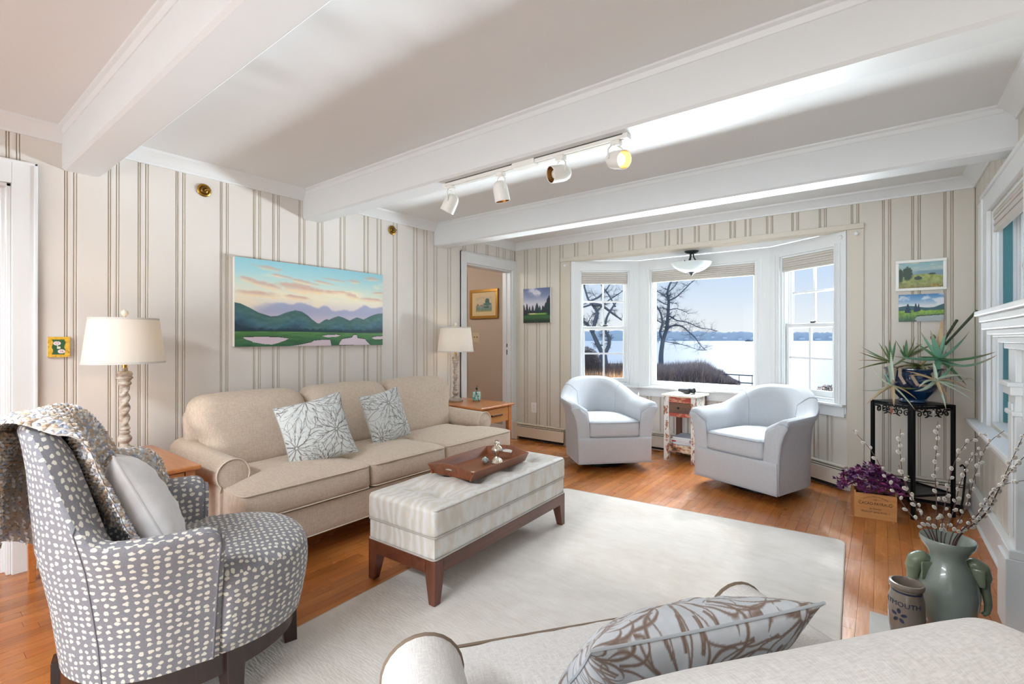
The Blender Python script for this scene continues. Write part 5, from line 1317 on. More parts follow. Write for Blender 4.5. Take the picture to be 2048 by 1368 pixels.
def forest(u, v):
    img = grad(v, [(0, (92, 110, 150)), (0.25, (140, 150, 178)), (0.45, (196, 196, 206)), (0.6, (206, 200, 204))]); s_ = fbm(u * 3 + v * 2, v * 4 - u, 4); img = cover(img, (206, 208, 216), sstep(0.5, 0.75, s_) * sstep(0.5, 0.1, v)); img = cover(img, (84, 100, 140), sstep(0.55, 0.35, s_) * sstep(0.4, 0.0, v) * 0.6)
    for c, t, w in ((0.02, .45, .09), (.14, .42, .08), (.24, .50, .07), (.36, .48, .08), (.52, .42, .12), (.62, .5, .08), (.74, .5, .1), (.84, .42, .12), (.96, .22, .16), (.9, .3, .1)): img = pine(img, u, v, c, 0.78, t, w, (26, 58, 66) if c in (.36, .52, .62) else (20, 40, 50), c * 99)
    img = cover(img, (18, 34, 44), sstep(0.62, 0.66, v + (fbm(u * 20, v * 9, 3) - .5) * 0.08)); gl = sstep(0.71, 0.73, v) * sstep(0.80, 0.745, v); img = cover(img, (120, 168, 72), gl * sstep(0.1, 0.3, u) * sstep(0.95, 0.8, u)); img = cover(img, (214, 190, 150), (np.abs(v - 0.735) < 0.012) * sstep(.15, .3, u) * sstep(.55, .4, u))
    img = cover(img, (44, 92, 50), sstep(0.76, 0.80, v)); img = cover(img, (20, 46, 36), sstep(0.84, 0.95, v)); return img
canvas('small unframed painting of dark pines below a cloudy sky, left of the bay', 0.375, 0.40, 110, 116, forest, wallM(-3.155, YB, 1.575, 'y-'), 0.04)
WFR = plain('white_frame', (238, 238, 234), 0.4)
def meadow(u, v):
    img = grad(v, [(0, (136, 178, 186)), (0.3, (168, 190, 188)), (0.5, (120, 150, 150)), (0.6, (150, 160, 110))]); img = cover(img, (206, 206, 190), sstep(0.5, 0.7, fbm(u * 5, v * 9, 4)) * sstep(0.4, 0.1, v)); img = cover(img, (122, 152, 168), sstep(0.3, 0.36, v) * sstep(0.3, 0.5, u))
    hl = 0.62 - 0.16 * np.sin(np.clip(u, 0, 1) * 2.6 + 0.1); m = sstep(-0.01, 0.02, v - hl + (fbm(u * 9, v * 9, 3) - .5) * 0.03); gc = grad(v, [(0.4, (156, 164, 92)), (0.75, (150, 160, 98)), (1, (132, 122, 76))]) + ((fbm(u * 16, v * 12, 4) - 0.5) * 70)[..., None]
    img = img * (1 - m[..., None]) + gc * m[..., None]; img = cover(img, (206, 158, 76), sstep(0.55, 0.7, fbm(u * 7 + 5, v * 7, 3)) * sstep(.6, .9, u) * sstep(.7, .9, v) * 0.7)
    for cx_, cy_, rx, ry in ((0.2, 0.42, 0.12, 0.28), (0.03, 0.5, 0.08, 0.30), (0.44, 0.62, 0.09, 0.08), (0.76, 0.47, 0.09, 0.035)):
        d = ((u - cx_) / rx) ** 2 + ((v - cy_) / ry) ** 2; img = cover(img, (56, 76, 64), sstep(1.15, 0.7, d + (fbm(u * 30, v * 20, 3) - .5) * 1.1))
    return img
canvas('small meadow painting in a white frame, upper of the two right of the bay', 0.245, 0.185, 110, 84, meadow, wallM(0.2255, YB, 1.659, 'y-'), 0.016, frame=(0.020, 0.026, WFR))
def marsh(u, v):
    img = grad(v, [(0, (70, 128, 184)), (0.2, (120, 164, 204)), (0.4, (206, 214, 218)), (0.5, (196, 206, 206))]); s_ = fbm(u * 4 - v * 3, v * 5 + u * 2, 4); img = cover(img, (226, 230, 234), sstep(0.45, 0.65, s_) * 0.85)
    m = sstep(-0.01, 0.01, v - (0.46 - 0.04 * np.sin(u * 7) - 0.06 * sstep(.75, 1, u))); img = cover(img, (52, 96, 104), m)
    m = sstep(0.575, 0.6, v + (fbm(u * 12, v * 3, 2) - .5) * 0.05); gc = grad(v, [(0.58, (140, 176, 60)), (0.75, (110, 150, 64)), (1, (54, 84, 76))]) + ((fbm(u * 26, v * 14, 3) - .5) * 70)[..., None]; img = img * (1 - m[..., None]) + gc * m[..., None]
    img = pine(img, u, v, 0.21, 0.68, 0.33, 0.075, (24, 52, 84), 3); img = pine(img, u, v, 0.385, 0.64, 0.31, 0.05, (24, 52, 80), 8); img = pine(img, u, v, 0.45, 0.62, 0.34, 0.04, (26, 54, 80), 12)
    m = ((v > 0.80 - 0.08 * (u - .45)) & (v < 0.99) & (u > 0.42 + 0.12 * np.sin(v * 19) * 0.4)).astype(float); img = cover(img, (180, 186, 196), m * 0.85); img = cover(img, (58, 74, 60), (np.abs(v - (0.79 - 0.08 * (u - .45))) < 0.018) * (u > .4)); return img
canvas('small unframed marsh painting with two dark trees, below the white-framed meadow', 0.252, 0.200, 110, 88, marsh, wallM(0.227, YB, 1.420, 'y-'), 0.016)
GOLD = plain('gilt_frame', (190, 140, 64), 0.35, 0.6, var=0.15, vs=60)
def water(u, v):
    img = np.ones(u.shape + (3,)) * np.array((222, 196, 148.)); ins = (u > .17) & (u < .83) & (v > .2) & (v < .83)
    U = (u - .17) / .66; V = (v - .2) / .63; p = grad(V, [(0, (206, 190, 158)), (0.5, (214, 196, 164)), (0.62, (150, 160, 150)), (0.8, (110, 140, 132)), (1, (168, 156, 96))]) + ((fbm(U * 12, V * 14, 4) - .5) * 46)[..., None]
    for cx_, cy_, rx, ry, c in ((.72, .36, .14, .26, (64, 100, 96)), (.72, .5, .26, .1, (80, 118, 112)), (.12, .54, .05, .09, (128, 92, 76)), (.4, .57, .16, .04, (140, 124, 110)), (.66, .70, .2, .05, (60, 88, 84))):
        d = ((U - cx_) / rx) ** 2 + ((V - cy_) / ry) ** 2; p = cover(p, c, sstep(1.2, .6, d + (fbm(U * 22, V * 20, 3) - .5) * .9))
    img[ins] = p[ins]; return img
canvas('gilt framed watercolour hanging in the hall beyond the far doorway', 0.40, 0.30, 110, 84, water, wallM(-4.0, 4.62, 1.632, 'y-'), 0.012, frame=(0.036, 0.024, GOLD))
def plaque(u, v):
    img = np.ones(u.shape + (3,)) * np.array((222, 176, 56.)) + ((fbm(u * 8, v * 8, 3) - .5) * 50)[..., None]; dots = (vnoise(u * 24, v * 28) > 0.86); img = cover(img, (130, 84, 40), dots * 0.8)
    m = (np.abs(u - .5 + 0.03 * np.sin(v * 16)) < .28) & (v > .13) & (v < .87); img = cover(img, (44, 92, 52), m.astype(float))
    for cx_, cy_ in ((.42, .32), (.62, .72)):
        d = ((u - cx_) / .17) ** 2 + ((v - cy_) / .10) ** 2; img = cover(img, (232, 222, 224), (d < 1).astype(float)); img = cover(img, (190, 130, 140), ((d < .45) & (vnoise(u * 40, v * 40) > .5)) * 0.8)
    img = cover(img, (226, 222, 210), (((np.abs(u - .5) < .07) & (np.abs(v - .53) < .055)) | ((np.abs(u - .44) < .015) & (v > .4) & (v < .5))).astype(float)); return img
canvas('small yellow and green painted plaque on the wall left of the near lamp', 0.088, 0.108, 60, 74, plaque, wallM(XL, 0.553, 1.152, 'x+'), 0.02, name='wall_plaque')

# brass wall-washer sockets on the left wall
for i, (y, z, lb_) in enumerate(((1.253, 2.162, 'round brass eyeball fixture on the boards left of the large painting'), (2.77, 2.172, 'round brass eyeball fixture on the boards right of the large painting'))):
    o = thing('wall_eyeball_light', lb_, 'wall light', (XL, y, z)); Mx = Matrix.Rotation(PI / 2, 4, 'Y')
    obj('brass_ring', MB().lathe([(0.040, 0.0), (0.042, 0.004), (0.038, 0.009), (0.030, 0.010), (0.026, 0.006)], 30, M=Mx), BRASS, o, smooth=50)
    obj('eyeball', MB().lathe([(0.026, 0.004), (0.022, 0.014), (0.013, 0.018), (0.011, 0.012)], 24, M=Mx), plain('aged_brass', (122, 90, 44), 0.35, 0.9), o, smooth=60)
    obj('key_arm', MB().tube([(0.015, 0, 0), (0.03, 0.012, 0.002), (0.034, 0.03, 0.004)], 0.004, 8), BRASS, o, smooth=60)

# ------------------------------------------------------------------ track lights under the middle beam
TRK = plain('white_track_enamel', (226, 224, 218), 0.3)
ty = 1.995; tz = 2.105
tk = thing('light_track', 'white ceiling light track fixed under the middle beam', 'track', (-1.46, ty, tz))
m = MB(); m.box(-0.565, 0.565, -0.018, -0.006, -0.02, -0.0005); m.box(-0.565, 0.565, 0.006, 0.018, -0.02, -0.0005); m.box(-0.565, 0.565, -0.018, 0.018, -0.006, -0.0005)
obj('rail', m, TRK, tk, bevel=0.001); obj('power_feed', MB().box(-0.06, 0.08, -0.026, 0.026, -0.028, -0.0005), TRK, tk, bevel=0.002)
for x_ in (-0.565, 0.565): obj('end_cap', MB().box(x_ - 0.012, x_ + 0.012, -0.02, 0.02, -0.023, -0.0005), TRK, tk, bevel=0.001)
IN = plain('reflector_copper', (176, 128, 76), 0.25, 0.8)
def head(x, direc, label, lit=0, drop=0.075):
    o = thing('track_spotlight', label, 'spotlight', (x, ty, tz - 0.02), 0, 'spotlights on the track')
    obj('adapter', MB().box(-0.022, 0.022, -0.018, 0.018, -0.022, 0.0), TRK, o, bevel=0.003)
    d = Vector(direc).normalized(); c = Vector((0, 0, -0.022 - drop)); q = d.to_track_quat('Z', 'Y').to_matrix().to_4x4(); M = Matrix.Translation(c) @ q
    prof = [(0.004, -0.052), (0.018, -0.049), (0.030, -0.040), (0.037, -0.024), (0.040, -0.005), (0.041, 0.05), (0.041, 0.058), (0.038, 0.058), (0.037, 0.03)]
    obj('lamp_can', MB().lathe(prof, 32, M=M, cap1=False), TRK, o, smooth=50)
    obj('reflector', MB().lathe([(0.0375, 0.056), (0.036, 0.03), (0.024, 0.01), (0.004, 0.004)], 28, M=M, cap0=False), IN, o, smooth=60)
    bm_ = plain('lit_bulb', (255, 240, 210), 0.4, em=((255, 226, 180), 7)) if lit else plain('unlit_bulb', (226, 220, 206), 0.3)
    obj('bulb', MB().lathe([(0.022, 0.014), (0.025, 0.03), (0.018, 0.042), (0.003, 0.046)], 20, M=M), bm_, o, smooth=60)
    sd = d.cross(Vector((0, 0, 1))); sd = (sd if sd.length > 0.1 else Vector((1, 0, 0))).normalized()
    for s_ in (-1, 1): obj('yoke_arm', MB().tube([(0, 0, -0.018), tuple(sd * 0.030 * s_ + Vector((0, 0, -0.026))), tuple(sd * 0.046 * s_ + Vector((0, 0, -0.045))), tuple(c + sd * 0.044 * s_)], 0.0035, 8), TRK, o, smooth=60)
    return o
hd1 = -RT * 0.45 + FW * 0.15 + Vector((0, 0, -0.9)); hd2 = RT * 0.18 + FW * 0.1 + Vector((0, 0, -1.0)); hd3 = -RT * 0.85 - FW * 0.35 + Vector((0, 0, -0.22)); hd4 = -FW * 0.82 + RT * 0.42 + Vector((0, 0, -0.28))
head(-1.985, hd1, 'leftmost white spotlight on the ceiling track, tilted down to the left'); head(-1.612, hd2, 'second white spotlight from the left on the track, pointing straight down')
head(-1.236, hd3, 'third white spotlight on the track, turned to face left', drop=0.062); head(-0.945, hd4, 'rightmost spotlight on the track, switched on and facing the camera', 1, 0.062)
sp = light('SPOT', 'track_spot_light', Vector((-0.945, ty, tz - 0.104)) + hd4.normalized() * 0.06, 9, (1, 0.85, 0.62), spot_size=1.4, spot_blend=0.7, shadow_soft_size=0.02); sp.rotation_euler = hd4.to_track_quat('-Z', 'Y').to_euler()

# ------------------------------------------------------------------ bay ceiling light
bc = thing('bay_ceiling_light', 'dark metal ceiling light with frosted glass bowl in the bay', 'ceiling light', (-1.475, 4.80, HD + 0.004))
PEW = plain('dark_pewter', (58, 66, 68), 0.4, 0.7)
obj('canopy', MB().lathe([(0.005, 0), (0.066, 0), (0.066, -0.006), (0.05, -0.018), (0.02, -0.026)], 32), PEW, bc, smooth=40)
for k in range(3):
    a = k * 2.094 + 0.5; c_, s_ = math.cos(a), math.sin(a)
    obj('curved_arm', MB().tube([(0.015 * c_, 0.015 * s_, -0.02), (0.02 * c_, 0.02 * s_, -0.06), (0.04 * c_, 0.04 * s_, -0.095), (0.075 * c_, 0.075 * s_, -0.118), (0.16 * c_, 0.16 * s_, -0.122), (0.196 * c_, 0.196 * s_, -0.116)], [0.008, 0.007, 0.006, 0.006, 0.005, 0.005], 8), PEW, bc, smooth=60)
FROST, fnt3, fb3 = newmat('frosted_bowl'); fb3.inputs['Base Color'].default_value = (0.82, 0.82, 0.80, 1); fb3.inputs['Roughness'].default_value = 0.35; fb3.inputs['Subsurface Weight'].default_value = 0.3
obj('glass_bowl', MB().lathe([(0.192, -0.118), (0.19, -0.121), (0.165, -0.150), (0.12, -0.182), (0.07, -0.203), (0.02, -0.212), (0.02, -0.208), (0.07, -0.198), (0.12, -0.177), (0.163, -0.146), (0.186, -0.119)], 44), FROST, bc, smooth=60)
obj('finial', MB().lathe([(0.048, -0.200), (0.044, -0.208), (0.03, -0.216), (0.012, -0.226), (0.009, -0.235), (0.003, -0.242)], 24), PEW, bc, smooth=50)
# ------------------------------------------------------------------ lettering
def text_mb(s, size, fn, extrude=0.0004, align='CENTER', res=3, shear=0.0, spacing=1.0):
    c = bpy.data.curves.new('lettering_curve', 'FONT'); c.body = s; c.size = size; c.extrude = extrude; c.align_x = align; c.align_y = 'CENTER'; c.resolution_u = res; c.shear = shear; c.space_character = spacing
    o = bpy.data.objects.new('lettering_tmp', c); COL.objects.link(o); dg = bpy.context.evaluated_depsgraph_get(); me = o.evaluated_get(dg).to_mesh()
    mb = MB(); mb.add([fn(*v.co) for v in me.vertices], [tuple(p.vertices) for p in me.polygons])
    o.evaluated_get(dg).to_mesh_clear(); bpy.data.objects.remove(o, do_unlink=True); bpy.data.curves.remove(c)
    return mb
INK = plain('printed_ink', (52, 40, 30), 0.8)

# ------------------------------------------------------------------ cocoa crate with purple oxalis
CRW = wood('pine_crate', (214, 160, 100), (188, 128, 74), 0.9, 0, 0.65, 0)
ck = thing('wooden_crate', 'small wooden cocoa crate with dark lettering on the floor by the plant stand', 'crate', (-0.045, 4.065, 0), math.radians(9))
cw, cd2, chh = 0.114, 0.085, 0.165
obj('front_panel', MB().box(-cw, cw, -cd2, -cd2 + 0.009, 0, chh), CRW, ck, bevel=0.001); obj('back_panel', MB().box(-cw, cw, cd2 - 0.009, cd2, 0, chh), CRW, ck, bevel=0.001)
for s_ in (-1, 1): obj('end_panel', MB().box(s_ * cw - (0.009 if s_ > 0 else 0), s_ * cw + (0.009 if s_ < 0 else 0), -cd2 + 0.009, cd2 - 0.009, 0, chh + 0.012), CRW, ck, bevel=0.001)
obj('crate_bottom', MB().box(-cw + 0.009, cw - 0.009, -cd2 + 0.009, cd2 - 0.009, 0, 0.008), CRW, ck)
obj('soil', MB().rbox(cw - 0.012, cd2 - 0.012, 0.05, 0.01, 6, c=(0, 0, 0.09)), plain('potting_soil', (52, 40, 34), 0.95, var=0.5, vs=80), ck)
ff = lambda x, y, z: (x, -cd2 - 0.0003 - z, y)
L = MB()
for s, sz, y, sh, sp_ in (('- LE -', 0.014, 0.128, 0, 1.0), ('CACAO-PAYRAUD', 0.0215, 0.101, 0, 0.98), ('du Docteur', 0.014, 0.068, 0.25, 1.0), ('PRODUIT SANS RIVAL +', 0.0145, 0.046, 0, 1.0)):
    q = text_mb(s, sz, lambda x, yy, z, y=y: ff(x, yy * 1.25 + y, z), shear=sh, spacing=sp_); L.add(q.v, q.f)
q = text_mb("CHOCOLATERIE DE FRANCE", 0.011, lambda x, yy, z: ff((0.12 + yy) * math.sin(x / 0.12), 0.148 - 0.12 + (0.12 + yy) * math.cos(x / 0.12), z)); L.add(q.v, q.f)
for s_ in (-1, 1): L.tube([ff(s_ * 0.084, 0.092, 0), ff(s_ * 0.095, 0.104, 0), ff(s_ * 0.088, 0.116, 0), ff(s_ * 0.078, 0.112, 0)], 0.0008, 5)
obj('lettering', L, INK, ck)
ox = thing('purple_oxalis', 'purple-leaved oxalis plant growing out of the cocoa crate', 'plant', (-0.045, 4.065, 0.14), math.radians(9))
OXM, oxn, oxb = newmat('oxalis_leaf'); oi = oxn.nodes.new('ShaderNodeObjectInfo')
oxn.links.new(ramp(oxn, oi.outputs['Random'], [(0.0, lin((74, 28, 78))), (0.5, lin((98, 34, 92))), (0.8, lin((128, 42, 96))), (1.0, lin((150, 66, 130)))]), oxb.inputs['Base Color']); oxb.inputs['Roughness'].default_value = 0.45
OXS = plain('oxalis_stem', (150, 120, 110), 0.6)
def ox_mesh():
    m = MB()
    for k in range(3):
        a = k * 2.094; c_, s_ = math.cos(a), math.sin(a); f = lambda x, y, z: (x * c_ - y * s_, x * s_ + y * c_, z)
        m.add([f(0.001, 0, 0), f(0.016, -0.013, 0.003), f(0.030, -0.015, -0.002), f(0.026, 0, 0.000), f(0.030, 0.015, -0.002), f(0.016, 0.013, 0.003), f(0.013, 0, -0.002)],
              [(0, 1, 6), (1, 2, 6), (2, 3, 6), (3, 4, 6), (4, 5, 6), (5, 0, 6)])
    return m
o0 = obj('leaf', ox_mesh(), OXM, ox); rs = random.Random(12); sm_ = MB()
for i in range(118):
    th = rs.random() * 2 * PI; rr = (rs.random() ** 0.6); x = rr * 0.195 * math.cos(th) - 0.015; y = rr * 0.12 * math.sin(th); z = 0.05 + 0.165 * (1 - rr ** 1.6) * rs.uniform(0.5, 1.05) + rs.uniform(-0.04, 0.02) * rr
    if y < -0.06: z = max(z, 0.055 if abs(x) < 0.12 else z)
    l = o0 if i == 0 else o0.copy()
    if i: COL.objects.link(l)
    l.location = (x, y, z); s_ = rs.uniform(0.9, 1.45); l.scale = (s_, s_, s_); l.rotation_euler = (rs.uniform(-0.8, 0.8), rs.uniform(-0.8, 0.8), rs.random() * 6)
    if i % 2 == 0: sm_.tube([(x * 0.25, y * 0.3, 0.0), (x * 0.6, y * 0.6, z * 0.75), (x, y, z)], 0.0009, 4)
obj('stems', sm_, OXS, ox)['kind'] = 'stuff'

# ------------------------------------------------------------------ wrought iron plant stand
ps = thing('plant_stand', 'tall black wrought iron plant stand with scrolled apron in the corner', 'plant stand', (0.165, 4.345, 0), math.radians(45))
hs = 0.152; zt = 0.752
m = MB()
for a, b in ((-1, -1), (1, -1), (1, 1), (-1, 1)):
    obj('leg', MB().box(a * hs - 0.010, a * hs + 0.010, b * hs - 0.010, b * hs + 0.010, 0, zt), BLACK, ps, bevel=0.002)
obj('top_shelf', MB().box(-hs - 0.008, hs + 0.008, -hs - 0.008, hs + 0.008, zt - 0.004, zt + 0.002), BLACK, ps, bevel=0.001)
for z, nm in ((zt - 0.016, 'top_rail'), (0.155, 'lower_rail')):
    m = MB()
    for a in (-hs, hs): m.box(a - 0.005, a + 0.005, -hs, hs, z - 0.008, z + 0.008); m.box(-hs, hs, a - 0.005, a + 0.005, z - 0.008, z + 0.008)
    obj(nm, m, BLACK, ps)
obj('lower_shelf', MB().box(-hs, hs, -hs, hs, 0.150, 0.154), BLACK, ps)
def scroll(cx_, cz_, r, turns, a0, d):
    return [(cx_ + r * (1 - t * 0.78) * math.cos(a0 + d * t * turns * 2 * PI), cz_ + r * (1 - t * 0.78) * math.sin(a0 + d * t * turns * 2 * PI)) for t in [k / 18 for k in range(19)]]
def side_pts():
    P = []
    for s_ in (-1, 1):
        P.append([(s_ * x, z) for x, z in scroll(0.105, -0.045, 0.020, 1.1, PI / 2, 1)])
        P.append([(s_ * x, z) for x, z in scroll(0.060, -0.045, 0.024, 1.15, -PI / 2, -1)])
        P.append([(s_ * x, z) for x, z in scroll(0.028, -0.038, 0.018, 1.1, -PI / 2, 1)])
        P.append([(s_ * 0.138, -0.02), (s_ * 0.128, -0.022), (s_ * 0.105, -0.025)])
        P.append([(s_ * 0.06, -0.069), (s_ * 0.045, -0.066), (s_ * 0.028, -0.056), (s_ * 0.01, -0.062)])
        P.append([(s_ * 0.14, -0.02), (s_ * 0.147, -0.05), (s_ * 0.146, -0.085)])
    return P
LEAFM = plain('copper_leaf', (150, 96, 74), 0.4, 0.6)
for k in range(4):
    R4 = Matrix.Rotation(k * PI / 2, 4, 'Z'); m = MB()
    for P in side_pts(): m.tube([tuple(R4 @ Vector((x, -hs, zt - 0.012 + z))) for x, z in P], 0.0036, 6)
    ap_ = obj('scroll_apron', m, BLACK, ps, smooth=60)
    if k in (0, 3):
        lf = MB().rings([[tuple(R4 @ Vector((x * q, -hs - 0.005 + y * q, zt - 0.052 + z))) for x, y in ((-1, 0), (0, -0.6), (1, 0), (0, 0.4))] for z, q in ((0.022, 0.002), (0.008, 0.011), (-0.006, 0.014), (-0.02, 0.007), (-0.032, 0.001))])
        obj('leaf_ornament', lf, LEAFM if k == 3 else plain('pale_leaf_metal', (206, 196, 186), 0.4, 0.5), ap_, smooth=60)
# glazed bowl
GL, gln, glb = newmat('deep_blue_glaze'); gln.links.new(ramp(gln, noise(gln, 9, 3, coord(gln)), [(0.3, lin((8, 22, 44))), (0.7, lin((20, 56, 92)))]), glb.inputs['Base Color']); glb.inputs['Roughness'].default_value = 0.12; glb.inputs['Coat Weight'].default_value = 0.5
bump(gln, glb, noise(gln, 30, 2, coord(gln)), 0.2, 0.006)
pt = thing('planter_bowl', 'dark blue glazed bowl planter on the iron stand', 'planter', (0.172, 4.335, zt + 0.0025))
obj('bowl', MB().lathe([(0.066, 0), (0.078, 0.004), (0.080, 0.018), (0.074, 0.026), (0.086, 0.042), (0.122, 0.082), (0.148, 0.13), (0.155, 0.172), (0.150, 0.205), (0.158, 0.222), (0.170, 0.232), (0.170, 0.238), (0.160, 0.238), (0.146, 0.222), (0.142, 0.20)], 48), GL, pt, smooth=50)
obj('soil', MB().lathe([(0.145, 0.19), (0.144, 0.205), (0.08, 0.212), (0.002, 0.215)], 24), plain('dry_soil', (84, 66, 52), 0.95, var=0.4, vs=70), pt, smooth=60)

# ------------------------------------------------------------------ aloe
AL = thing('aloe_plant', 'large sprawling aloe with long toothed leaves spilling over its blue bowl', 'plant', (0.165, 4.345, 0.752), CA)
def leafmat(n, c, tip=None):
    m, nt_, b = newmat(n); nf = noise(nt_, 14, 3, coord(nt_)); uvn_ = nt_.nodes.new('ShaderNodeUVMap'); sp2 = nt_.nodes.new('ShaderNodeSeparateXYZ'); nt_.links.new(uvn_.outputs[0], sp2.inputs[0])
    body = mixrgb(nt_, nf, tuple(x * 0.75 for x in lin(c)), tuple(min(1, x * 1.25) for x in lin(c)))
    tf = ramp(nt_, sp2.outputs['X'], [(0.72, 0.0), (1.0, 1.0)]); nt_.links.new(mixrgb(nt_, tf, body, lin(tip or (196, 150, 124))), b.inputs['Base Color']); b.inputs['Roughness'].default_value = 0.4
    return m
LM = [leafmat('aloe_green', (112, 162, 136)), leafmat('aloe_pale', (184, 198, 176), (206, 176, 156)), leafmat('aloe_olive', (118, 134, 84), (176, 120, 84)), leafmat('aloe_dry', (190, 166, 128), (186, 130, 98)), leafmat('aloe_deep', (88, 134, 92), (150, 110, 84))]
def aloe_leaf(p0, p1, p2, w, mt, spikes=True, bent=0.0):
    p0, p1, p2 = Vector(p0), Vector(p1), Vector(p2); n = 16; R_ = []; uvs_ = []; m = MB(); C = []
    for k in range(n + 1):
        t = k / n; C.append(p0 * (1 - t) ** 2 + p1 * 2 * t * (1 - t) + p2 * t * t)
    for k in range(n + 1):
        t = k / n; T = (C[min(k + 1, n)] - C[max(k - 1, 0)]).normalized(); S = T.cross(Vector((0, 0, 1)))
        if S.length < 0.05: S = Vector((1, 0, 0))
        S.normalize(); N = S.cross(T).normalized()
        if N.z < 0: N = -N
        ww = w * (1 - t ** 1.6) ** 0.8 * (0.85 + 0.2 * math.sin(min(1, t * 3) * PI / 2)) + 0.0008; th = ww * 0.45
        ring = [C[k] - S * ww + N * ww * 0.45, C[k] - S * ww * 0.5 + N * ww * 0.05, C[k], C[k] + S * ww * 0.5 + N * ww * 0.05, C[k] + S * ww + N * ww * 0.45, C[k] + S * ww * 0.55 - N * th * 0.8, C[k] - N * th, C[k] - S * ww * 0.55 - N * th * 0.8]
        R_.append([tuple(q) for q in ring]); uvs_ += [(t, j / 8) for j in range(8)]
        if spikes and 1 < k < n - 1:
            for s_ in (-1, 1):
                b_ = C[k] + S * ww * s_ + N * ww * 0.45; m.add([b_ - T * 0.0025, b_ + T * 0.0025, b_ + S * s_ * 0.004 + N * 0.001 + T * 0.001], [(0, 1, 2)])
    m2 = MB(); m2.rings(R_, True, True, uvs=uvs_); m2.add(m.v, m.f, [(0.8, 0)] * len(m.v))
    return obj('leaf', m2, mt, AL, smooth=70)
# leaf bases and tips in metres in the plant's own frame (right, away, up); last two numbers: arch and leaf kind
ROS = [((0.0855, -0.12, 0.307), 0.0185, [(-0.0217, -0.1, 0.4919, -0.1, 0), (0.0022, -0.15, 0.5012, -0.12, 0), (0.1269, -0.1, 0.5798, 0.05, 3), (0.0939, -0.17, 0.5009, -0.05, 0), (0.1949, -0.22, 0.4903, -0.18, 0), (-0.1856, -0.7655, 0.3728, -0.06, 4), (-0.2114, -0.799, 0.3579, -0.14, 0), (-0.2949, -0.21, 0.3305, -0.05, 0), (-0.0016, -0.04, 0.4136, 0.0, 4), (0.039, 0.0, 0.3157, 0.05, 4), (0.2459, -0.07, 0.5196, -0.1, 1), (0.1787, -0.22, 0.1357, 0.1, 4), (-0.0031, -0.19, 0.1327, 0.1, 0)]), ((-0.0054, -0.2, 0.1664), 0.012, [(0.1888, -0.24, 0.1926, -0.15, 1), (0.163, -0.3, 0.0961, 0.08, 1), (0.15, -0.32, 0.0323, 0.12, 1), (0.1599, -0.25, 0.1065, 0.35, 3), (0.205, -0.25, 0.1709, 0.35, 1), (0.0595, -0.24, 0.0181, 0.15, 3), (-0.0032, -0.27, -0.0066, 0.12, 1), (-0.1913, -0.25, 0.1065, -0.2, 1), (-0.1887, -0.18, 0.2305, 0.08, 3), (0.1309, -0.18, 0.2865, -0.22, 0), (-0.0557, -0.3, 0.0866, 0.1, 3), (-0.1425, -0.14, 0.1944, 0.25, 3), (-0.1337, -0.22, 0.1259, 0.3, 1), (0.0013, -0.17, 0.286, 0.2, 1)]), ((-0.2381, -0.13, 0.13), 0.0112, [(-0.3562, -0.1, 0.2689, -0.28, 1), (-0.2323, -0.11, 0.3537, 0.05, 1), (-0.2146, -0.13, 0.1501, 0.9, 3), (-0.4411, -0.11, 0.1011, -0.18, 1), (-0.4309, -0.16, 0.007, 0.1, 3), (-0.1345, -0.19, -0.025, 0.12, 1), (-0.096, -0.16, 0.0402, 0.15, 3), (0.0472, -0.11, 0.1382, -0.18, 2), (-0.2751, -0.1, 0.2487, -0.2, 0), (-0.2724, -0.19, 0.0013, 0.1, 3), (-0.229, -0.08, 0.2916, -0.1, 1)]), ((-0.1228, 0.02, 0.2798), 0.0092, [(-0.2965, 0.07, 0.384, -0.04, 4), (-0.3794, -0.02, 0.3511, -0.04, 2), (-0.2349, 0.12, 0.3542, -0.04, 4), (-0.3684, 0.0, 0.2913, 0.05, 3), (-0.4152, -0.06, 0.2325, 0.05, 2), (-0.1909, 0.05, 0.4162, -0.04, 4), (-0.0738, 0.1, 0.4337, -0.04, 4), (-0.1152, -0.01, 0.4306, -0.04, 4), (-0.1809, 0.04, 0.381, -0.04, 2), (-0.2314, 0.02, 0.3219, -0.04, 3), (-0.2072, -0.03, 0.3997, -0.04, 4)]), ((0.0199, 0.07, 0.3058), 0.0092, [(-0.0308, 0.1, 0.4337, -0.03, 4), (0.0646, 0.12, 0.4372, -0.03, 4), (0.0622, 0.04, 0.4621, -0.2, 2), (0.0674, 0.15, 0.3971, -0.03, 4), (0.0883, 0.05, 0.3985, -0.03, 2), (0.1508, 0.09, 0.355, -0.03, 3), (-0.0551, 0.03, 0.3637, -0.03, 4), (0.1909, 0.1117, 0.3688, -0.03, 4), (0.0056, 0.01, 0.3432, -0.03, 4), (-0.1884, -0.05, 0.2456, -0.03, 2), (0.1372, 0.07, 0.4053, 0.15, 4), (0.2295, 0.082, 0.398, 0.1, 2)]), ((0.053, 0.0, 0.2495), 0.013, [(-0.194, -0.1, 0.225, 0.1, 2), (0.1286, -0.06, 0.2291, 0.1, 2), (-0.0147, 0.08, 0.284, 0.05, 4), (0.0599, -0.08, 0.312, 0.05, 3), (-0.1192, -0.14, 0.2078, 0.2, 2), (0.3069, 0.0224, 0.2587, 0.1, 2), (-0.1838, 0.0, 0.1973, 0.25, 3), (-0.043, -0.16, 0.2026, 0.2, 2), (-0.1361, -0.12, 0.2734, 0.1, 2)])]
STALKS = [[(0.1546, -0.05, 0.3657), (0.1987, -0.2665, 0.6243)], [(0.1883, -0.02, 0.3995), (0.3176, 0.0, 0.5734)]]
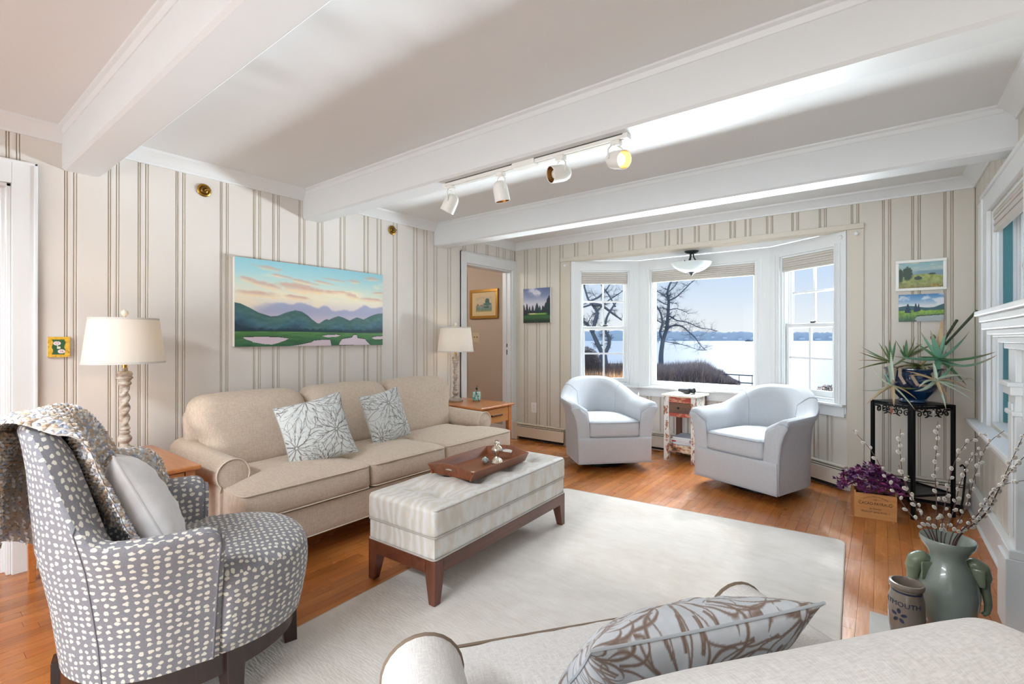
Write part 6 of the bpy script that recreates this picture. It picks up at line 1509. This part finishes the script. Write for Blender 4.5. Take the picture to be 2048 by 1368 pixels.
DRY = [[(0.036, -0.02, 0.2438), (-0.1602, -0.1, 0.2385), (-0.2007, -0.15, 0.1952), (-0.1838, -0.17, 0.1439)], [(-0.1781, -0.08, 0.2373), (-0.2201, -0.12, 0.1828), (-0.2381, -0.13, 0.13)], [(0.0517, -0.05, 0.2456), (0.0055, -0.15, 0.2285), (-0.0054, -0.2, 0.1664)], [(0.0948, 0.0, 0.2251), (0.1007, -0.08, 0.2475), (0.0855, -0.12, 0.3003)], [(-0.0927, -0.1, 0.2149), (-0.1012, -0.17, 0.1373), (-0.0351, -0.17, 0.1307)]]
POD = (0.1768, 0.03, 0.4515)
for c_, w_, tips_ in ROS:
    c = Vector(c_)
    for i, (x, y, z, lift, mk) in enumerate(tips_):
        e_ = Vector((x, y, z)); mid = (c + e_) / 2 + Vector((0, 0, lift * (e_ - c).length))
        aloe_leaf(c, mid, e_, w_ * (0.8 + 0.4 * ((i * 37) % 10) / 10), LM[mk])
STK = plain('dark_flower_stalk', (62, 74, 56), 0.6, var=0.2)
for s_ in STALKS: obj('flower_stalk', MB().tube(s_, [0.0075, 0.0085], 8), STK, AL, smooth=40)
for pts in DRY: obj('dry_stem', MB().tube(pts, [0.012, 0.011, 0.010, 0.009][:len(pts)], 8), plain('aloe_bark', (176, 156, 136), 0.85, var=0.35, vs=50), AL, smooth=60)
obj('seed_pod', MB().lathe([(0.002, -0.022), (0.014, -0.010), (0.016, 0.004), (0.008, 0.018), (0.001, 0.022)], 12, c=POD), plain('dry_pod', (134, 104, 80), 0.8, var=0.4, vs=90), AL, smooth=60)
tag(obj('stove_poker', MB().tube([(0.42, 4.44, 0.0), (0.44, 4.47, 0.10), (0.452, 4.48, 0.25), (0.450, 4.475, 0.32), (0.435, 4.465, 0.335), (0.425, 4.455, 0.325)], 0.006, 8), BLACK, smooth=60), 'small black iron poker with a hooked top leaning in the right corner', 'poker')

# ------------------------------------------------------------------ hearth pots
CEL, cen, ceb = newmat('celadon_glaze'); cen.links.new(ramp(cen, noise(cen, 3.2, 3, coord(cen)), [(0.3, lin((128, 138, 130))), (0.55, lin((156, 166, 158))), (0.75, lin((168, 184, 188)))]), ceb.inputs['Base Color']); ceb.inputs['Roughness'].default_value = 0.22; ceb.inputs['Coat Weight'].default_value = 0.3
VP = Vector((0.218, 2.692, 0)); vs_ = thing('floor_vase', 'large celadon green floor vase with elephant head handles beside the hearth', 'vase', (VP.x, VP.y, 0.0065 if False else 0.0), CA)
prof = [(0.060, 0.0), (0.070, 0.004), (0.086, 0.05), (0.099, 0.11), (0.102, 0.155), (0.094, 0.205), (0.074, 0.25), (0.060, 0.278), (0.058, 0.292), (0.070, 0.318), (0.087, 0.342), (0.092, 0.362), (0.089, 0.368), (0.084, 0.362), (0.072, 0.335), (0.054, 0.30), (0.050, 0.28), (0.06, 0.2)]
obj('vase_body', MB().lathe(prof, 56), CEL, vs_, smooth=60)
CEL2 = plain('celadon_handle', (130, 142, 118), 0.3, var=0.25, vs=20, coat=0.3)
for a in (-0.42, PI - 0.42):
    Mh = Matrix.Rotation(a, 4, 'Z')
    P = [(0.066, 0, 0.262), (0.086, 0, 0.270), (0.104, 0, 0.256), (0.113, 0, 0.232), (0.115, 0, 0.206), (0.118, 0, 0.180), (0.124, 0, 0.150), (0.128, 0, 0.115), (0.124, 0, 0.085), (0.108, 0, 0.070)]
    Rr = [0.020, 0.030, 0.032, 0.028, 0.021, 0.0175, 0.0155, 0.0135, 0.011, 0.008]
    pts, rr = [], []
    for i in range(len(P) - 1):
        for k in range(6): t = k / 6; pts.append(tuple(Mh @ Vector([P[i][j] * (1 - t) + P[i + 1][j] * t for j in range(3)]))); rr.append((Rr[i] * (1 - t) + Rr[i + 1] * t) * (1 + (0.07 if i > 2 and k % 2 else 0)))
    hd = obj('elephant_handle', MB().tube(pts, rr, 16), CEL2, vs_, smooth=80)
    for s_ in (-1, 1):
        er = MB().rbox(0.024, 0.005, 0.036, 0.005, 5, deform=lambda x, y, z: (x, y + 0.3 * x * x / 0.03, z), c=(0, 0, 0)); er.xf(Mh @ Matrix.Translation((0.082, s_ * 0.034, 0.232)) @ Matrix.Rotation(s_ * 0.5, 4, 'Z'))
        obj('ear', er, CEL2, hd, smooth=80)
        obj('eye', MB().rbox(0.004, 0.003, 0.004, 0.003, 3).xf(Mh @ Matrix.Translation((0.114, s_ * 0.024, 0.244))), plain('glaze_eye', (70, 78, 66), 0.3), hd)
ckp = Vector((0.079, 2.47, 0))
cr_ = thing('stoneware_crock', 'grey salt-glazed stoneware crock with blue lettering in front of the green vase', 'crock', (ckp.x, ckp.y, 0.0062), CA)
CRK = plain('salt_glaze', (136, 124, 112), 0.22, var=0.25, vs=10, coat=0.4)
obj('crock_body', MB().lathe([(0.044, 0), (0.05, 0.004), (0.058, 0.06), (0.060, 0.11), (0.057, 0.16), (0.050, 0.190), (0.049, 0.200), (0.056, 0.206), (0.058, 0.215), (0.055, 0.223), (0.048, 0.224), (0.044, 0.214), (0.045, 0.19), (0.05, 0.12)], 44), CRK, cr_, smooth=50)
BLU = plain('cobalt_decoration', (46, 54, 78), 0.3)
obj('cobalt_band', MB().lathe([(0.0502, 0.186), (0.0502, 0.196)], 44, cap0=False, cap1=False), BLU, cr_)
def cyl(x, y, z, r=0.0585, a0=-PI / 2 - 1.1): a = a0 + x / r; return ((r + 0.0012 + z) * math.cos(a), (r + 0.0012 + z) * math.sin(a), y)
q = text_mb('PLYMOUTH', 0.026, lambda x, y, z: cyl(x, y + 0.150, z, 0.0575), spacing=1.05)
obj('lettering', q, BLU, cr_)
m = MB()
for i in range(5):
    an = i * 1.256 + 0.3; pc = (0.017 * math.cos(an), 0.105 + 0.019 * math.sin(an)); n = 12
    m.add([cyl(pc[0] + 0.010 * math.cos(t) * math.cos(an) - 0.006 * math.sin(t) * math.sin(an), pc[1] + 0.010 * math.cos(t) * math.sin(an) + 0.006 * math.sin(t) * math.cos(an), 0.0014) for t in [2 * PI * k / n for k in range(n)]], [tuple(range(n))])
obj('painted_flower', m, BLU, cr_)

# ------------------------------------------------------------------ pussy willow
STEM = plain('willow_bark', (84, 52, 48), 0.5, var=0.25, vs=60)
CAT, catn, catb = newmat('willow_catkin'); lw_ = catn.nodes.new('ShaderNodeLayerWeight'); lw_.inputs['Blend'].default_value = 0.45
catn.links.new(ramp(catn, lw_.outputs['Facing'], [(0.2, lin((176, 168, 156))), (0.55, lin((252, 247, 236)))]), catb.inputs['Base Color']); catb.inputs['Roughness'].default_value = 0.9; catb.inputs['Sheen Weight'].default_value = 1.0  # grey fuzz; backlit white rim put into the colour by facing angle
cat0 = MB().lathe([(0.0008, -0.0095), (0.0042, -0.0075), (0.0066, -0.001), (0.0062, 0.005), (0.0035, 0.0095), (0.0006, 0.011)], 12)
WILLOW = [[(-0.1238, -0.03, 0.3871), (-0.1152, 0.0625, 0.4607), (-0.1523, 0.125, 0.5711), (-0.1718, 0.1875, 0.678), (-0.2162, 0.25, 0.7686)], [(-0.1032, -0.03, 0.3912), (-0.1103, 0.03, 0.4935), (-0.1323, 0.06, 0.5904), (-0.1252, 0.09, 0.7122), (-0.0988, 0.12, 0.7979)], [(-0.0827, -0.03, 0.3871), (-0.0508, 0.045, 0.435), (-0.0643, 0.09, 0.4944), (-0.0622, 0.135, 0.5571), (-0.0593, 0.18, 0.623)], [(-0.0622, -0.03, 0.3748), (-0.0326, 0.015, 0.5197), (-0.0257, 0.03, 0.6416), (-0.0039, 0.045, 0.7546), (0.0136, 0.06, 0.8415)], [(-0.0375, -0.03, 0.3666), (0.0121, 0.025, 0.4952), (0.0646, 0.05, 0.6361), (0.1437, 0.075, 0.7373), (0.2592, 0.1, 0.7842)], [(-0.017, -0.03, 0.3625), (0.0618, 0.04, 0.4688), (0.1333, 0.08, 0.5845), (0.2149, 0.12, 0.672), (0.2915, 0.16, 0.7003)], [(0.0199, -0.03, 0.3666), (0.0765, -0.005, 0.5057), (0.1049, -0.01, 0.6318), (0.1518, -0.015, 0.7574), (0.2062, -0.0305, 0.8203)], [(0.0446, -0.03, 0.3666), (0.045, -0.0825, 0.4927), (0.0223, -0.165, 0.6092), (-0.011, -0.2475, 0.6668), (-0.0371, -0.3464, 0.7107)], [(0.061, -0.03, 0.3707), (0.0772, -0.07, 0.478), (0.0667, -0.14, 0.6011), (0.0369, -0.21, 0.7169), (-0.0013, -0.3, 0.8599)], [(0.0733, -0.03, 0.3748), (0.0715, -0.09, 0.5054), (0.0395, -0.18, 0.6424), (0.0019, -0.27, 0.7421), (-0.0626, -0.3796, 0.8184)]]
WLAB = ['longest left-leaning pussy willow branch, reaching over the purple oxalis',
        'pussy willow branch with its tip left of the plant stand front leg',
        'short pussy willow branch leaning left behind two longer ones',
        'upright pussy willow branch between two legs of the plant stand',
        'pussy willow branch arching right past the plant stand right leg',
        'thin pussy willow branch with small buds at its upper end',
        'pussy willow branch whose tip reaches the side window sill',
        'low pussy willow branch bending out to the right',
        'rightmost tall pussy willow branch in front of the mantel plinth',
        'right-leaning pussy willow branch just beside the rightmost tall one']
rs = random.Random(77)
for P, lb_ in zip(WILLOW, WLAB):
    P = [Vector(q) for q in P]
    P[0] = Vector((P[0].x * 0.72, 0, P[0].z)); C = [Vector((P[0].x * 0.1, 0.0, 0.14)), Vector((P[0].x * 0.42, 0.0, 0.275))] + P
    B = []
    for i in range(len(C) - 1):
        a, b, c, d = C[max(0, i - 1)], C[i], C[i + 1], C[min(len(C) - 1, i + 2)]
        for k in range(8):
            t = k / 8; B.append(0.5 * ((2 * b) + (c - a) * t + (2 * a - 5 * b + 4 * c - d) * t * t + (3 * b - a - 3 * c + d) * t ** 3))
    B.append(C[-1])
    o = thing('pussy_willow_branch', lb_, 'branch', (VP.x, VP.y, 0), CA, 'pussy willow branches in the green vase')
    obj('stem', MB().tube(B, [0.0030 * (1 - 0.72 * i / len(B)) for i in range(len(B))], 7), STEM, o, smooth=60)
    acc = 0; nxt = 0.02; sd = 1; first = None; total = sum((B[i + 1] - B[i]).length for i in range(7, len(B) - 1)); c0_ = None
    for i in range(17, len(B) - 1):
        seg = B[i + 1] - B[i]; acc += seg.length
        if acc > nxt:
            T = seg.normalized(); S = T.cross(Vector((0, 1, 0))).normalized(); S = (S * math.cos(rs.uniform(-.7, .7)) + Vector((0, 1, 0)) * rs.uniform(-.6, .6)).normalized() * sd
            if c0_ is None: c0_ = obj('catkin', cat0, CAT, o, smooth=180); k_ = c0_
            else: k_ = c0_.copy(); COL.objects.link(k_)
            dr_ = (T * 0.9 + S * 0.8).normalized(); k_.location = B[i] + S * 0.0065 + T * 0.004; k_.rotation_mode = 'QUATERNION'; k_.rotation_quaternion = dr_.to_track_quat('Z', 'Y')
            s2 = rs.uniform(0.85, 1.15) * (0.8 if 'small buds' in lb_ and acc > total * 0.6 else 1); k_.scale = (s2, s2, s2 * 0.95)
            nxt = acc + rs.uniform(0.016, 0.036); sd = -sd
# ------------------------------------------------------------------ outdoors
def at(px, d, z):      # a point at depth d along a measured bearing
    l = (px - 1024) / 959.6 * d; p = FW * d + RT * l; return Vector((p.x, p.y, z))
LAKE, lkn, lkb = newmat('glare_white_lake_water')
lkb.inputs['Base Color'].default_value = (0.95, 0.95, 0.94, 1); lkb.inputs['Roughness'].default_value = 0.35  # near-white base colour stands in for sun glare on the water
bump(lkn, lkb, noise(lkn, 0.25, 4, coord(lkn, 'Object', (1, 3, 1))), 0.25, 0.5)
m = MB(); q = [at(-6000, 12, -7), at(9000, 12, -7), at(5200, 1600, -7), at(-3200, 1600, -7)]
m.grid(30, 30, lambda u, v: at(1024 + (u - 0.5) * 9000 * (1 - v) + (u - 0.5) * 4200 * v, 12 + 1700 * v * v, -7))
tag(obj('lake', m, LAKE), kind='structure')
HILL = plain('hazy_shore_trees', (222, 230, 232), 0.95, var=0.10, vs=0.02)  # distance haze put into the pale base colour
m = MB(); N = 900; R_ = []
for k in range(N + 1):
    px = -600 + 4200 * k / N; hgt = 22 + 7 * float(fbm(np.array([k * 0.02]), np.array([3.3]), 3)[0]) + 7 * float(vnoise(np.array([k * 0.9]), np.array([1.5]))[0]); hgt -= 6 * float(sstep(1100, 1900, px))
    R_.append([tuple(at(px, 1400, -7.5)), tuple(at(px, 1402, hgt * 0.6)), tuple(at(px, 1412, hgt - 7)), tuple(at(px, 1470, hgt - 7)), tuple(at(px, 1500, -7.5))])
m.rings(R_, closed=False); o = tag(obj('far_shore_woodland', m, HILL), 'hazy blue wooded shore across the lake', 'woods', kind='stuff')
rs = random.Random(31)
ORD = ['leftmost'] + [w + ' from the left' for w in ('second', 'third', 'fourth', 'fifth', 'sixth', 'seventh', 'eighth', 'ninth', 'tenth', 'eleventh', 'twelfth', 'thirteenth')] + ['rightmost']
for i in range(14):
    px = 1345 + 26 * i + rs.uniform(-5, 5); z = rs.uniform(-5, 4); h = thing('far_house', 'tiny pale house on the far shore, %s of the row of fourteen' % ORD[i], 'house', at(px, 1390, z), CA, 'houses on the far shore')
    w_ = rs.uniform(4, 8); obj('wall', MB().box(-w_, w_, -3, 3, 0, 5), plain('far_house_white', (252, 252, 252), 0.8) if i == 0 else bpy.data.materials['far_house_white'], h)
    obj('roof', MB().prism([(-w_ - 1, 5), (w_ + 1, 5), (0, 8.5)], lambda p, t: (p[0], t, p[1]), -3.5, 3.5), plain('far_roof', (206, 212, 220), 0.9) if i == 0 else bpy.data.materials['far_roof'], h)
b = thing('moored_boat', 'tiny dark boat moored near the far shore', 'boat', at(1497, 1150, -7), CA); obj('hull', MB().rings([[(-9 * q, -2 * q, z), (9 * q, -2 * q, z), (12 * q, 0, z), (9 * q, 2 * q, z), (-9 * q, 2 * q, z)] for z, q in ((0, 0.8), (2.4, 1))]), plain('boat_hull', (70, 96, 120), 0.7), b); obj('cabin', MB().box(-4, 3, -1.2, 1.2, 2.4, 5), plain('boat_cabin', (130, 150, 166), 0.7), b)
# bluff and lawn
def bluff(px): return float(np.interp(px, [600, 1100, 1300, 1400, 1450, 1500, 1720, 2600], [34, 33, 31, 27, 20, 16, 12, 11]))
def gz(px, d):
    e_ = bluff(px); return -0.45 if d < e_ else max(-7.6, -0.45 - (d - e_) * 0.75)
GND = plain('winter_ground', (132, 112, 92), 0.95, var=0.3, vs=2)
m = MB(); m.grid(90, 60, lambda u, v: at(200 + 2600 * u, 5.75 + 34 * v ** 1.2, gz(200 + 2600 * u, 5.75 + 34 * v ** 1.2) + 0.15 * (float(vnoise(np.array([u * 60]), np.array([v * 40]))[0]) - 0.5)))
tag(obj('bluff_ground', m, GND), kind='structure')
# brush on the bluff: uncountable dry stems
def stems(name, label, cat, specs, cols, seed, w=0.012):
    rs = random.Random(seed); m = MB()
    for (pxa, pxb, d0, d1, n, hfun) in specs:
        for i in range(n):
            px = rs.uniform(pxa, pxb); d = rs.uniform(d0, d1); h = hfun(px, rs); b_ = at(px, d, gz(px, d)); 
            dr = Vector((rs.gauss(0, .28), rs.gauss(0, .28), 1)).normalized(); s_ = Vector((rs.uniform(-1, 1), rs.uniform(-1, 1), 0)).normalized() * w * d / 14
            t = b_ + dr * h; c = lin(cols[rs.randrange(len(cols))]); mid = b_ + dr * h * 0.5 + s_ * 0.5
            m.add([b_ - s_, b_ + s_, t, mid + Vector((rs.gauss(0, .12), rs.gauss(0, .12), 0.3)) * h], [(0, 1, 2), (1, 3, 0)], cols=[c] * 4)
    o = obj(name, m, bpy.data.materials.get('dry_stems') or vcol('dry_stems', 0.95)); tag(o, label, cat, kind='stuff'); return o
top = lambda px: float(np.interp(px, [1260, 1310, 1380, 1402, 1440, 1480, 1520], [0.32, 0.36, 0.50, 0.48, 0.05, -0.4, -0.6]))
stems('brush', 'grey brown winter brush along the bluff outside the picture window', 'brush', [(1270, 1540, 17.5, 20.5, 22000, lambda px, rs: max(0.1, (top(px) + 0.45 - 0.1) * rs.uniform(0.5, 1.0) * (0.82 + 0.36 * float(vnoise(np.array([px * 0.16]), np.array([2.2]))[0]))))], [(214, 196, 186), (176, 164, 166), (226, 202, 184), (150, 142, 146), (210, 184, 166)], 5, 0.009)
stems('dry_grass', 'tawny dry grass outside the left bay window', 'grass', [(1080, 1262, 8.5, 12, 9000, lambda px, rs: rs.uniform(0.65, 1.02))], [(206, 168, 126), (190, 150, 108), (216, 184, 146), (176, 134, 98)], 6, 0.010)
stems('brush', 'dark tangled brush behind the dry grass outside the left bay window', 'brush', [(1080, 1262, 13.5, 17, 5000, lambda px, rs: rs.uniform(0.6, 1.0))], [(150, 132, 124), (118, 106, 102), (176, 152, 138)], 9, 0.014)
# rounded clipped shrubs
def shrub(label, c, r, seed, cols, n=2600):
    o = thing('clipped_shrub', label, 'shrub', c); rs = random.Random(seed); m = MB()
    obj('core', MB().rbox(r * 0.92, r * 0.92, r * 0.85, r * 0.9, 10, c=(0, 0, 0)), plain('shrub_core', (92, 84, 80), 0.95) if not bpy.data.materials.get('shrub_core') else bpy.data.materials['shrub_core'], o, smooth=180)
    for i in range(n):
        d = Vector((rs.gauss(0, 1), rs.gauss(0, 1), abs(rs.gauss(0, 1)))).normalized(); p = d * r * rs.uniform(0.88, 1.04); s_ = d.orthogonal().normalized() * 0.012; s_ = Matrix.Rotation(rs.random() * 6, 3, d) @ s_
        m.add([p - s_, p + s_, p + d * 0.03 + s_ * 3], [(0, 1, 2)], cols=[lin(cols[rs.randrange(len(cols))])] * 3)
    obj('twigs', m, bpy.data.materials['dry_stems'], o)['kind'] = 'stuff'
shrub('rounded woven-looking shrub seen through the left bay window', at(1166, 14.5, 0.42), 0.52, 3, [(168, 154, 150), (120, 112, 110), (196, 178, 168)])
shrub('rounded dark shrub low in the right bay window', at(1672, 8.0, -0.10), 0.50, 4, [(134, 120, 112), (176, 158, 144), (96, 90, 88)])
# pale garden railing by the right window, dark pier railing by the bluff
def railing(name, label, pa, pb, z0, z1, step, mat, r=0.02, rails=(0, 1), pr=0.6):
    o = thing(name, label, 'railing', pa); v = pb - pa; n = max(1, int(v.length / step))
    for k in range(n + 1): p = v * k / n; obj('post', MB().tube([(p.x, p.y, z0), (p.x, p.y, z1)], r * pr, 6), mat, o)
    for k in rails: z = z0 + (z1 - z0) * k; obj('rail', MB().tube([(0, 0, z), (v.x, v.y, z)], r, 6), mat, o)
railing('garden_railing', 'white garden railing in front of the dark shrub outside the right window', at(1600, 6.9, 0), at(1730, 6.6, 0), -0.45, 0.18, 0.10, plain('railing_white', (232, 234, 236), 0.5), 0.016)
railing('pier_railing', 'dark metal pier railing rising past the brush at right of the picture window', at(1428, 18.5, 0), at(1560, 17.0, 0), -1.6, -0.18, 0.42, plain('railing_grey', (96, 108, 118), 0.6), 0.022, (0.55, 0.8, 1))
# bare trees
BARK = plain('hazy_bark', (134, 142, 150), 0.95, var=0.2, vs=4)  # bark lightened to blue-grey to carry the haze
def bare_tree(label, px, d, limbs, seed, sc, rbase, gen=3, dens=1.0):
    base = at(px, d, gz(px, d)); o = thing('bare_tree', label, 'tree', base, CA); rs = random.Random(seed); tw = MB(); first = True
    def branch(m, p, dr, L, r, g):
        pts = [p]; n = 5; q = p.copy(); dd = dr.copy()
        for k in range(n):
            dd = (dd + Vector((rs.gauss(0, .22), rs.gauss(0, .22), rs.gauss(0.02, .2)))).normalized(); q = q + dd * L / n; pts.append(q.copy())
        m.tube(pts, [r * (1 - 0.8 * k / n) for k in range(n + 1)], 4 if g < 2 else 5, caps=False)
        if g > 0:
            for k in range(1, n + 1):
                for _ in range(2 if rs.random() < 0.75 * dens else 1):
                    nd = (dd * 0.5 + Vector((rs.gauss(0, .8), rs.gauss(0, .8), rs.gauss(0.1, .6)))).normalized(); branch(m, pts[k], nd, L * rs.uniform(0.45, 0.72), r * 0.45 * (1 - 0.1 * k), g - 1)
    for li, (pts, r0, r1, depth) in enumerate(limbs):
        P = [Vector((x * sc, depth * sc * (i / max(1, len(pts) - 1)) * (0 if li == 0 else 1), y * sc)) for i, (x, y) in enumerate(pts)]
        fine = []
        for i in range(len(P) - 1):
            a, b, c, e2 = P[max(0, i - 1)], P[i], P[i + 1], P[min(len(P) - 1, i + 2)]
            for k in range(5): t = k / 5; fine.append(0.5 * ((2 * b) + (c - a) * t + (2 * a - 5 * b + 4 * c - e2) * t * t + (3 * b - a - 3 * c + e2) * t ** 3))
        fine.append(P[-1]); n = len(fine); rr = [(r0 + (r1 - r0) * k / (n - 1)) * sc for k in range(n)]
        obj('trunk' if li == 0 else 'limb', MB().tube(fine, rr, 8), BARK, o, smooth=60)
        if li > 0:
            for k in range(4, n, 2):
                for _ in range(2):
                    if rs.random() < 0.8 * dens: branch(tw, fine[k], Vector((rs.gauss(0, 1), rs.gauss(0, 1), rs.gauss(0.15, .7))).normalized(), rs.uniform(10, 24) * sc, max(0.35, rr[k] / sc * 0.4) * sc, gen - 1)
    t = obj('twigs', tw, BARK, o); t['kind'] = 'stuff'
bare_tree('bare winter tree with a dark forked trunk in the picture window', 1322, 30, [([(0, 0), (0, 14), (1, 28), (4, 50)], 5.4, 4.2, 0), ([(4, 48), (12, 73), (15, 98), (17, 128), (15, 143), (20, 160), (28, 175), (38, 205)], 4.0, 1.2, 12),
    ([(4, 48), (-3, 63), (1, 83), (-4, 103), (-14, 120), (-22, 145)], 2.8, 0.9, -15), ([(12, 73), (28, 78), (45, 76), (58, 66), (72, 55), (84, 40), (97, 28)], 1.9, 0.5, 20), ([(15, 98), (30, 88), (50, 84), (70, 74), (90, 70), (106, 66)], 1.4, 0.4, -20),
    ([(8, 46), (30, 42), (50, 38), (75, 30), (95, 28)], 0.9, 0.3, 10), ([(17, 128), (30, 135), (45, 150), (60, 165), (82, 178)], 1.6, 0.5, -15), ([(17, 128), (5, 140), (-10, 150), (-26, 158)], 1.4, 0.4, 14),
    ([(15, 108), (32, 112), (50, 108), (64, 102)], 1.1, 0.4, 22), ([(15, 145), (28, 158), (36, 176), (50, 200)], 1.2, 0.4, -10), ([(1, 83), (-12, 92), (-26, 104), (-40, 122)], 1.2, 0.4, 12), ([(16, 118), (2, 122), (-18, 132), (-34, 136)], 1.2, 0.4, -18)], 5, 30 / 959.6, 0.16, 3, 0.9)
bare_tree('bare tree with heavy twisted limbs in the left bay window', 1207, 18, [([(0, 0), (0, 30), (-1, 54)], 11, 8, 0), ([(-1, 54), (-12, 78), (-24, 104), (-34, 118), (-50, 128)], 5, 2.2, 8), ([(0, 54), (10, 72), (10, 90), (3, 104), (6, 130), (24, 160)], 4.2, 1.6, -8),
    ([(-22, 100), (-16, 124), (-12, 140), (-22, 156), (-30, 168), (-38, 196)], 4.2, 1.6, 10), ([(-22, 156), (-2, 152), (18, 138), (38, 124)], 3.6, 1.4, 6), ([(-26, 162), (-10, 170), (4, 184), (18, 206)], 2.2, 0.8, -12), ([(-22, 156), (-40, 150), (-58, 146)], 2.2, 0.8, 12), ([(24, 150), (10, 176), (-4, 196), (-8, 220)], 1.8, 0.7, 9), ([(-12, 142), (6, 160), (30, 176), (44, 186)], 1.8, 0.6, 4)], 8, 18 / 959.6, 0.16, 3, 0.8)
